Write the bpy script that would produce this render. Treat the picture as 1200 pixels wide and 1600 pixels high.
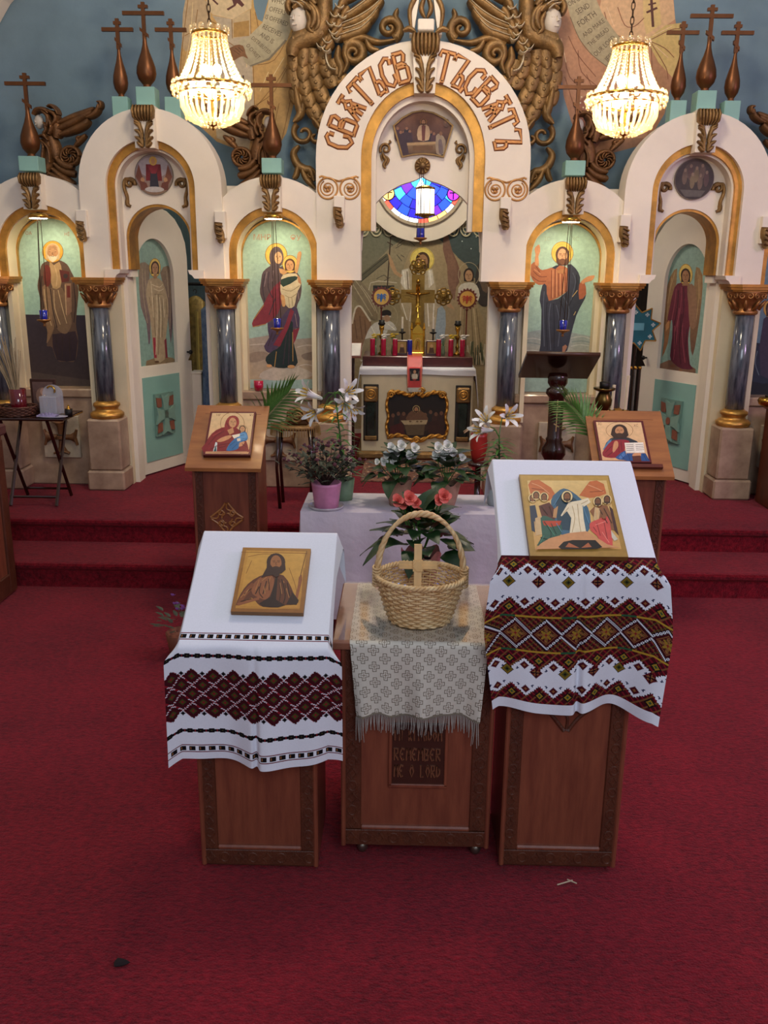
import bpy, math, random
import numpy as np
from mathutils import Vector, Matrix
random.seed(7)
sc = bpy.context.scene
for o in list(bpy.data.objects): bpy.data.objects.remove(o)
COL = sc.collection
PI = math.pi
# ------------------------------------------------------------------ camera
F_PX = 1380.0; PITCH = math.radians(15.2); YAW = math.radians(1.1); ROLL = math.radians(.6)
CAM = np.array([-.11, 0, 1.8])
fw = np.array([-math.sin(YAW)*math.cos(PITCH), math.cos(YAW)*math.cos(PITCH), -math.sin(PITCH)])
rt = np.cross(fw, [0, 0, 1]); rt /= np.linalg.norm(rt); upv = np.cross(rt, fw)
RT = rt*math.cos(ROLL)+upv*math.sin(ROLL); UP = upv*math.cos(ROLL)-rt*math.sin(ROLL)
cd = bpy.data.cameras.new('camera'); cam = bpy.data.objects.new('camera', cd); COL.objects.link(cam)
cd.sensor_fit = 'VERTICAL'; cd.sensor_height = 36; cd.lens = F_PX/1600*36; cd.clip_end = 100
cam.matrix_world = Matrix(((RT[0], UP[0], -fw[0], CAM[0]), (RT[1], UP[1], -fw[1], CAM[1]), (RT[2], UP[2], -fw[2], CAM[2]), (0, 0, 0, 1)))
sc.camera = cam
# ------------------------------------------------------------------ light and exposure
sc.view_settings.view_transform = 'Standard'; sc.view_settings.look = 'None'
sc.view_settings.exposure = 0.30; sc.view_settings.gamma = 1; sc.view_settings.use_curve_mapping = False
w = bpy.data.worlds.new('world'); sc.world = w; w.use_nodes = True
w.node_tree.nodes['Background'].inputs[0].default_value = (.62, .66, .78, 1)
w.node_tree.nodes['Background'].inputs[1].default_value = .40
def area_light(name, loc, target, sx, sy, power, col):
    l = bpy.data.lights.new(name, 'AREA'); l.shape = 'RECTANGLE'; l.size = sx; l.size_y = sy; l.energy = power; l.color = col
    o = bpy.data.objects.new(name, l); COL.objects.link(o); o.location = loc
    o.rotation_euler = (Vector(target)-Vector(loc)).to_track_quat('-Z', 'Y').to_euler(); return o
area_light('nave_window_light', (1.2, -3.0, 4.2), (0, 4.2, .8), 3.2, 2.4, 112, (.78, .87, 1.0))
area_light('choir_window_light', (4.36, 2.9, 2.6), (1.4, 2.9, 0), 1.0, 1.5, 80, (.90, .58, 1.0))
pl_ = bpy.data.lights.new('screen_fill_light', 'POINT'); pl_.energy = 150; pl_.color = (1, .84, .64); pl_.shadow_soft_size = .35  # added warm fill, no visible fixture, lifts the icon screen
po_ = bpy.data.objects.new('screen_fill_light', pl_); COL.objects.link(po_); po_.location = (0, 3.9, 4.6)
# ------------------------------------------------------------------ helpers
def s2l(c): return c/12.92 if c <= .04045 else ((c+.055)/1.055)**2.4
def hx(h):
    h = h.lstrip('#'); return tuple(s2l(int(h[i:i+2], 16)/255) for i in (0, 2, 4))
def ray(px, py): return fw+RT*(px-600)/F_PX+UP*(800-py)/F_PX
def atY(px, py, Y): d = ray(px, py); return CAM+d*(Y-CAM[1])/d[1]
def atZ(px, py, Z): d = ray(px, py); return CAM+d*(Z-CAM[2])/d[2]
MATS = {}
def mat(name, col, rough=.6, metal=0., var=.12, scale=12., bump=0., bscale=60., col2=None, stretch=(1, 1, 1), spec=.5, coat=0., trans=0.):
    if name in MATS: return MATS[name]
    m = bpy.data.materials.new(name); m.use_nodes = True; nt = m.node_tree; b = nt.nodes['Principled BSDF']
    c = hx(col) if isinstance(col, str) else col
    tc = nt.nodes.new('ShaderNodeTexCoord'); mp = nt.nodes.new('ShaderNodeMapping'); mp.inputs['Scale'].default_value = stretch
    nt.links.new(tc.outputs['Object'], mp.inputs[0])
    n = nt.nodes.new('ShaderNodeTexNoise'); n.inputs['Scale'].default_value = scale; n.inputs['Detail'].default_value = 6; n.inputs['Roughness'].default_value = .6
    nt.links.new(mp.outputs[0], n.inputs['Vector'])
    r = nt.nodes.new('ShaderNodeValToRGB'); e = r.color_ramp.elements
    c2 = hx(col2) if col2 else tuple(min(1, x*(1+var)) for x in c); c1 = c if col2 else tuple(x*(1-var) for x in c)
    e[0].position = .32; e[1].position = .68; e[0].color = (*c1, 1); e[1].color = (*c2, 1)
    nt.links.new(n.outputs['Fac'], r.inputs[0]); nt.links.new(r.outputs[0], b.inputs['Base Color'])
    b.inputs['Roughness'].default_value = rough; b.inputs['Metallic'].default_value = metal
    b.inputs['Specular IOR Level'].default_value = spec; b.inputs['Coat Weight'].default_value = coat; b.inputs['Coat Roughness'].default_value = .08
    b.inputs['Transmission Weight'].default_value = trans
    if bump:
        n2 = nt.nodes.new('ShaderNodeTexNoise'); n2.inputs['Scale'].default_value = bscale; n2.inputs['Detail'].default_value = 4
        nt.links.new(mp.outputs[0], n2.inputs['Vector'])
        bp = nt.nodes.new('ShaderNodeBump'); bp.inputs['Strength'].default_value = bump; bp.inputs['Distance'].default_value = .01
        nt.links.new(n2.outputs['Fac'], bp.inputs['Height']); nt.links.new(bp.outputs[0], b.inputs['Normal'])
    MATS[name] = m; return m
def emit_mat(name, col, strength):
    if name in MATS: return MATS[name]
    m = bpy.data.materials.new(name); m.use_nodes = True; nt = m.node_tree; b = nt.nodes['Principled BSDF']
    c = hx(col) if isinstance(col, str) else col
    b.inputs['Base Color'].default_value = (*c, 1); b.inputs['Emission Color'].default_value = (*c, 1); b.inputs['Emission Strength'].default_value = strength
    MATS[name] = m; return m
def vcol_mat(name, rough=.6, var=.15, scale=45., bump=.0, bscale=300., spec=.4, coat=0.):
    if name in MATS: return MATS[name]
    m = bpy.data.materials.new(name); m.use_nodes = True; nt = m.node_tree; b = nt.nodes['Principled BSDF']
    a = nt.nodes.new('ShaderNodeAttribute'); a.attribute_name = 'Col'
    tc = nt.nodes.new('ShaderNodeTexCoord'); n = nt.nodes.new('ShaderNodeTexNoise'); n.inputs['Scale'].default_value = scale; n.inputs['Detail'].default_value = 5
    nt.links.new(tc.outputs['Object'], n.inputs['Vector'])
    mr = nt.nodes.new('ShaderNodeMapRange'); mr.inputs['To Min'].default_value = 1-2*var; mr.inputs['To Max'].default_value = 1+2*var
    nt.links.new(n.outputs['Fac'], mr.inputs['Value'])
    mx = nt.nodes.new('ShaderNodeVectorMath'); mx.operation = 'SCALE'
    nt.links.new(a.outputs['Color'], mx.inputs[0]); nt.links.new(mr.outputs[0], mx.inputs['Scale']); nt.links.new(mx.outputs[0], b.inputs['Base Color'])
    b.inputs['Roughness'].default_value = rough; b.inputs['Specular IOR Level'].default_value = spec; b.inputs['Coat Weight'].default_value = coat; b.inputs['Coat Roughness'].default_value = .15
    if bump:
        n2 = nt.nodes.new('ShaderNodeTexNoise'); n2.inputs['Scale'].default_value = bscale
        nt.links.new(tc.outputs['Object'], n2.inputs['Vector'])
        bp = nt.nodes.new('ShaderNodeBump'); bp.inputs['Strength'].default_value = bump; bp.inputs['Distance'].default_value = .002
        nt.links.new(n2.outputs['Fac'], bp.inputs['Height']); nt.links.new(bp.outputs[0], b.inputs['Normal'])
    MATS[name] = m; return m

ORG = {}
def tag(o, label=None, cat=None, group=None, kind=None):
    if label: o['label'] = label
    if cat: o['category'] = cat
    if group: o['group'] = group
    if kind: o['kind'] = kind
    return o
def thing(name, loc, label, cat, group=None, rz=0.):
    o = bpy.data.objects.new(name, None); COL.objects.link(o); o.location = loc; o.rotation_euler.z = rz
    o.empty_display_size = .05; ORG[o] = Vector(loc); return tag(o, label, cat, group)
class MB:
    def __init__(s): s.v = []; s.f = []; s.c = []; s.hascol = False
    def add(s, vs, fs, col=None):
        k = len(s.v); s.v += [tuple(map(float, p)) for p in vs]
        for f in fs: s.f.append(tuple(i+k for i in f)); s.c.append(col)
        if col is not None: s.hascol = True
        return s
    def box(s, x0, x1, y0, y1, z0, z1, col=None):
        vs = [(x, y, z) for z in (z0, z1) for y in (y0, y1) for x in (x0, x1)]
        return s.add(vs, [(0, 2, 3, 1), (4, 5, 7, 6), (0, 1, 5, 4), (2, 6, 7, 3), (0, 4, 6, 2), (1, 3, 7, 5)], col)
    def bbox(s, x0, x1, y0, y1, z0, z1, b=.006):   # box with chamfered edges
        vs = []; idx = {}
        X = (x0, x1); Y = (y0, y1); Z = (z0, z1); sg = (1, -1)
        for i in (0, 1):
            for j in (0, 1):
                for k in (0, 1):
                    for a in range(3):
                        d = [b*sg[i], b*sg[j], b*sg[k]]; d[a] = 0
                        idx[i, j, k, a] = len(vs); vs.append((X[i]+d[0], Y[j]+d[1], Z[k]+d[2]))
        fs = []
        for i in (0, 1):
            fs.append([idx[i, 0, 0, 0], idx[i, 1, 0, 0], idx[i, 1, 1, 0], idx[i, 0, 1, 0]])
            fs.append([idx[0, i, 0, 1], idx[1, i, 0, 1], idx[1, i, 1, 1], idx[0, i, 1, 1]])
            fs.append([idx[0, 0, i, 2], idx[1, 0, i, 2], idx[1, 1, i, 2], idx[0, 1, i, 2]])
            for j in (0, 1):
                fs.append([idx[0, i, j, 1], idx[1, i, j, 1], idx[1, i, j, 2], idx[0, i, j, 2]])
                fs.append([idx[i, 0, j, 0], idx[i, 1, j, 0], idx[i, 1, j, 2], idx[i, 0, j, 2]])
                fs.append([idx[i, j, 0, 0], idx[i, j, 1, 0], idx[i, j, 1, 1], idx[i, j, 0, 1]])
                for k in (0, 1): fs.append([idx[i, j, k, 0], idx[i, j, k, 1], idx[i, j, k, 2]])
        return s.add(vs, fs)
    def tube(s, pts, rad, n=8, closed=False, cap=True):
        pts = [Vector(p) for p in pts]; m = len(pts)
        rad = [rad]*m if not hasattr(rad, '__len__') else rad
        t0 = (pts[1]-pts[0]).normalized(); u = t0.orthogonal().normalized(); vs = []
        for i, p in enumerate(pts):
            if closed: t = (pts[(i+1) % m]-pts[i-1]).normalized()
            else: t = (pts[min(i+1, m-1)]-pts[max(i-1, 0)]).normalized()
            u = (u-t*u.dot(t)); u = u.normalized() if u.length > 1e-6 else t.orthogonal().normalized()
            b = t.cross(u)
            for k in range(n):
                a = 2*PI*k/n; vs.append(p+(u*math.cos(a)+b*math.sin(a))*rad[i])
        fs = []
        for i in range(m if closed else m-1):
            j = (i+1) % m
            for k in range(n): fs.append((i*n+k, i*n+(k+1) % n, j*n+(k+1) % n, j*n+k))
        if cap and not closed: fs += [tuple(range(n))[::-1], tuple((m-1)*n+k for k in range(n))]
        return s.add(vs, fs)
    def lathe(s, prof, c=(0, 0, 0), n=20, sx=1., sy=1., a0=0., flute=0., nf=0, cap=True):
        vs = []
        for r, z in prof:
            for k in range(n):
                a = a0+2*PI*k/n; rr = r*(1+flute*math.cos(nf*a)) if nf else r
                vs.append((c[0]+rr*math.cos(a)*sx, c[1]+rr*math.sin(a)*sy, c[2]+z))
        m = len(prof); fs = [(i*n+k, i*n+(k+1) % n, (i+1)*n+(k+1) % n, (i+1)*n+k) for i in range(m-1) for k in range(n)]
        if cap: fs += [tuple(range(n))[::-1], tuple((m-1)*n+k for k in range(n))]
        return s.add(vs, fs)
    def ball(s, c, r, n=8, m=6, sc3=(1, 1, 1)):
        return s.lathe([(r*math.sin(PI*max(.02, min(.98, i/m)))*1, -r*math.cos(PI*i/m)*sc3[2]) for i in range(m+1)], c, n, sc3[0], sc3[1])
    def prism(s, poly, y0, y1, col=None):     # polygon in XZ extruded along Y
        n = len(poly); vs = [(x, y0, z) for x, z in poly]+[(x, y1, z) for x, z in poly]
        return s.add(vs, [tuple(range(n)), tuple(range(2*n-1, n-1, -1))]+[(i, i+n, (i+1) % n+n, (i+1) % n) for i in range(n)], col)
    def band(s, A, B, y0, y1, closed=False):   # solid between two equal-length XZ curves
        n = len(A); vs = [(x, y0, z) for x, z in A]+[(x, y0, z) for x, z in B]+[(x, y1, z) for x, z in A]+[(x, y1, z) for x, z in B]
        fs = []
        for i in range(n if closed else n-1):
            j = (i+1) % n
            fs += [(i, j, n+j, n+i), (2*n+i, 3*n+i, 3*n+j, 2*n+j), (i, 2*n+i, 2*n+j, j), (n+i, n+j, 3*n+j, 3*n+i)]
        if not closed: fs += [(0, n, 3*n, 2*n), (n-1, 3*n-1, 4*n-1, 2*n-1)]
        return s.add(vs, fs)
    def relief(s, pts, wid, h, y0, n=6, mir=None, back=.0):   # half-round carved strip on an XZ wall, proud towards -Y
        m = len(pts); P = [np.array(p, float) for p in pts]
        wid = [wid]*m if not hasattr(wid, '__len__') else wid
        h = [h]*m if not hasattr(h, '__len__') else h
        vs = []
        for i in range(m):
            t = P[min(i+1, m-1)]-P[max(i-1, 0)]; t = t/(np.linalg.norm(t)+1e-9); nn = np.array([-t[1], t[0]])
            for k in range(n+1):
                a = PI*k/n; q = P[i]+nn*wid[i]*math.cos(a); vs.append((q[0], y0-h[i]*math.sin(a)+(back if k in (0, n) else 0), q[1]))
        fs = [(i*(n+1)+k, i*(n+1)+k+1, (i+1)*(n+1)+k+1, (i+1)*(n+1)+k) for i in range(m-1) for k in range(n)]
        fs += [tuple(range(n+1)), tuple((m-1)*(n+1)+k for k in range(n+1))[::-1]]
        if mir is not None: vs = [(2*mir-x, y, z) for x, y, z in vs]; fs = [f[::-1] for f in fs]
        return s.add(vs, fs)
    def build(s, name, m, parent=None, smooth=False, local=False, origin=None):
        v = np.array(s.v, float)
        if parent is not None and not local: o0 = np.array(ORG[parent]); 
        elif parent is not None: o0 = np.zeros(3)
        else:
            o0 = np.array(origin) if origin is not None else np.array([(v[:, 0].min()+v[:, 0].max())/2, (v[:, 1].min()+v[:, 1].max())/2, v[:, 2].min()])
        me = bpy.data.meshes.new(name); me.from_pydata((v-o0).tolist(), [], s.f); me.validate(clean_customdata=False)
        if s.hascol and len(me.polygons) == len(s.f):
            at = me.color_attributes.new('Col', 'FLOAT_COLOR', 'CORNER'); data = np.ones((len(me.loops), 4), np.float32); k = 0
            for f, c in zip(s.f, s.c):
                n = len(f)
                if c is None: c = (.5, .5, .5)
                data[k:k+n, :3] = c; k += n
            at.data.foreach_set('color', data.ravel())
        if smooth:
            me.polygons.foreach_set('use_smooth', [True]*len(me.polygons))
            if smooth == 2: me.set_sharp_from_angle(angle=math.radians(40))
        me.materials.append(m)
        o = bpy.data.objects.new(name, me); COL.objects.link(o)
        if parent is not None: o.parent = parent; ORG[o] = Vector(o0) if not local else Vector((0, 0, 0))
        else: o.location = o0; ORG[o] = Vector(o0)
        return o
def dup(o, parent=None):
    c = o.copy(); COL.objects.link(c)
    if parent is not None: c.parent = parent
    for ch in list(o.children):
        if ch is not c: dup(ch, c)
    return c
def inst(src, name, parent, M):
    c = bpy.data.objects.new(name, src.data if hasattr(src, 'data') else src); COL.objects.link(c); c.parent = parent; c.matrix_local = M; return c
def arch(cx, zs, rx, rz, zb, n=24, e=1.0):
    L = [(cx-rx, zb+(zs-zb)*t) for t in (0, .5)]
    for i in range(n+1):
        a = PI-PI*i/n; ca, sa = math.cos(a), math.sin(a); L.append((cx+rx*ca, zs+rz*sa))
    return L+[(cx+rx, zb+(zs-zb)*t) for t in (.5, 0)]
def spiral(cx, cz, r0, r1, a0, a1, n=22): return [(cx+(r0+(r1-r0)*i/n)*math.cos(a0+(a1-a0)*i/n), cz+(r0+(r1-r0)*i/n)*math.sin(a0+(a1-a0)*i/n)) for i in range(n+1)]
def smooth_pts(P, k=4, closed=False):
    P = [np.array(p, float) for p in P]; n = len(P); R = []
    for i in range(n if closed else n-1):
        if closed: p0, p1, p2, p3 = P[i-1], P[i], P[(i+1) % n], P[(i+2) % n]
        else: p0, p1, p2, p3 = P[max(i-1, 0)], P[i], P[i+1], P[min(i+2, n-1)]
        for j in range(k):
            t = j/k; R.append(.5*((2*p1)+(-p0+p2)*t+(2*p0-5*p1+4*p2-p3)*t*t+(-p0+3*p1-3*p2+p3)*t**3))
    if not closed: R.append(P[-1])
    return [tuple(r) for r in R]
def taper(n, w, p=.6, b=.0): return [w*max(.05, abs(math.sin(PI*(b+(1-b)*(i+.3)/(n-.4))))**p) for i in range(n)]

class Paint:
    """flat picture on a plane: coloured shapes, layer over layer (0.4 mm each)"""
    def __init__(s, P0, n, crop=(0, 0, 1), dz=.00012):
        s.P0 = np.array(P0, float); s.n = np.array(n, float)/np.linalg.norm(n); s.cr = crop; s.k = 1; s.dz = dz; s.mb = MB()
    def w(s, x, y, off=0.):
        px = s.cr[0]+x/s.cr[2]; py = s.cr[1]+y/s.cr[2]; d = ray(px, py)
        return CAM+d*(np.dot(s.P0-CAM, s.n)/np.dot(d, s.n))+s.n*off
    def pts(s, a):
        if isinstance(a, str): return [tuple(map(float, q.split(','))) for q in a.split()]
        return a
    def poly(s, col, a, c2=None, sm=0, flat=False):
        P = s.pts(a); c = hx(col)
        if sm: P = smooth_pts(P, sm, True)
        col3 = c
        if c2:
            d = hx(c2); ys = [p[1] for p in P]; y0, y1 = min(ys), max(ys)
            col3 = [tuple(c[i]+(d[i]-c[i])*(p[1]-y0)/(y1-y0+1e-9) for i in range(3)) for p in P]
        s.mb.add([s.w(x, y, s.k*s.dz) for x, y in P], [tuple(range(len(P)))], col3); s.k += 0 if flat else 1
    def ell(s, col, cx, cy, rx, ry=None, n=20, rot=0., flat=False):
        ry = ry or rx; c, q = math.cos(rot), math.sin(rot)
        s.poly(col, [(cx+rx*math.cos(2*PI*i/n)*c-ry*math.sin(2*PI*i/n)*q, cy+rx*math.cos(2*PI*i/n)*q+ry*math.sin(2*PI*i/n)*c) for i in range(n)], flat=flat)
    def ring(s, col, cx, cy, r0, r1, ry=1., n=28):
        A = [(math.cos(2*PI*i/n), math.sin(2*PI*i/n)) for i in range(n)]
        vs = [s.w(cx+r0*a, cy+r0*b*ry, s.k*s.dz) for a, b in A]+[s.w(cx+r1*a, cy+r1*b*ry, s.k*s.dz) for a, b in A]
        s.mb.add(vs, [(i, (i+1) % n, n+(i+1) % n, n+i) for i in range(n)], hx(col)); s.k += 1
    def line(s, col, wd, a, sm=0, flat=False):
        P = [np.array(p) for p in (smooth_pts(s.pts(a), sm) if sm else s.pts(a))]; m = len(P); vs = []
        for i in range(m):
            t = P[min(i+1, m-1)]-P[max(i-1, 0)]; t = t/(np.linalg.norm(t)+1e-9); q = np.array([-t[1], t[0]])*wd/2
            for r in (P[i]+q, P[i]-q): vs.append(s.w(r[0], r[1], s.k*s.dz))
        s.mb.add(vs, [(2*i, 2*i+1, 2*i+3, 2*i+2) for i in range(m-1)], hx(col)); s.k += 0 if flat else 1
    def lines(s, col, wd, L, sm=4):
        for a in L: s.line(col, wd, a, sm, True)
        s.k += 1
    def head(s, cx, cy, rx, ry, skin='c99a6c', hair='4a3020', beard=None, hal=None, halr=0, veil=None, dark='5a3522', look=0):
        if hal: s.ell(hal, cx, cy-ry*.15, halr, halr*1.04, 28); s.ring('8a5a20', cx, cy-ry*.15, halr*.96, halr*1.0, 1.04)
        if hair: s.ell(veil or hair, cx, cy-ry*.18, rx*1.38, ry*1.15)
        if hair and not veil: s.poly(hair, [(cx-rx*1.3, cy-ry*.2), (cx+rx*1.3, cy-ry*.2), (cx+rx*1.25, cy+ry*.9), (cx-rx*1.25, cy+ry*.9)])
        s.ell(skin, cx, cy, rx, ry)
        if beard: s.poly(beard, [(cx-rx*.96, cy+ry*.22), (cx-rx*.62, cy+ry*.52), (cx, cy+ry*.36), (cx+rx*.62, cy+ry*.52), (cx+rx*.96, cy+ry*.22), (cx+rx*.7, cy+ry*.95), (cx, cy+ry*1.3), (cx-rx*.7, cy+ry*.95)])
        o = look*rx
        s.lines(dark, ry*.07, [[(cx-rx*.62+o, cy-ry*.13), (cx-rx*.2+o, cy-ry*.13)], [(cx+rx*.2+o, cy-ry*.13), (cx+rx*.62+o, cy-ry*.13)],
            [(cx-rx*.68+o, cy-ry*.28), (cx-rx*.15+o, cy-ry*.3)], [(cx+rx*.15+o, cy-ry*.3), (cx+rx*.68+o, cy-ry*.28)],
            [(cx+o*.9, cy-ry*.15), (cx-rx*.1+o, cy+ry*.2), (cx+rx*.12+o, cy+ry*.22)], [(cx-rx*.3+o, cy+ry*.45), (cx+rx*.3+o, cy+ry*.45)]], 0)
    def text(s, col, x, y, size, txt, ang=0., sxs=1., align='CENTER'):
        v, f = glyphs(txt, align); c, q = math.cos(ang), math.sin(ang)
        vs = [s.w(x+size*(sxs*a*c+b*q), y+size*(sxs*a*q-b*c), s.k*s.dz) for a, b in v]
        s.mb.add(vs, f, hx(col)); s.k += 1
    def build(s, name, parent, m=None, local=False): return s.mb.build(name, m or vcol_mat('painted_surface'), parent)
GC = {}
def glyphs(txt, align='CENTER'):
    if (txt, align) in GC: return GC[txt, align]
    cu = bpy.data.curves.new('t', 'FONT'); cu.body = txt; cu.align_x = align; cu.align_y = 'CENTER'; cu.resolution_u = 2
    o = bpy.data.objects.new('t', cu); COL.objects.link(o); bpy.context.view_layer.update()
    me = bpy.data.meshes.new_from_object(o.evaluated_get(bpy.context.evaluated_depsgraph_get()))
    v = [(p.co.x, p.co.y) for p in me.vertices]; f = [tuple(p.vertices) for p in me.polygons]
    bpy.data.objects.remove(o); bpy.data.curves.remove(cu); bpy.data.meshes.remove(me); GC[txt, align] = (v, f); return v, f
# ------------------------------------------------------------------ shared materials
WHITE = mat('cream_plaster', 'e6dac8', .7, var=.04, scale=4, bump=.05, bscale=40)
CREAM = mat('cream_paint', 'd8c8a4', .65, var=.05, scale=5)
GOLD = mat('gold_leaf', 'c8954a', .38, .75, var=.25, scale=18, bump=.15, bscale=70)
GOLDB = mat('bright_gilding', 'c08a3c', .42, .6, var=.35, scale=9, bump=.1, bscale=90)
OLDGOLD = mat('carved_old_gold', '84643a', .48, .5, var=.35, scale=14, bump=.35, bscale=90)
BRONZE = mat('bronze_paint', '6e4425', .40, .7, var=.2, scale=6)
BROWNGOLD = mat('brown_gilt_carving', '6f4a28', .5, .5, var=.35, scale=12, bump=.35, bscale=80)
COPPER = mat('coppery_gilding', 'a3703f', .42, .6, var=.25, scale=20, bump=.15, bscale=80)
TEAL = mat('pale_teal_paint', '86b0a4', .6, var=.05, scale=5)
MARBLE_B = mat('blue_grey_marble', '1f2530', .16, var=.3, scale=5, col2='767a80', stretch=(6, 6, .8), coat=.4)
MARBLE_T = mat('tan_marble', '8c715b', .35, var=.3, scale=7, col2='b89c80', coat=.2)
BRASS = mat('brass', 'b88a3a', .25, .95, var=.15, scale=10)
WOOD = mat('oak_brown_wood', '6b3728', .38, var=.3, scale=3.5, col2='864a34', stretch=(9, 9, 1.2), bump=.06, bscale=40, coat=.15)
WOODC = mat('carved_brown_wood', '4a2416', .45, var=.3, scale=5, col2='5d301d', stretch=(5, 5, 2), bump=.35, bscale=60)
HONEY = mat('honey_wood', '8a552c', .3, var=.25, scale=3, col2='a56b38', stretch=(1.5, 8, 8), coat=.3)
DARKWOOD = mat('dark_turned_wood', '2a120c', .22, var=.3, scale=6, coat=.5)
CLOTH = mat('white_cloth', 'd9d8dd', .85, var=.03, scale=8, bump=.12, bscale=500)
BLACK = mat('blackened_metal', '15110f', .5, .3)
CHAINM = mat('dark_chain', '3a2a1a', .4, .8)
BLUEG = mat('cobalt_glass', '0d1e9a', .08, var=.15, spec=.8, coat=.5)
REDG = mat('red_votive_glass', 'b0103a', .12, var=.15, coat=.6)
LEAF = mat('dark_leaf', '1f3a1a', .4, var=.35, scale=25, spec=.5)
LEAFL = mat('fresh_leaf', '3f6b2a', .42, var=.3, scale=25)
# ================================================================== setting
def carpet_mat():
    m = bpy.data.materials.new('crimson_carpet'); m.use_nodes = True; nt = m.node_tree; b = nt.nodes['Principled BSDF']
    tc = nt.nodes.new('ShaderNodeTexCoord')
    def noise(sc_, d, rough=.6):
        n = nt.nodes.new('ShaderNodeTexNoise'); n.inputs['Scale'].default_value = sc_; n.inputs['Detail'].default_value = d; n.inputs['Roughness'].default_value = rough
        nt.links.new(tc.outputs['Object'], n.inputs['Vector']); return n
    n1, n2, n3 = noise(2.2, 3), noise(42, 5, .75), noise(150, 3)
    mp = nt.nodes.new('ShaderNodeMapping'); mp.inputs['Scale'].default_value = (1, 2.2, 1); nt.links.new(tc.outputs['Object'], mp.inputs[0]); nt.links.new(mp.outputs[0], n2.inputs['Vector'])
    a = nt.nodes.new('ShaderNodeMath'); a.operation = 'MULTIPLY_ADD'; a.inputs[1].default_value = .35
    nt.links.new(n1.outputs['Fac'], a.inputs[0]); nt.links.new(n2.outputs['Fac'], a.inputs[2])
    r = nt.nodes.new('ShaderNodeValToRGB'); e = r.color_ramp.elements
    e[0].position = .50; e[1].position = .86; e[0].color = (*hx('4e0812'), 1); e[1].color = (*hx('981a28'), 1)
    nt.links.new(a.outputs[0], r.inputs[0]); nt.links.new(r.outputs[0], b.inputs['Base Color'])
    b.inputs['Roughness'].default_value = .95; b.inputs['Specular IOR Level'].default_value = .1
    b.inputs['Sheen Weight'].default_value = .25; b.inputs['Sheen Roughness'].default_value = .4; b.inputs['Sheen Tint'].default_value = (.9, .35, .4, 1)
    ad = nt.nodes.new('ShaderNodeMath'); nt.links.new(n2.outputs['Fac'], ad.inputs[0]); nt.links.new(n3.outputs['Fac'], ad.inputs[1])
    bp = nt.nodes.new('ShaderNodeBump'); bp.inputs['Strength'].default_value = .9; bp.inputs['Distance'].default_value = .012
    nt.links.new(ad.outputs[0], bp.inputs['Height']); nt.links.new(bp.outputs[0], b.inputs['Normal'])
    return m
CARPET = carpet_mat()
YW = 6.05; ZP = .30          # screen plane and platform height
def struct(name, mb, m, **k): return tag(mb.build(name, m, **k), kind='structure')
struct('floor', MB().box(-6, 6, -4, 5.3, -.1, 0), CARPET)
def step(name, y0, y1, z0, z1, x0=-4.4, x1=4.4):
    mb = MB(); r = .018
    prof = [(y0+.012, z0), (y0+.012, z1-.05), (y0-.004, z1-.035), (y0-.008, z1-r), (y0-.002, z1-.005), (y0+.012, z1), (y1, z1), (y1, z0)]
    n = len(prof); vs = [(x, y, z) for x in (x0, x1) for y, z in prof]
    mb.add(vs, [tuple(range(n)), tuple(range(2*n-1, n-1, -1))]+[(i, i+n, (i+1) % n+n, (i+1) % n) for i in range(n)])
    return struct(name, mb, CARPET)
step('carpeted_step', 4.83, 5.26, 0, .152)
step('carpeted_platform', 5.235, 10.2, 0, ZP)
BLUEW = mat('slate_blue_plaster', '6c828c', .8, var=.12, scale=3, bump=.05)
wb = struct('wall_back', MB().prism([(-4.4, 2.27), (-.62, 2.27), (-.62, 2.47), (.62, 2.47), (.62, 2.27), (4.4, 2.27), (4.4, 4.6), (-4.4, 4.6)], 6.42, 6.56), BLUEW)
sw = struct('wall_sanctuary', MB().box(-4.4, 4.4, 8.4, 8.5, ZP, 4.2), mat('sanctuary_cream', 'c9bfae', .8, var=.05))
struct('wall_left', MB().box(-4.5, -4.4, -4, 10.2, 0, 4.6), mat('side_plaster', 'c4b7a4', .8, var=.05))
struct('wall_right', MB().box(4.4, 4.5, -4, 10.2, 0, 4.6), MATS['side_plaster'])
struct('ceiling_sanctuary', MB().box(-4.4, 4.4, 6.56, 8.5, 3.2, 3.3), MATS['side_plaster'])
GREYW = mat('grey_partition', '8d8a84', .8, var=.06)
for i, x in enumerate((-1.28, 1.28)):
    struct('wall_partition_%s' % ('north', 'south')[i], MB().box(x-.04, x+.04, 7.4, 8.4, ZP, 3.2), GREYW)
# cream chancel arch springing over the blue wall at its far corner
mb = MB(); A = [(-2.62-.9*math.sin(t), 3.22+1.3*(1-math.cos(t))) for t in [i*PI/2/10 for i in range(11)]]
A = [(-2.86, 3.22), (-2.80, 3.36), (-2.72, 3.47), (-2.60, 3.58), (-2.45, 3.68)]
mb.band([(x-.6, z+.30) for x, z in A], A, 6.20, 6.41)
struct('trim_1', mb, WHITE)
# ================================================================== iconostasis
IC = thing('wall_iconostasis', (0, 6.15, ZP), 'tall white icon screen with gilded arches and round arcade across the sanctuary', None); IC['kind'] = 'structure'
def P(mb, name, m, parent=IC, smooth=False): return mb.build(name, m, parent, smooth)
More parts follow.
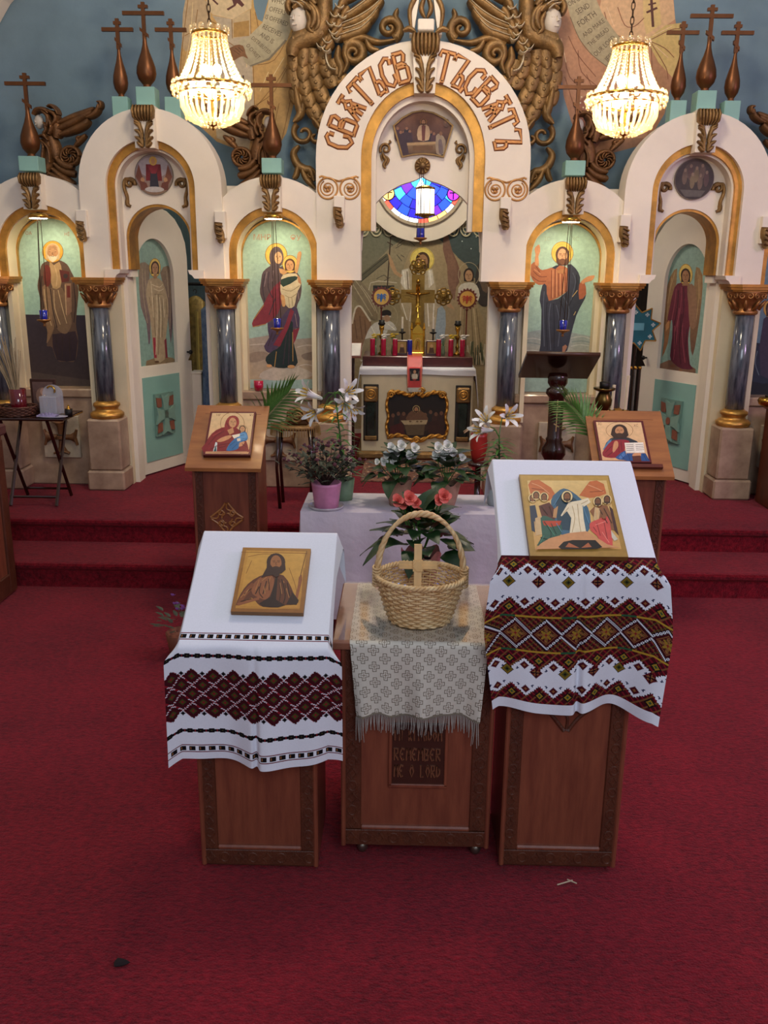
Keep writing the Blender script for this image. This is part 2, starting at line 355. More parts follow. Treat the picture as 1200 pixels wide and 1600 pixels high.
# central arch slab
NA = 28
co = arch(0, 2.505, .687, .687, 1.745, NA); ci = arch(0, 2.505, .398, .452, 1.745, NA)
P(MB().band(co, ci, YW, YW+.16), 'central_arch', WHITE)
g1 = arch(0, 2.505, .398, .452, 2.06, NA); g2 = arch(0, 2.505, .332, .385, 2.06, NA)
P(MB().band(g1, g2, YW+.025, YW+.06), 'gold_band', GOLDB)
g3 = arch(0, 2.505, .30, .345, 2.06, NA)
vsb = MB().band(arch(0, 2.505, .336, .389, 2.06, NA), arch(0, 2.505, .302, .347, 2.06, NA), YW+.055, YW+.17); P(vsb, 'inner_reveal', WHITE, smooth=2)
# tympanum with the royal-door opening (ogee tip, corbelled foot)
op = [(-.50, 1.745), (-.495, 1.80), (-.475, 1.865), (-.44, 1.90), (-.405, 1.925)]+smooth_pts([(-.398, 1.94), (-.388, 2.06), (-.352, 2.17), (-.268, 2.28), (-.145, 2.355), (-.05, 2.385), (0, 2.412)], 3)
op = op+[(-x, z) for x, z in op[-2::-1]]
n = len(op)
def resample(c, n):
    c = np.array(c); d = np.r_[0, np.cumsum(np.linalg.norm(np.diff(c, axis=0), axis=1))]; t = np.linspace(0, d[-1], n)
    return [(np.interp(q, d, c[:, 0]), np.interp(q, d, c[:, 1])) for q in t]
oo = resample([(-.60, 1.745), (-.60, 2.55), (-.45, 2.92), (0, 3.0), (.45, 2.92), (.60, 2.55), (.60, 1.745)], n)
P(MB().band(oo, op, YW+.15, YW+.22), 'tympanum', WHITE)
# slabs for the doorways and niches; mirrored in pairs
def tympan(cx, half, ztop, zs, r, zb):
    o = resample([(cx-half, zb), (cx-half, ztop-.2), (cx-half*.6, ztop), (cx+half*.6, ztop), (cx+half, ztop-.2), (cx+half, zb)], NA+5)
    return o, arch(cx, zs, r, r, zb, NA)
for sg in (-1, 1):
    cx = 1.763*sg
    o = arch(cx, 2.326, .464, .464, 1.745, NA); i_ = arch(cx, 2.318, .29, .285, 1.745, NA)
    P(MB().band(o, i_, YW-.015, YW+.17), 'door_arch', WHITE)
    P(MB().band(arch(cx, 2.318, .29, .285, 1.79, NA), arch(cx, 2.318, .246, .24, 1.79, NA), YW+.02, YW+.05), 'gold_band', GOLDB)
    P(MB().band(arch(cx, 2.318, .25, .244, 1.79, NA), arch(cx, 2.318, .232, .225, 1.79, NA), YW+.045, YW+.18), 'inner_reveal', WHITE, smooth=2)
    # tympanum: solid above, arched opening below
    o2, i2 = tympan(cx, .33, 2.60, 2.00, .222, 1.80)
    P(MB().band(o2, i2, YW+.14, YW+.20), 'door_tympanum', WHITE)
    a1 = arch(cx, 2.00, .222, .222, 1.80, NA); a2 = arch(cx, 2.00, .206, .206, 1.80, NA)
    P(MB().band(a1, a2, YW+.15, YW+.36), 'gold_soffit', GOLDB, smooth=2)
    P(MB().band(arch(cx, 2.0, .36, .30, 1.75, NA), arch(cx, 2.0, .222, .222, 1.75, NA), YW+.20, YW+.36), 'doorway_lining', WHITE)
    # moulded corbels at the foot of the doorway arch
    for s2 in (-1, 1):
        x0 = cx+s2*.245; x1 = cx+s2*.33
        for k, (zz, dd) in enumerate(((1.745, .0), (1.765, .018), (1.785, .032))):
            pass
        P(MB().prism([(x1, 1.745), (x0+s2*.02, 1.745), (x0+s2*.006, 1.765), (x0-s2*.012, 1.775), (x0-s2*.02, 1.80), (x1, 1.80)], YW-.03, YW+.2), 'corbel', WHITE)
    for cxn, nm in ((.976*sg, 'niche_arch'), (2.52*sg, 'niche_arch')):
        o = arch(cxn, 1.93, .46, .46, 1.745, NA); i_ = arch(cxn, 1.905, .297, .30, 1.745, NA)
        P(MB().band(o, i_, YW+.012, YW+.18), nm, WHITE)
        P(MB().band(arch(cxn, 1.905, .297, .30, 1.745, NA), arch(cxn, 1.905, .25, .252, 1.745, NA), YW+.03, YW+.06), 'gold_band', GOLDB)
        P(MB().band(arch(cxn, 1.905, .275, .275, .80, NA), arch(cxn, 1.905, .245, .245, .80, NA), YW+.055, YW+.235), 'niche_reveal', CREAM, smooth=2)
        P(MB().band(arch(cxn, 1.89, .252, .25, .99, NA), arch(cxn, 1.89, .240, .238, .99, NA), YW+.19, YW+.225), 'gold_fillet', GOLD, smooth=2)
        P(MB().box(cxn-.42, cxn+.42, YW+.24, YW+.30, .9, 2.35), 'niche_back', WHITE)
        # marble dado and its carved cross plate
        d = P(MB().bbox(cxn-.30, cxn+.30, YW+.10, YW+.26, ZP, .93, .008), 'marble_dado', MARBLE_T)
        P(MB().bbox(cxn-.31, cxn+.31, YW+.08, YW+.26, .93, .99, .008), 'dado_ledge', MARBLE_T)
        P(MB().bbox(cxn-.13, cxn+.13, YW+.075, YW+.11, .50, .80, .004), 'cross_plate', mat('pale_stone_plate', 'b3a48c', .6, var=.15, scale=20), d)
        mb = MB()
        for a in range(4):
            c, q = math.cos(a*PI/2), math.sin(a*PI/2)
            for pth, w_ in (([(0, .02), (0, .07), (0, .105)], [.018, .022, .045]), ([(-.055, .115), (0, .098), (.055, .115)], [.008, .014, .008])):
                mb.relief([(cxn+x*c-z*q, .65+x*q+z*c) for x, z in pth], w_, .03, YW+.078)
        mb.lathe([(.03, 0), (.03, .02)], (cxn, YW+.06, .64), 12)
        P(mb, 'carved_cross', mat('brown_carving', '6a4526', .5, var=.25, scale=20), d, smooth=2)
    # flat pilasters behind the columns and doorway jambs
    for xc, wl, wr in ((.60, .13, .13), (1.315, .125, .125), (2.17, .125, .125), (2.88, .125, .125)):
        P(MB().box(sg*xc-wl, sg*xc+wr, YW+.14, YW+.24, ZP, 1.745), 'pilaster', WHITE if xc < .7 else CREAM)
    for xj in (1.44, 2.055):
        P(MB().box(sg*xj-.04, sg*xj+.04, YW+.2, YW+.34, ZP, 2.1), 'door_jamb', WHITE)
# keystones with carved acanthus
def keystone(cx, z1, z0, wt, wb, parent=IC):
    k = P(MB().add([(cx+a*(wt if z == z1 else wb)*.5, y, z) for z in (z1, z0) for y in (YW+.05, YW-.07) for a in (-1, 1)],
        [(0, 1, 3, 2), (4, 6, 7, 5), (2, 3, 7, 6), (0, 4, 5, 1), (0, 2, 6, 4), (1, 5, 7, 3)]), 'keystone', WHITE, parent)
    H = z1-z0; mb = MB(); y = YW-.065
    zc = z0+H*.66
    for i in range(7):                        # upper curled lip
        t = (i-3)/3; x = cx+t*wt*.42
        mb.relief([(x*1.0, z1), (x+t*.004, z1-H*.12), (x, zc+H*.06), (cx+t*wt*.30, zc-.01)], [.010*wt/.13, .013*wt/.13, .013*wt/.13, .005], [.03, .055, .05, .01], y)
    for sgn in (-1, 1):                       # lower leaf lobes
        for j, (zz, ln) in enumerate(((.52, .9), (.36, .8), (.20, .6), (.08, .45))):
            b = (cx+sgn*.008, z0+H*max(.02, zz-.30)); e = (cx+sgn*wb*.46*(1 if j < 3 else .8), z0+H*(zz+.06))
            m_ = (cx+sgn*wb*.2, z0+H*(zz-.06)+.01)
            mb.relief(smooth_pts([b, m_, e], 3), taper(7, .014*wb/.12, .5), .030, y)
        mb.relief([(cx+sgn*wt*.42, zc-.005), (cx+sgn*wt*.2, zc-.02), (cx+sgn*.02, zc-.06), (cx+sgn*.012, z0+.01)], [.01, .012, .012, .008], .028, y)
    return P(mb, 'acanthus_leaf', OLDGOLD, k, smooth=True)
keystone(0, 3.21, 2.875, .165, .128)
for sg in (-1, 1):
    keystone(1.765*sg, 2.795, 2.545, .135, .125); keystone(.972*sg, 2.39, 2.17, .128, .118); keystone(2.52*sg, 2.39, 2.17, .128, .118)
# small corbel consoles on the spandrels
def console(cx, zt, sg):
    k = P(MB().bbox(cx-.035, cx+.035, YW-.055, YW+.02, zt-.17, zt, .004), 'console', WHITE)
    mb = MB(); mb.relief(smooth_pts([(cx-.01, zt-.07), (cx-.012, zt-.11), (cx, zt-.15), (cx+.008, zt-.20)], 3), [.028]*4+[.03]*3+[.026, .026, .015], .035, YW-.05)
    for i in range(4): mb.relief([(cx-.02, zt-.085-.028*i), (cx+.018, zt-.098-.028*i)], .008, .05, YW-.05)
    P(mb, 'console_leaf', OLDGOLD, k, smooth=True)
for sg in (-1, 1):
    for x, zt in ((.535, 2.27), (1.31, 2.17), (2.215, 2.17)): console(sg*x, zt, sg)
# columns
def column(x, label):
    c = thing('marble_column', (x, 6.10, ZP), label, 'column', 'columns of the icon screen')
    p = MB().bbox(x-.115, x+.115, 5.985, 6.19, .44, .80, .012); p.build('pedestal', MARBLE_T, c)
    MB().bbox(x-.13, x+.13, 5.97, 6.19, ZP, .44, .012).build('plinth', MARBLE_T, c)
    MB().lathe([(.108, .80), (.115, .815), (.115, .83), (.10, .843), (.082, .85), (.077, .862), (.082, .874), (.092, .884), (.09, .9), (.074, .908), (.064, .918)], (x, 6.10, 0), 28).build('column_base', BRASS if False else GOLD, c, True)
    MB().lathe([(.064, .91), (.0635, 1.2), (.060, 1.56)], (x, 6.10, 0), 28).build('shaft', MARBLE_B, c, True)
    cap = MB().lathe([(.064, 1.548), (.078, 1.556), (.078, 1.572), (.066, 1.58), (.07, 1.60), (.088, 1.63), (.112, 1.66), (.128, 1.69), (.13, 1.70)], (x, 6.10, 0), 28).build('capital', COPPER, c, True)
    mb = MB()
    for a in range(8):
        t = a*PI/4+PI/8
        cxs, cys = x+.118*math.cos(t), 6.10+.118*math.sin(t)
        tv = (-math.sin(t), math.cos(t))
        for q in (-1, 1):
            sp = spiral(q*.024, 1.672, .021, .004, PI/2, PI/2-q*2.6*PI, 16)
            mb.tube([(cxs+tv[0]*u, cys+tv[1]*u, z) for u, z in sp], [.0075-.0035*i/16 for i in range(17)], 5)
        mb.tube([(x+.075*math.cos(t), 6.1+.075*math.sin(t), 1.585), (x+.10*math.cos(t), 6.1+.10*math.sin(t), 1.62), (cxs, cys, 1.645)], [.016, .013, .005], 5)
    mb.build('volutes', COPPER, cap, True)
    ab = MB()
    for z0, z1, r in ((1.70, 1.712, .128), (1.712, 1.728, .142), (1.728, 1.746, .15)):
        q = r*.62; poly = [(x-r, 6.1-q), (x-q, 6.1-r), (x+q, 6.1-r), (x+r, 6.1-q), (x+r, 6.22), (x-r, 6.22)]
        n_ = 6; ab.add([(a, b, z0) for a, b in poly]+[(a, b, z1) for a, b in poly], [tuple(range(n_))[::-1], tuple(range(n_, 2*n_))]+[(i, (i+1) % n_, n_+(i+1) % n_, n_+i) for i in range(n_)])
    ab.build('abacus', mat('gilded_abacus', 'b8803c', .4, .6, var=.2), c)
for x, l in ((-.60, 'mother and child icon and the royal doorway'), (.60, 'blessing Christ icon and the royal doorway'), (-1.315, 'mother and child icon and the pale-robed angel door'),
             (1.325, 'blessing Christ icon and the crimson-robed angel door'), (-2.17, 'bishop icon and the pale-robed angel door'), (2.175, 'crimson-robed angel door and the night-blue icon')):
    column(x, 'blue-grey marble column with gilt capital between '+l)
column(-2.88, 'blue-grey marble column with gilt capital behind the dried branches')
column(2.88, 'blue-grey marble column at the far end past the night-blue icon')
# finials: onion bulbs with three-bar crosses on teal blocks
def finial(x, z0, H, blk, bw, label, r=.062):
    t = thing('onion_dome_finial', (x, 6.10, z0-blk), label, 'finial', 'onion finials with crosses on top of the icon screen')
    MB().bbox(x-bw/2, x+bw/2, 6.10-bw/2, 6.10+bw/2, z0-blk, z0, .003).build('block', TEAL, t)
    k = r/.062
    MB().lathe([(.026*k, 0), (.03*k, .006), (.022*k, .016), (.03*k, .025), (.052*k, .05), (.062*k, .085), (.058*k, .125), (.043*k, .17), (.027*k, .21), (.016*k, .25), (.011*k, .29), (.011, .31)], (x, 6.10, z0), 20).build('bulb', BRONZE, t, True)
    b = .011; top = z0+H; c = MB()
    c.box(x-b, x+b, 6.09, 6.11, z0+.28, top); zc = top-.062; L = .13*k
    c.box(x-L, x+L, 6.089, 6.111, zc-.011, zc+.011); c.box(x-.03*k, x+.03*k, 6.089, 6.111, top-.034, top-.016)
    c.add([(x-.026*k, y, z0+.315+.016) for y in (6.089, 6.111)]+[(x-.026*k, y, z0+.315+.036) for y in (6.089, 6.111)]+[(x+.026*k, y, z0+.29) for y in (6.089, 6.111)]+[(x+.026*k, y, z0+.312) for y in (6.089, 6.111)],
          [(0, 1, 3, 2), (4, 6, 7, 5), (0, 4, 5, 1), (2, 3, 7, 6), (0, 2, 6, 4), (1, 5, 7, 3)])
    c.build('cross', BRONZE, t)
for sg, dn, nn, fn in ((-1, 'pale-robed angel door', 'mother and child icon', 'bishop icon'), (1, 'crimson-robed angel door', 'blessing Christ icon', 'night-blue icon')):
    finial(.972*sg, 2.498, .50, .09, .128, 'bronze onion finial with cross above the '+nn)
    finial(2.545*sg, 2.498, .50, .09, .128, 'bronze onion finial with cross above the '+fn)
    finial(1.763*sg, 2.913, .492, .12, .12, 'tallest bronze onion finial with cross above the '+dn)
    for q, w_ in ((-1, 'outer'), (1, 'inner')):
        finial((1.763-q*.168)*sg, 2.857, .455, .16, .10, 'small bronze onion finial on the %s side above the %s' % ('central arch' if q > 0 else 'outer wall', dn), r=.047)
# ================================================================== painted pictures
def polyw(s, col, W, c2=None):
    c = hx(col); col3 = c
    if c2:
        d = hx(c2); zs = [p[2] for p in W]; z0, z1 = min(zs), max(zs)
        col3 = [tuple(c[i]+(d[i]-c[i])*(z1-p[2])/(z1-z0+1e-9) for i in range(3)) for p in W]
    s.mb.add([np.array(p)+s.n*s.k*s.dz for p in W], [tuple(range(len(W)))], col3); s.k += 1
Paint.polyw = polyw
YI = YW+.222
def niche_icon(cx, label, crop, bg, bg2):
    t = thing('icon_painting', (cx, YI+.01, .99), label, 'icon painting', 'arched icons in the niches of the screen')
    A = arch(cx, 1.89, .245, .243, .99, 24)
    MB().prism(A, YI, YI+.015).build('icon_board', mat('icon_board_wood', '6b5a44', .6), t)
    p = Paint((0, YI, 0), (0, -1, 0), crop); A2 = arch(cx, 1.89, .241, .239, .994, 24)
    p.polyw(bg, [(x, YI, z) for x, z in A2], bg2); p.A = A2; return t, p
def folds(p, col, wd, L): p.lines(col, wd, L, 3)
# ---- bishop
t, p = niche_icon(-2.52, 'arched icon of a white-bearded bishop in brown robes holding a book', (10, 330, 5.925), 'a9c4ac', '84a79c')
x0, x1 = -2.52-.241, -2.52+.241
zg = atY(90, 492, YI)[2]
p.polyw('2f2630', [(x0, YI, .994), (x1, YI, .994), (x1, YI, zg), (x0, YI, zg)], '3d2f2c')
p.polyw('4a3c36', [(x0, YI, .994), (x1, YI, .994), (x1, YI, 1.03), (x0, YI, 1.09)])
p.text('a8663c', 205, 205, 42, 'ОА'); p.text('a8663c', 560, 215, 42, 'НЇ'); p.text('8fae9e', 240, 432, 22, 'ЧУДО'); p.text('8fae9e', 605, 438, 22, 'ТВОРЕЦ')
p.poly('5f4636', '330,490 400,455 480,450 560,490 600,560 640,640 668,730 655,900 645,1050 665,1200 640,1380 560,1392 470,1380 425,1260 372,1245 400,1150 330,1000 310,800 288,690 312,560', sm=3)
p.poly('3a272b', '425,1140 640,1110 662,1200 640,1382 560,1392 470,1380 430,1260', '2a1c24')
p.poly('7c6046', '410,715 520,715 598,960 600,1060 560,1130 500,1120 445,1040 420,900', sm=3)
p.poly('8a6a4c', '335,700 400,720 430,1000 440,1090 375,1225 380,1120 345,900', sm=3)
p.poly('b08d60', '400,465 440,500 490,468 515,560 502,700 430,712 408,600', sm=2)
p.poly('6b2a20', '358,500 405,520 412,660 370,700 345,620', sm=2); p.poly('5a241e', '490,540 585,560 580,650 512,660')
p.poly('8f6a50', '540,668 600,668 606,930 552,980 540,800'); p.poly('6f2c22', '560,690 590,690 594,800 562,800')
folds(p, 'c7a679', 7, ['440,730 450,900 500,1050', '480,730 520,900 560,1040', '350,720 370,900 420,1060', '545,680 556,960', '445,500 470,600 462,700'])
folds(p, '34231f', 8, ['410,720 430,900 470,1080', '620,650 640,860 625,1030', '330,600 325,720 350,900', '520,1160 520,1370', '580,1150 590,1370', '460,1150 480,1360'])
p.ell('3a2a26', 548, 600, 22, 22)
p.head(430, 385, 50, 68, 'b98558', 'c9a878', 'd8c6a4', 'd79d33', 98)
p.ell('c08e60', 430, 345, 46, 36); p.lines('8a5c38', 4, ['395,340 465,340', '400,328 460,326', '390,358 415,350', '445,350 470,358'], 0)
p.build('painting', t)
# ---- mother and child
t, p = niche_icon(-.976, 'arched icon of a standing mother in a purple-red cloak holding a child', (370, 330, 5.93), 'a3c0a6', '93aaa2')
p.poly('9c8f82', '112,1180 300,1150 500,1190 740,1170 742,1555 118,1560', 'ab9578')
p.poly('8d7a68', '112,1320 250,1300 300,1350 180,1400 115,1390', sm=3); p.poly('b9aa98', '250,1480 500,1430 700,1500 600,1560 240,1560', sm=3); p.poly('7f6e60', '600,1330 740,1300 742,1370 640,1380', sm=3)
folds(p, 'c0b2a2', 8, ['120,1240 300,1230 420,1260', '560,1260 650,1240 735,1250', '560,1440 640,1420 738,1440'])
p.text('b58a6a', 235, 245, 75, 'МНР'); p.text('b58a6a', 545, 250, 75, 'ѲУ')
p.ell('e3b24a', 365, 405, 103, 110, 28); p.ring('8a5f22', 365, 405, 98, 103, 1.06)
p.poly('574545', '245,560 330,500 420,520 560,570 600,680 590,800 555,900 580,1080 540,1092 520,1200 500,1250 380,1300 290,1310 255,1250 300,1180 285,1040 250,860 215,760 225,650', sm=3)
p.poly('7c2c36', '400,650 300,760 250,860 160,990 148,1072 270,1042 380,950 420,800', sm=2)
p.poly('4a3950', '285,1040 400,1000 480,900 560,900 580,1080 440,1080 380,1260 300,1312 252,1250 300,1170', sm=2)
p.poly('1d2a28', '470,1040 520,1030 522,1200 566,1400 500,1446 380,1452 280,1410 272,1350 340,1290 410,1240', sm=2)
p.poly('7e2836', '500,900 450,1050 338,1240 400,1255 480,1080 530,930'); p.poly('7e2836', '520,1100 582,1080 550,1180 525,1230')
folds(p, 'b48a48', 6, ['368,1300 350,1440', '518,1120 520,1390', '250,870 160,1000', '150,1072 270,1045'])
folds(p, '3c2e36', 9, ['260,580 240,700 260,840', '300,560 290,700 330,800', '460,1150 430,1420', '490,1100 480,1420', '330,1120 290,1250', '400,1050 330,1210', '360,800 300,960'])
folds(p, '8d7674', 6, ['280,560 255,700', '340,540 330,650', '560,700 575,820', '540,950 560,1070'])
p.ell('c8935f', 300, 1432, 26, 14); p.ell('c8935f', 505, 1440, 34, 16)
p.ell('5a4848', 368, 425, 66, 98); p.head(385, 432, 36, 56, 'd2a070', None); p.poly('5a4848', '318,470 345,420 352,500 400,520 430,500 425,530 360,560 310,520', sm=2)
p.ell('e6bb58', 495, 490, 72, 84, 24); p.ring('8a5f22', 495, 490, 68, 72, 1.16)
p.poly('c8945f', '540,560 553,480 560,405 572,378 592,372 600,400 582,480 562,570', sm=2); p.poly('c8945f', '390,530 440,540 470,570 430,590 400,570')
p.poly('cbb892', '430,590 550,578 600,660 565,740 550,800 532,880 482,897 440,840 405,740 410,650', sm=2)
p.poly('26392e', '412,632 540,600 558,632 430,702', sm=2); p.poly('b07a52', '560,590 590,620 600,680 570,660'); p.poly('c8945f', '408,775 440,785 452,872 425,882 414,830', sm=2)
folds(p, '94805c', 6, ['420,720 500,740 580,690', '450,780 500,800 560,760', '480,800 490,890', '510,800 520,880'])
p.head(492, 505, 36, 50, 'c8915f', '5a3a22')
p.build('painting', t)
# ---- blessing Christ
t, p = niche_icon(.976, 'arched icon of Christ with raised hand in an orange tunic and dark mantle', (800, 340, 6.953), 'a3c0a6', '8fa99c')
p.poly('8d9a92', '95,1260 300,1220 600,1240 870,1290 860,1560 90,1560', 'a09a86'); folds(p, 'b4b2a4', 9, ['100,1330 220,1310 320,1330', '640,1310 760,1290 860,1320', '640,1400 740,1380 860,1400', '110,1450 220,1440 320,1460']); folds(p, '74837c', 9, ['100,1370 200,1360 310,1380', '650,1350 760,1340 862,1360'])
p.text('9fae8e', 385, 235, 60, 'ІС'); p.text('9fae8e', 690, 235, 60, 'ХС')
p.poly('a3623c', '188,560 240,480 290,540 330,570 440,540 520,520 615,560 615,720 600,800 400,910 370,740 290,732 225,680', sm=2)
p.poly('c48a5c', '247,505 255,400 245,340 268,308 298,295 306,370 287,420 292,522', sm=2)
folds(p, '70391f', 8, ['430,570 425,880', '470,560 465,870', '505,590 505,850', '545,610 545,830', '580,600 580,810', '230,580 300,640 380,640', '220,640 290,690 370,690', '260,530 300,590'])
folds(p, 'd19a6c', 5, ['445,570 442,870', '485,570 485,860', '525,610 525,840', '240,560 310,615', '560,610 562,820'])
p.poly('35373f', '600,510 690,550 740,650 735,760 802,840 770,920 700,1060 640,1280 612,1400 560,1472 315,1472 310,1380 320,1000 300,900 330,735 375,740 400,905 600,800', '2b2d36', sm=2)
p.poly('2c2e36', '475,520 520,515 470,560 430,545')
folds(p, '4e525c', 9, ['350,800 340,1000 350,1400', '420,930 400,1100 420,1440', '560,860 620,1000 590,1200', '660,600 690,700 640,900', '480,950 520,1150 500,1400'])
folds(p, '1d1f26', 10, ['380,920 370,1150 385,1440', '520,900 570,1050 540,1250', '700,620 700,760 620,960', '450,930 460,1200 455,1450'])
p.poly('a35b3a', '730,725 782,690 806,830 730,890', sm=2); p.poly('c48a5c', '748,695 820,640 890,628 895,645 865,685 800,702 770,722', sm=2); folds(p, 'c8a86a', 7, ['655,860 710,790', '670,1060 692,1020'])
p.poly('9a6a4c', '545,1470 548,1400 580,1380 600,1400 570,1465')
p.ell('e3b24a', 547, 385, 120, 126, 28); p.ring('96672a', 547, 385, 115, 120, 1.05); p.ring('c8923a', 547, 385, 92, 95, 1.05)
p.ell('4f3220', 548, 405, 76, 92); p.poly('4f3220', '478,400 618,400 620,490 590,520 505,520 480,480'); p.head(547, 415, 52, 78, 'cb966a', None, '6a4226')
p.poly('a87244', '478,585 520,560 590,565 560,610 500,605')
p.build('painting', t)
# ---- night-blue icon at the far end (mostly hidden past the end column)
t, p = niche_icon(2.52, 'arched icon with a dark navy ground and teal sky past the end column', (1060, 420, 4.21), '7f9aa0', '45606e')
x0, x1 = 2.52-.241, 2.52+.241
p.polyw('1d2430', [(x0, YI, .994), (x1, YI, .994), (x1, YI, 1.30), (x0, YI, 1.36)], '15161c')
p.poly('232a38', '470,560 500,500 560,520 620,480 700,520 720,720 480,740', sm=3); folds(p, '5b666c', 6, ['520,540 505,620 530,700', '560,560 575,640'])
p.ell('3c5a68', 620, 260, 60, 70); p.poly('3b3040', '560,330 680,330 720,700 540,700', sm=2); p.head(620, 270, 34, 46, 'a87a58', '3a281c', None, 'c89a44', 62)
p.build('painting', t)
# ------------------------------------------------------------------ picture above the royal doorway
YT = YW+.148
t = thing('lunette_painting', (0, YT, 2.5), 'fan-shaped Last Supper painting in a thin gilt frame above the royal doorway', 'painting')
p = Paint((0, YT-.012, 0), (0, -1, 0), (590, 160, 8))
OUT = '190,290 300,190 430,118 560,95 700,122 840,192 950,290 830,690 700,662 560,652 430,664 302,690'
W = [p.w(*q) for q in p.pts(OUT)]
MB().prism([(w_[0], w_[2]) for w_ in W], YT-.012, YT+.0).build('canvas', mat('gilt_thin_frame', '8a6a3a', .5, .4), t)
cxm, czm = np.mean([w_[0] for w_ in W]), np.mean([w_[2] for w_ in W])
fr = MB(); A = [(w_[0], w_[2]) for w_ in W]; B = [(cxm+(x-cxm)*.94, czm+(z-czm)*.93) for x, z in A]
fr.band(A, B, YT-.022, YT-.01, True).build('frame', mat('gilt_thin_frame', '8a6a3a', .5, .4), t)
p.poly('6d4636', [((x-565)*.95+565, (y-400)*.95+400) for x, y in p.pts(OUT)], '33242a')
p.poly('7a5238', '330,240 560,130 800,240 700,330 430,330', '5a3c34', sm=3)
for i in range(9):
    x = 250+i*38+(150 if i > 4 else 0); y = 330+(i % 3)*30+random.randint(-15, 15); p.ell(['4a3038', '3a2a34', '58383a', '2c2430'][i % 4], x, y+80, 42, 85); p.ell('8a6048', x, y, 17, 20)
p.poly('3c2a34', '260,420 420,380 430,640 300,650', sm=2); p.poly('8c6e50', '370,520 740,500 750,560 735,640 390,640', '5d442f'); p.poly('a98a62', '365,505 735,490 740,520 370,540'); p.poly('6a4a30', '440,545 690,540 690,600 440,605')
p.poly('b89a78', '500,340 540,280 610,280 650,340 640,470 505,470', sm=2); p.poly('6a3a34', '550,290 600,290 590,480 555,480'); p.head(573, 250, 24, 34, 'b0805a', '3e281c', '5a3a24', 'a8763c', 42)
p.poly('93816c', '730,420 790,400 850,480 830,640 735,640', sm=2); p.poly('6a5a5a', '760,480 800,470 820,630 770,640', sm=2); p.ell('7c563e', 790, 390, 20, 26); p.ell('5a4038', 860, 260, 40, 55); p.ell('7c563e', 850, 240, 18, 22)
p.build('painting', t)
# ------------------------------------------------------------------ roundels in the doorway tympana
def roundel(cx, label, dark):
    t = thing('roundel_painting', (cx, YW+.135, 2.27), label, 'painting')
    MB().prism([(cx+.128*math.cos(a*PI/20), 2.405+.128*math.sin(a*PI/20)) for a in range(40)], YW+.126, YW+.14).build('disc', mat('roundel_board', '7a6a58', .6), t)
    p = Paint((0, YW+.126, 0), (0, -1, 0)); c = atc = None
    W = lambda x, z: (cx+.128*x, YW+.126, 2.405+.128*z)
    E = lambda col, x, z, rx, rz, c2=None, n=18: p.polyw(col, [W(x+rx*math.cos(2*PI*i/n), z+rz*math.sin(2*PI*i/n)) for i in range(n)], c2)
    Q = lambda col, L, c2=None: p.polyw(col, [W(x, z) for x, z in L], c2)
    if not dark:
        E('8f8890', 0, 0, .97, .97, '8a6a52', 32); E('a39aa0', 0, .35, .8, .5)
        for q in (-1, 1): Q('7c4a38', [(q*.6, -.7), (q*.95, -.1), (q*.75, .5), (q*.62, 0), (q*.45, -.5)]); E('b98a62', q*.6, -.25, .1, .12); Q('6a3b30', [(q*.4, -.4), (q*.75, -.3), (q*.7, -.75), (q*.3, -.75)])
        Q('6a1c22', [(-.38, .5), (.38, .5), (.42, -.3), (-.42, -.3)]); Q('2e2c36', [(-.14, .35), (.14, .35), (.24, -.62), (-.24, -.62)]); Q('7d2630', [(-.3, .48), (.3, .48), (.12, .05), (-.12, .05)])
        E('c9a34e', 0, .66, .2, .22); E('b88a60', 0, .64, .1, .14); E('b9b0aa', 0, -.72, .5, .14)
    else:
        E('4f4540', 0, 0, .97, .97, '3a302d', 32); E('5d5148', 0, .4, .55, .45)
        for i_, (x, z) in enumerate(((-.5, .1), (-.22, .3), (.08, .2), (.36, .32), (.6, 0), (-.1, -.1), (.3, -.15))): E(('6d5a4c', '5f4a44', '74644c')[i_ % 3], x, z, .13, .36); E('8a7460', x, z+.33, .07, .09)
        Q('5d5650', [(-.7, -.5), (.6, -.55), (.4, -.85), (-.4, -.85)])
    p.build('painting', t)
roundel(-1.772, 'round painting of a red-robed figure between winged angels above the pale-robed angel door', False)
roundel(1.775, 'dark round painting of a crowded scene above the crimson-robed angel door', True)
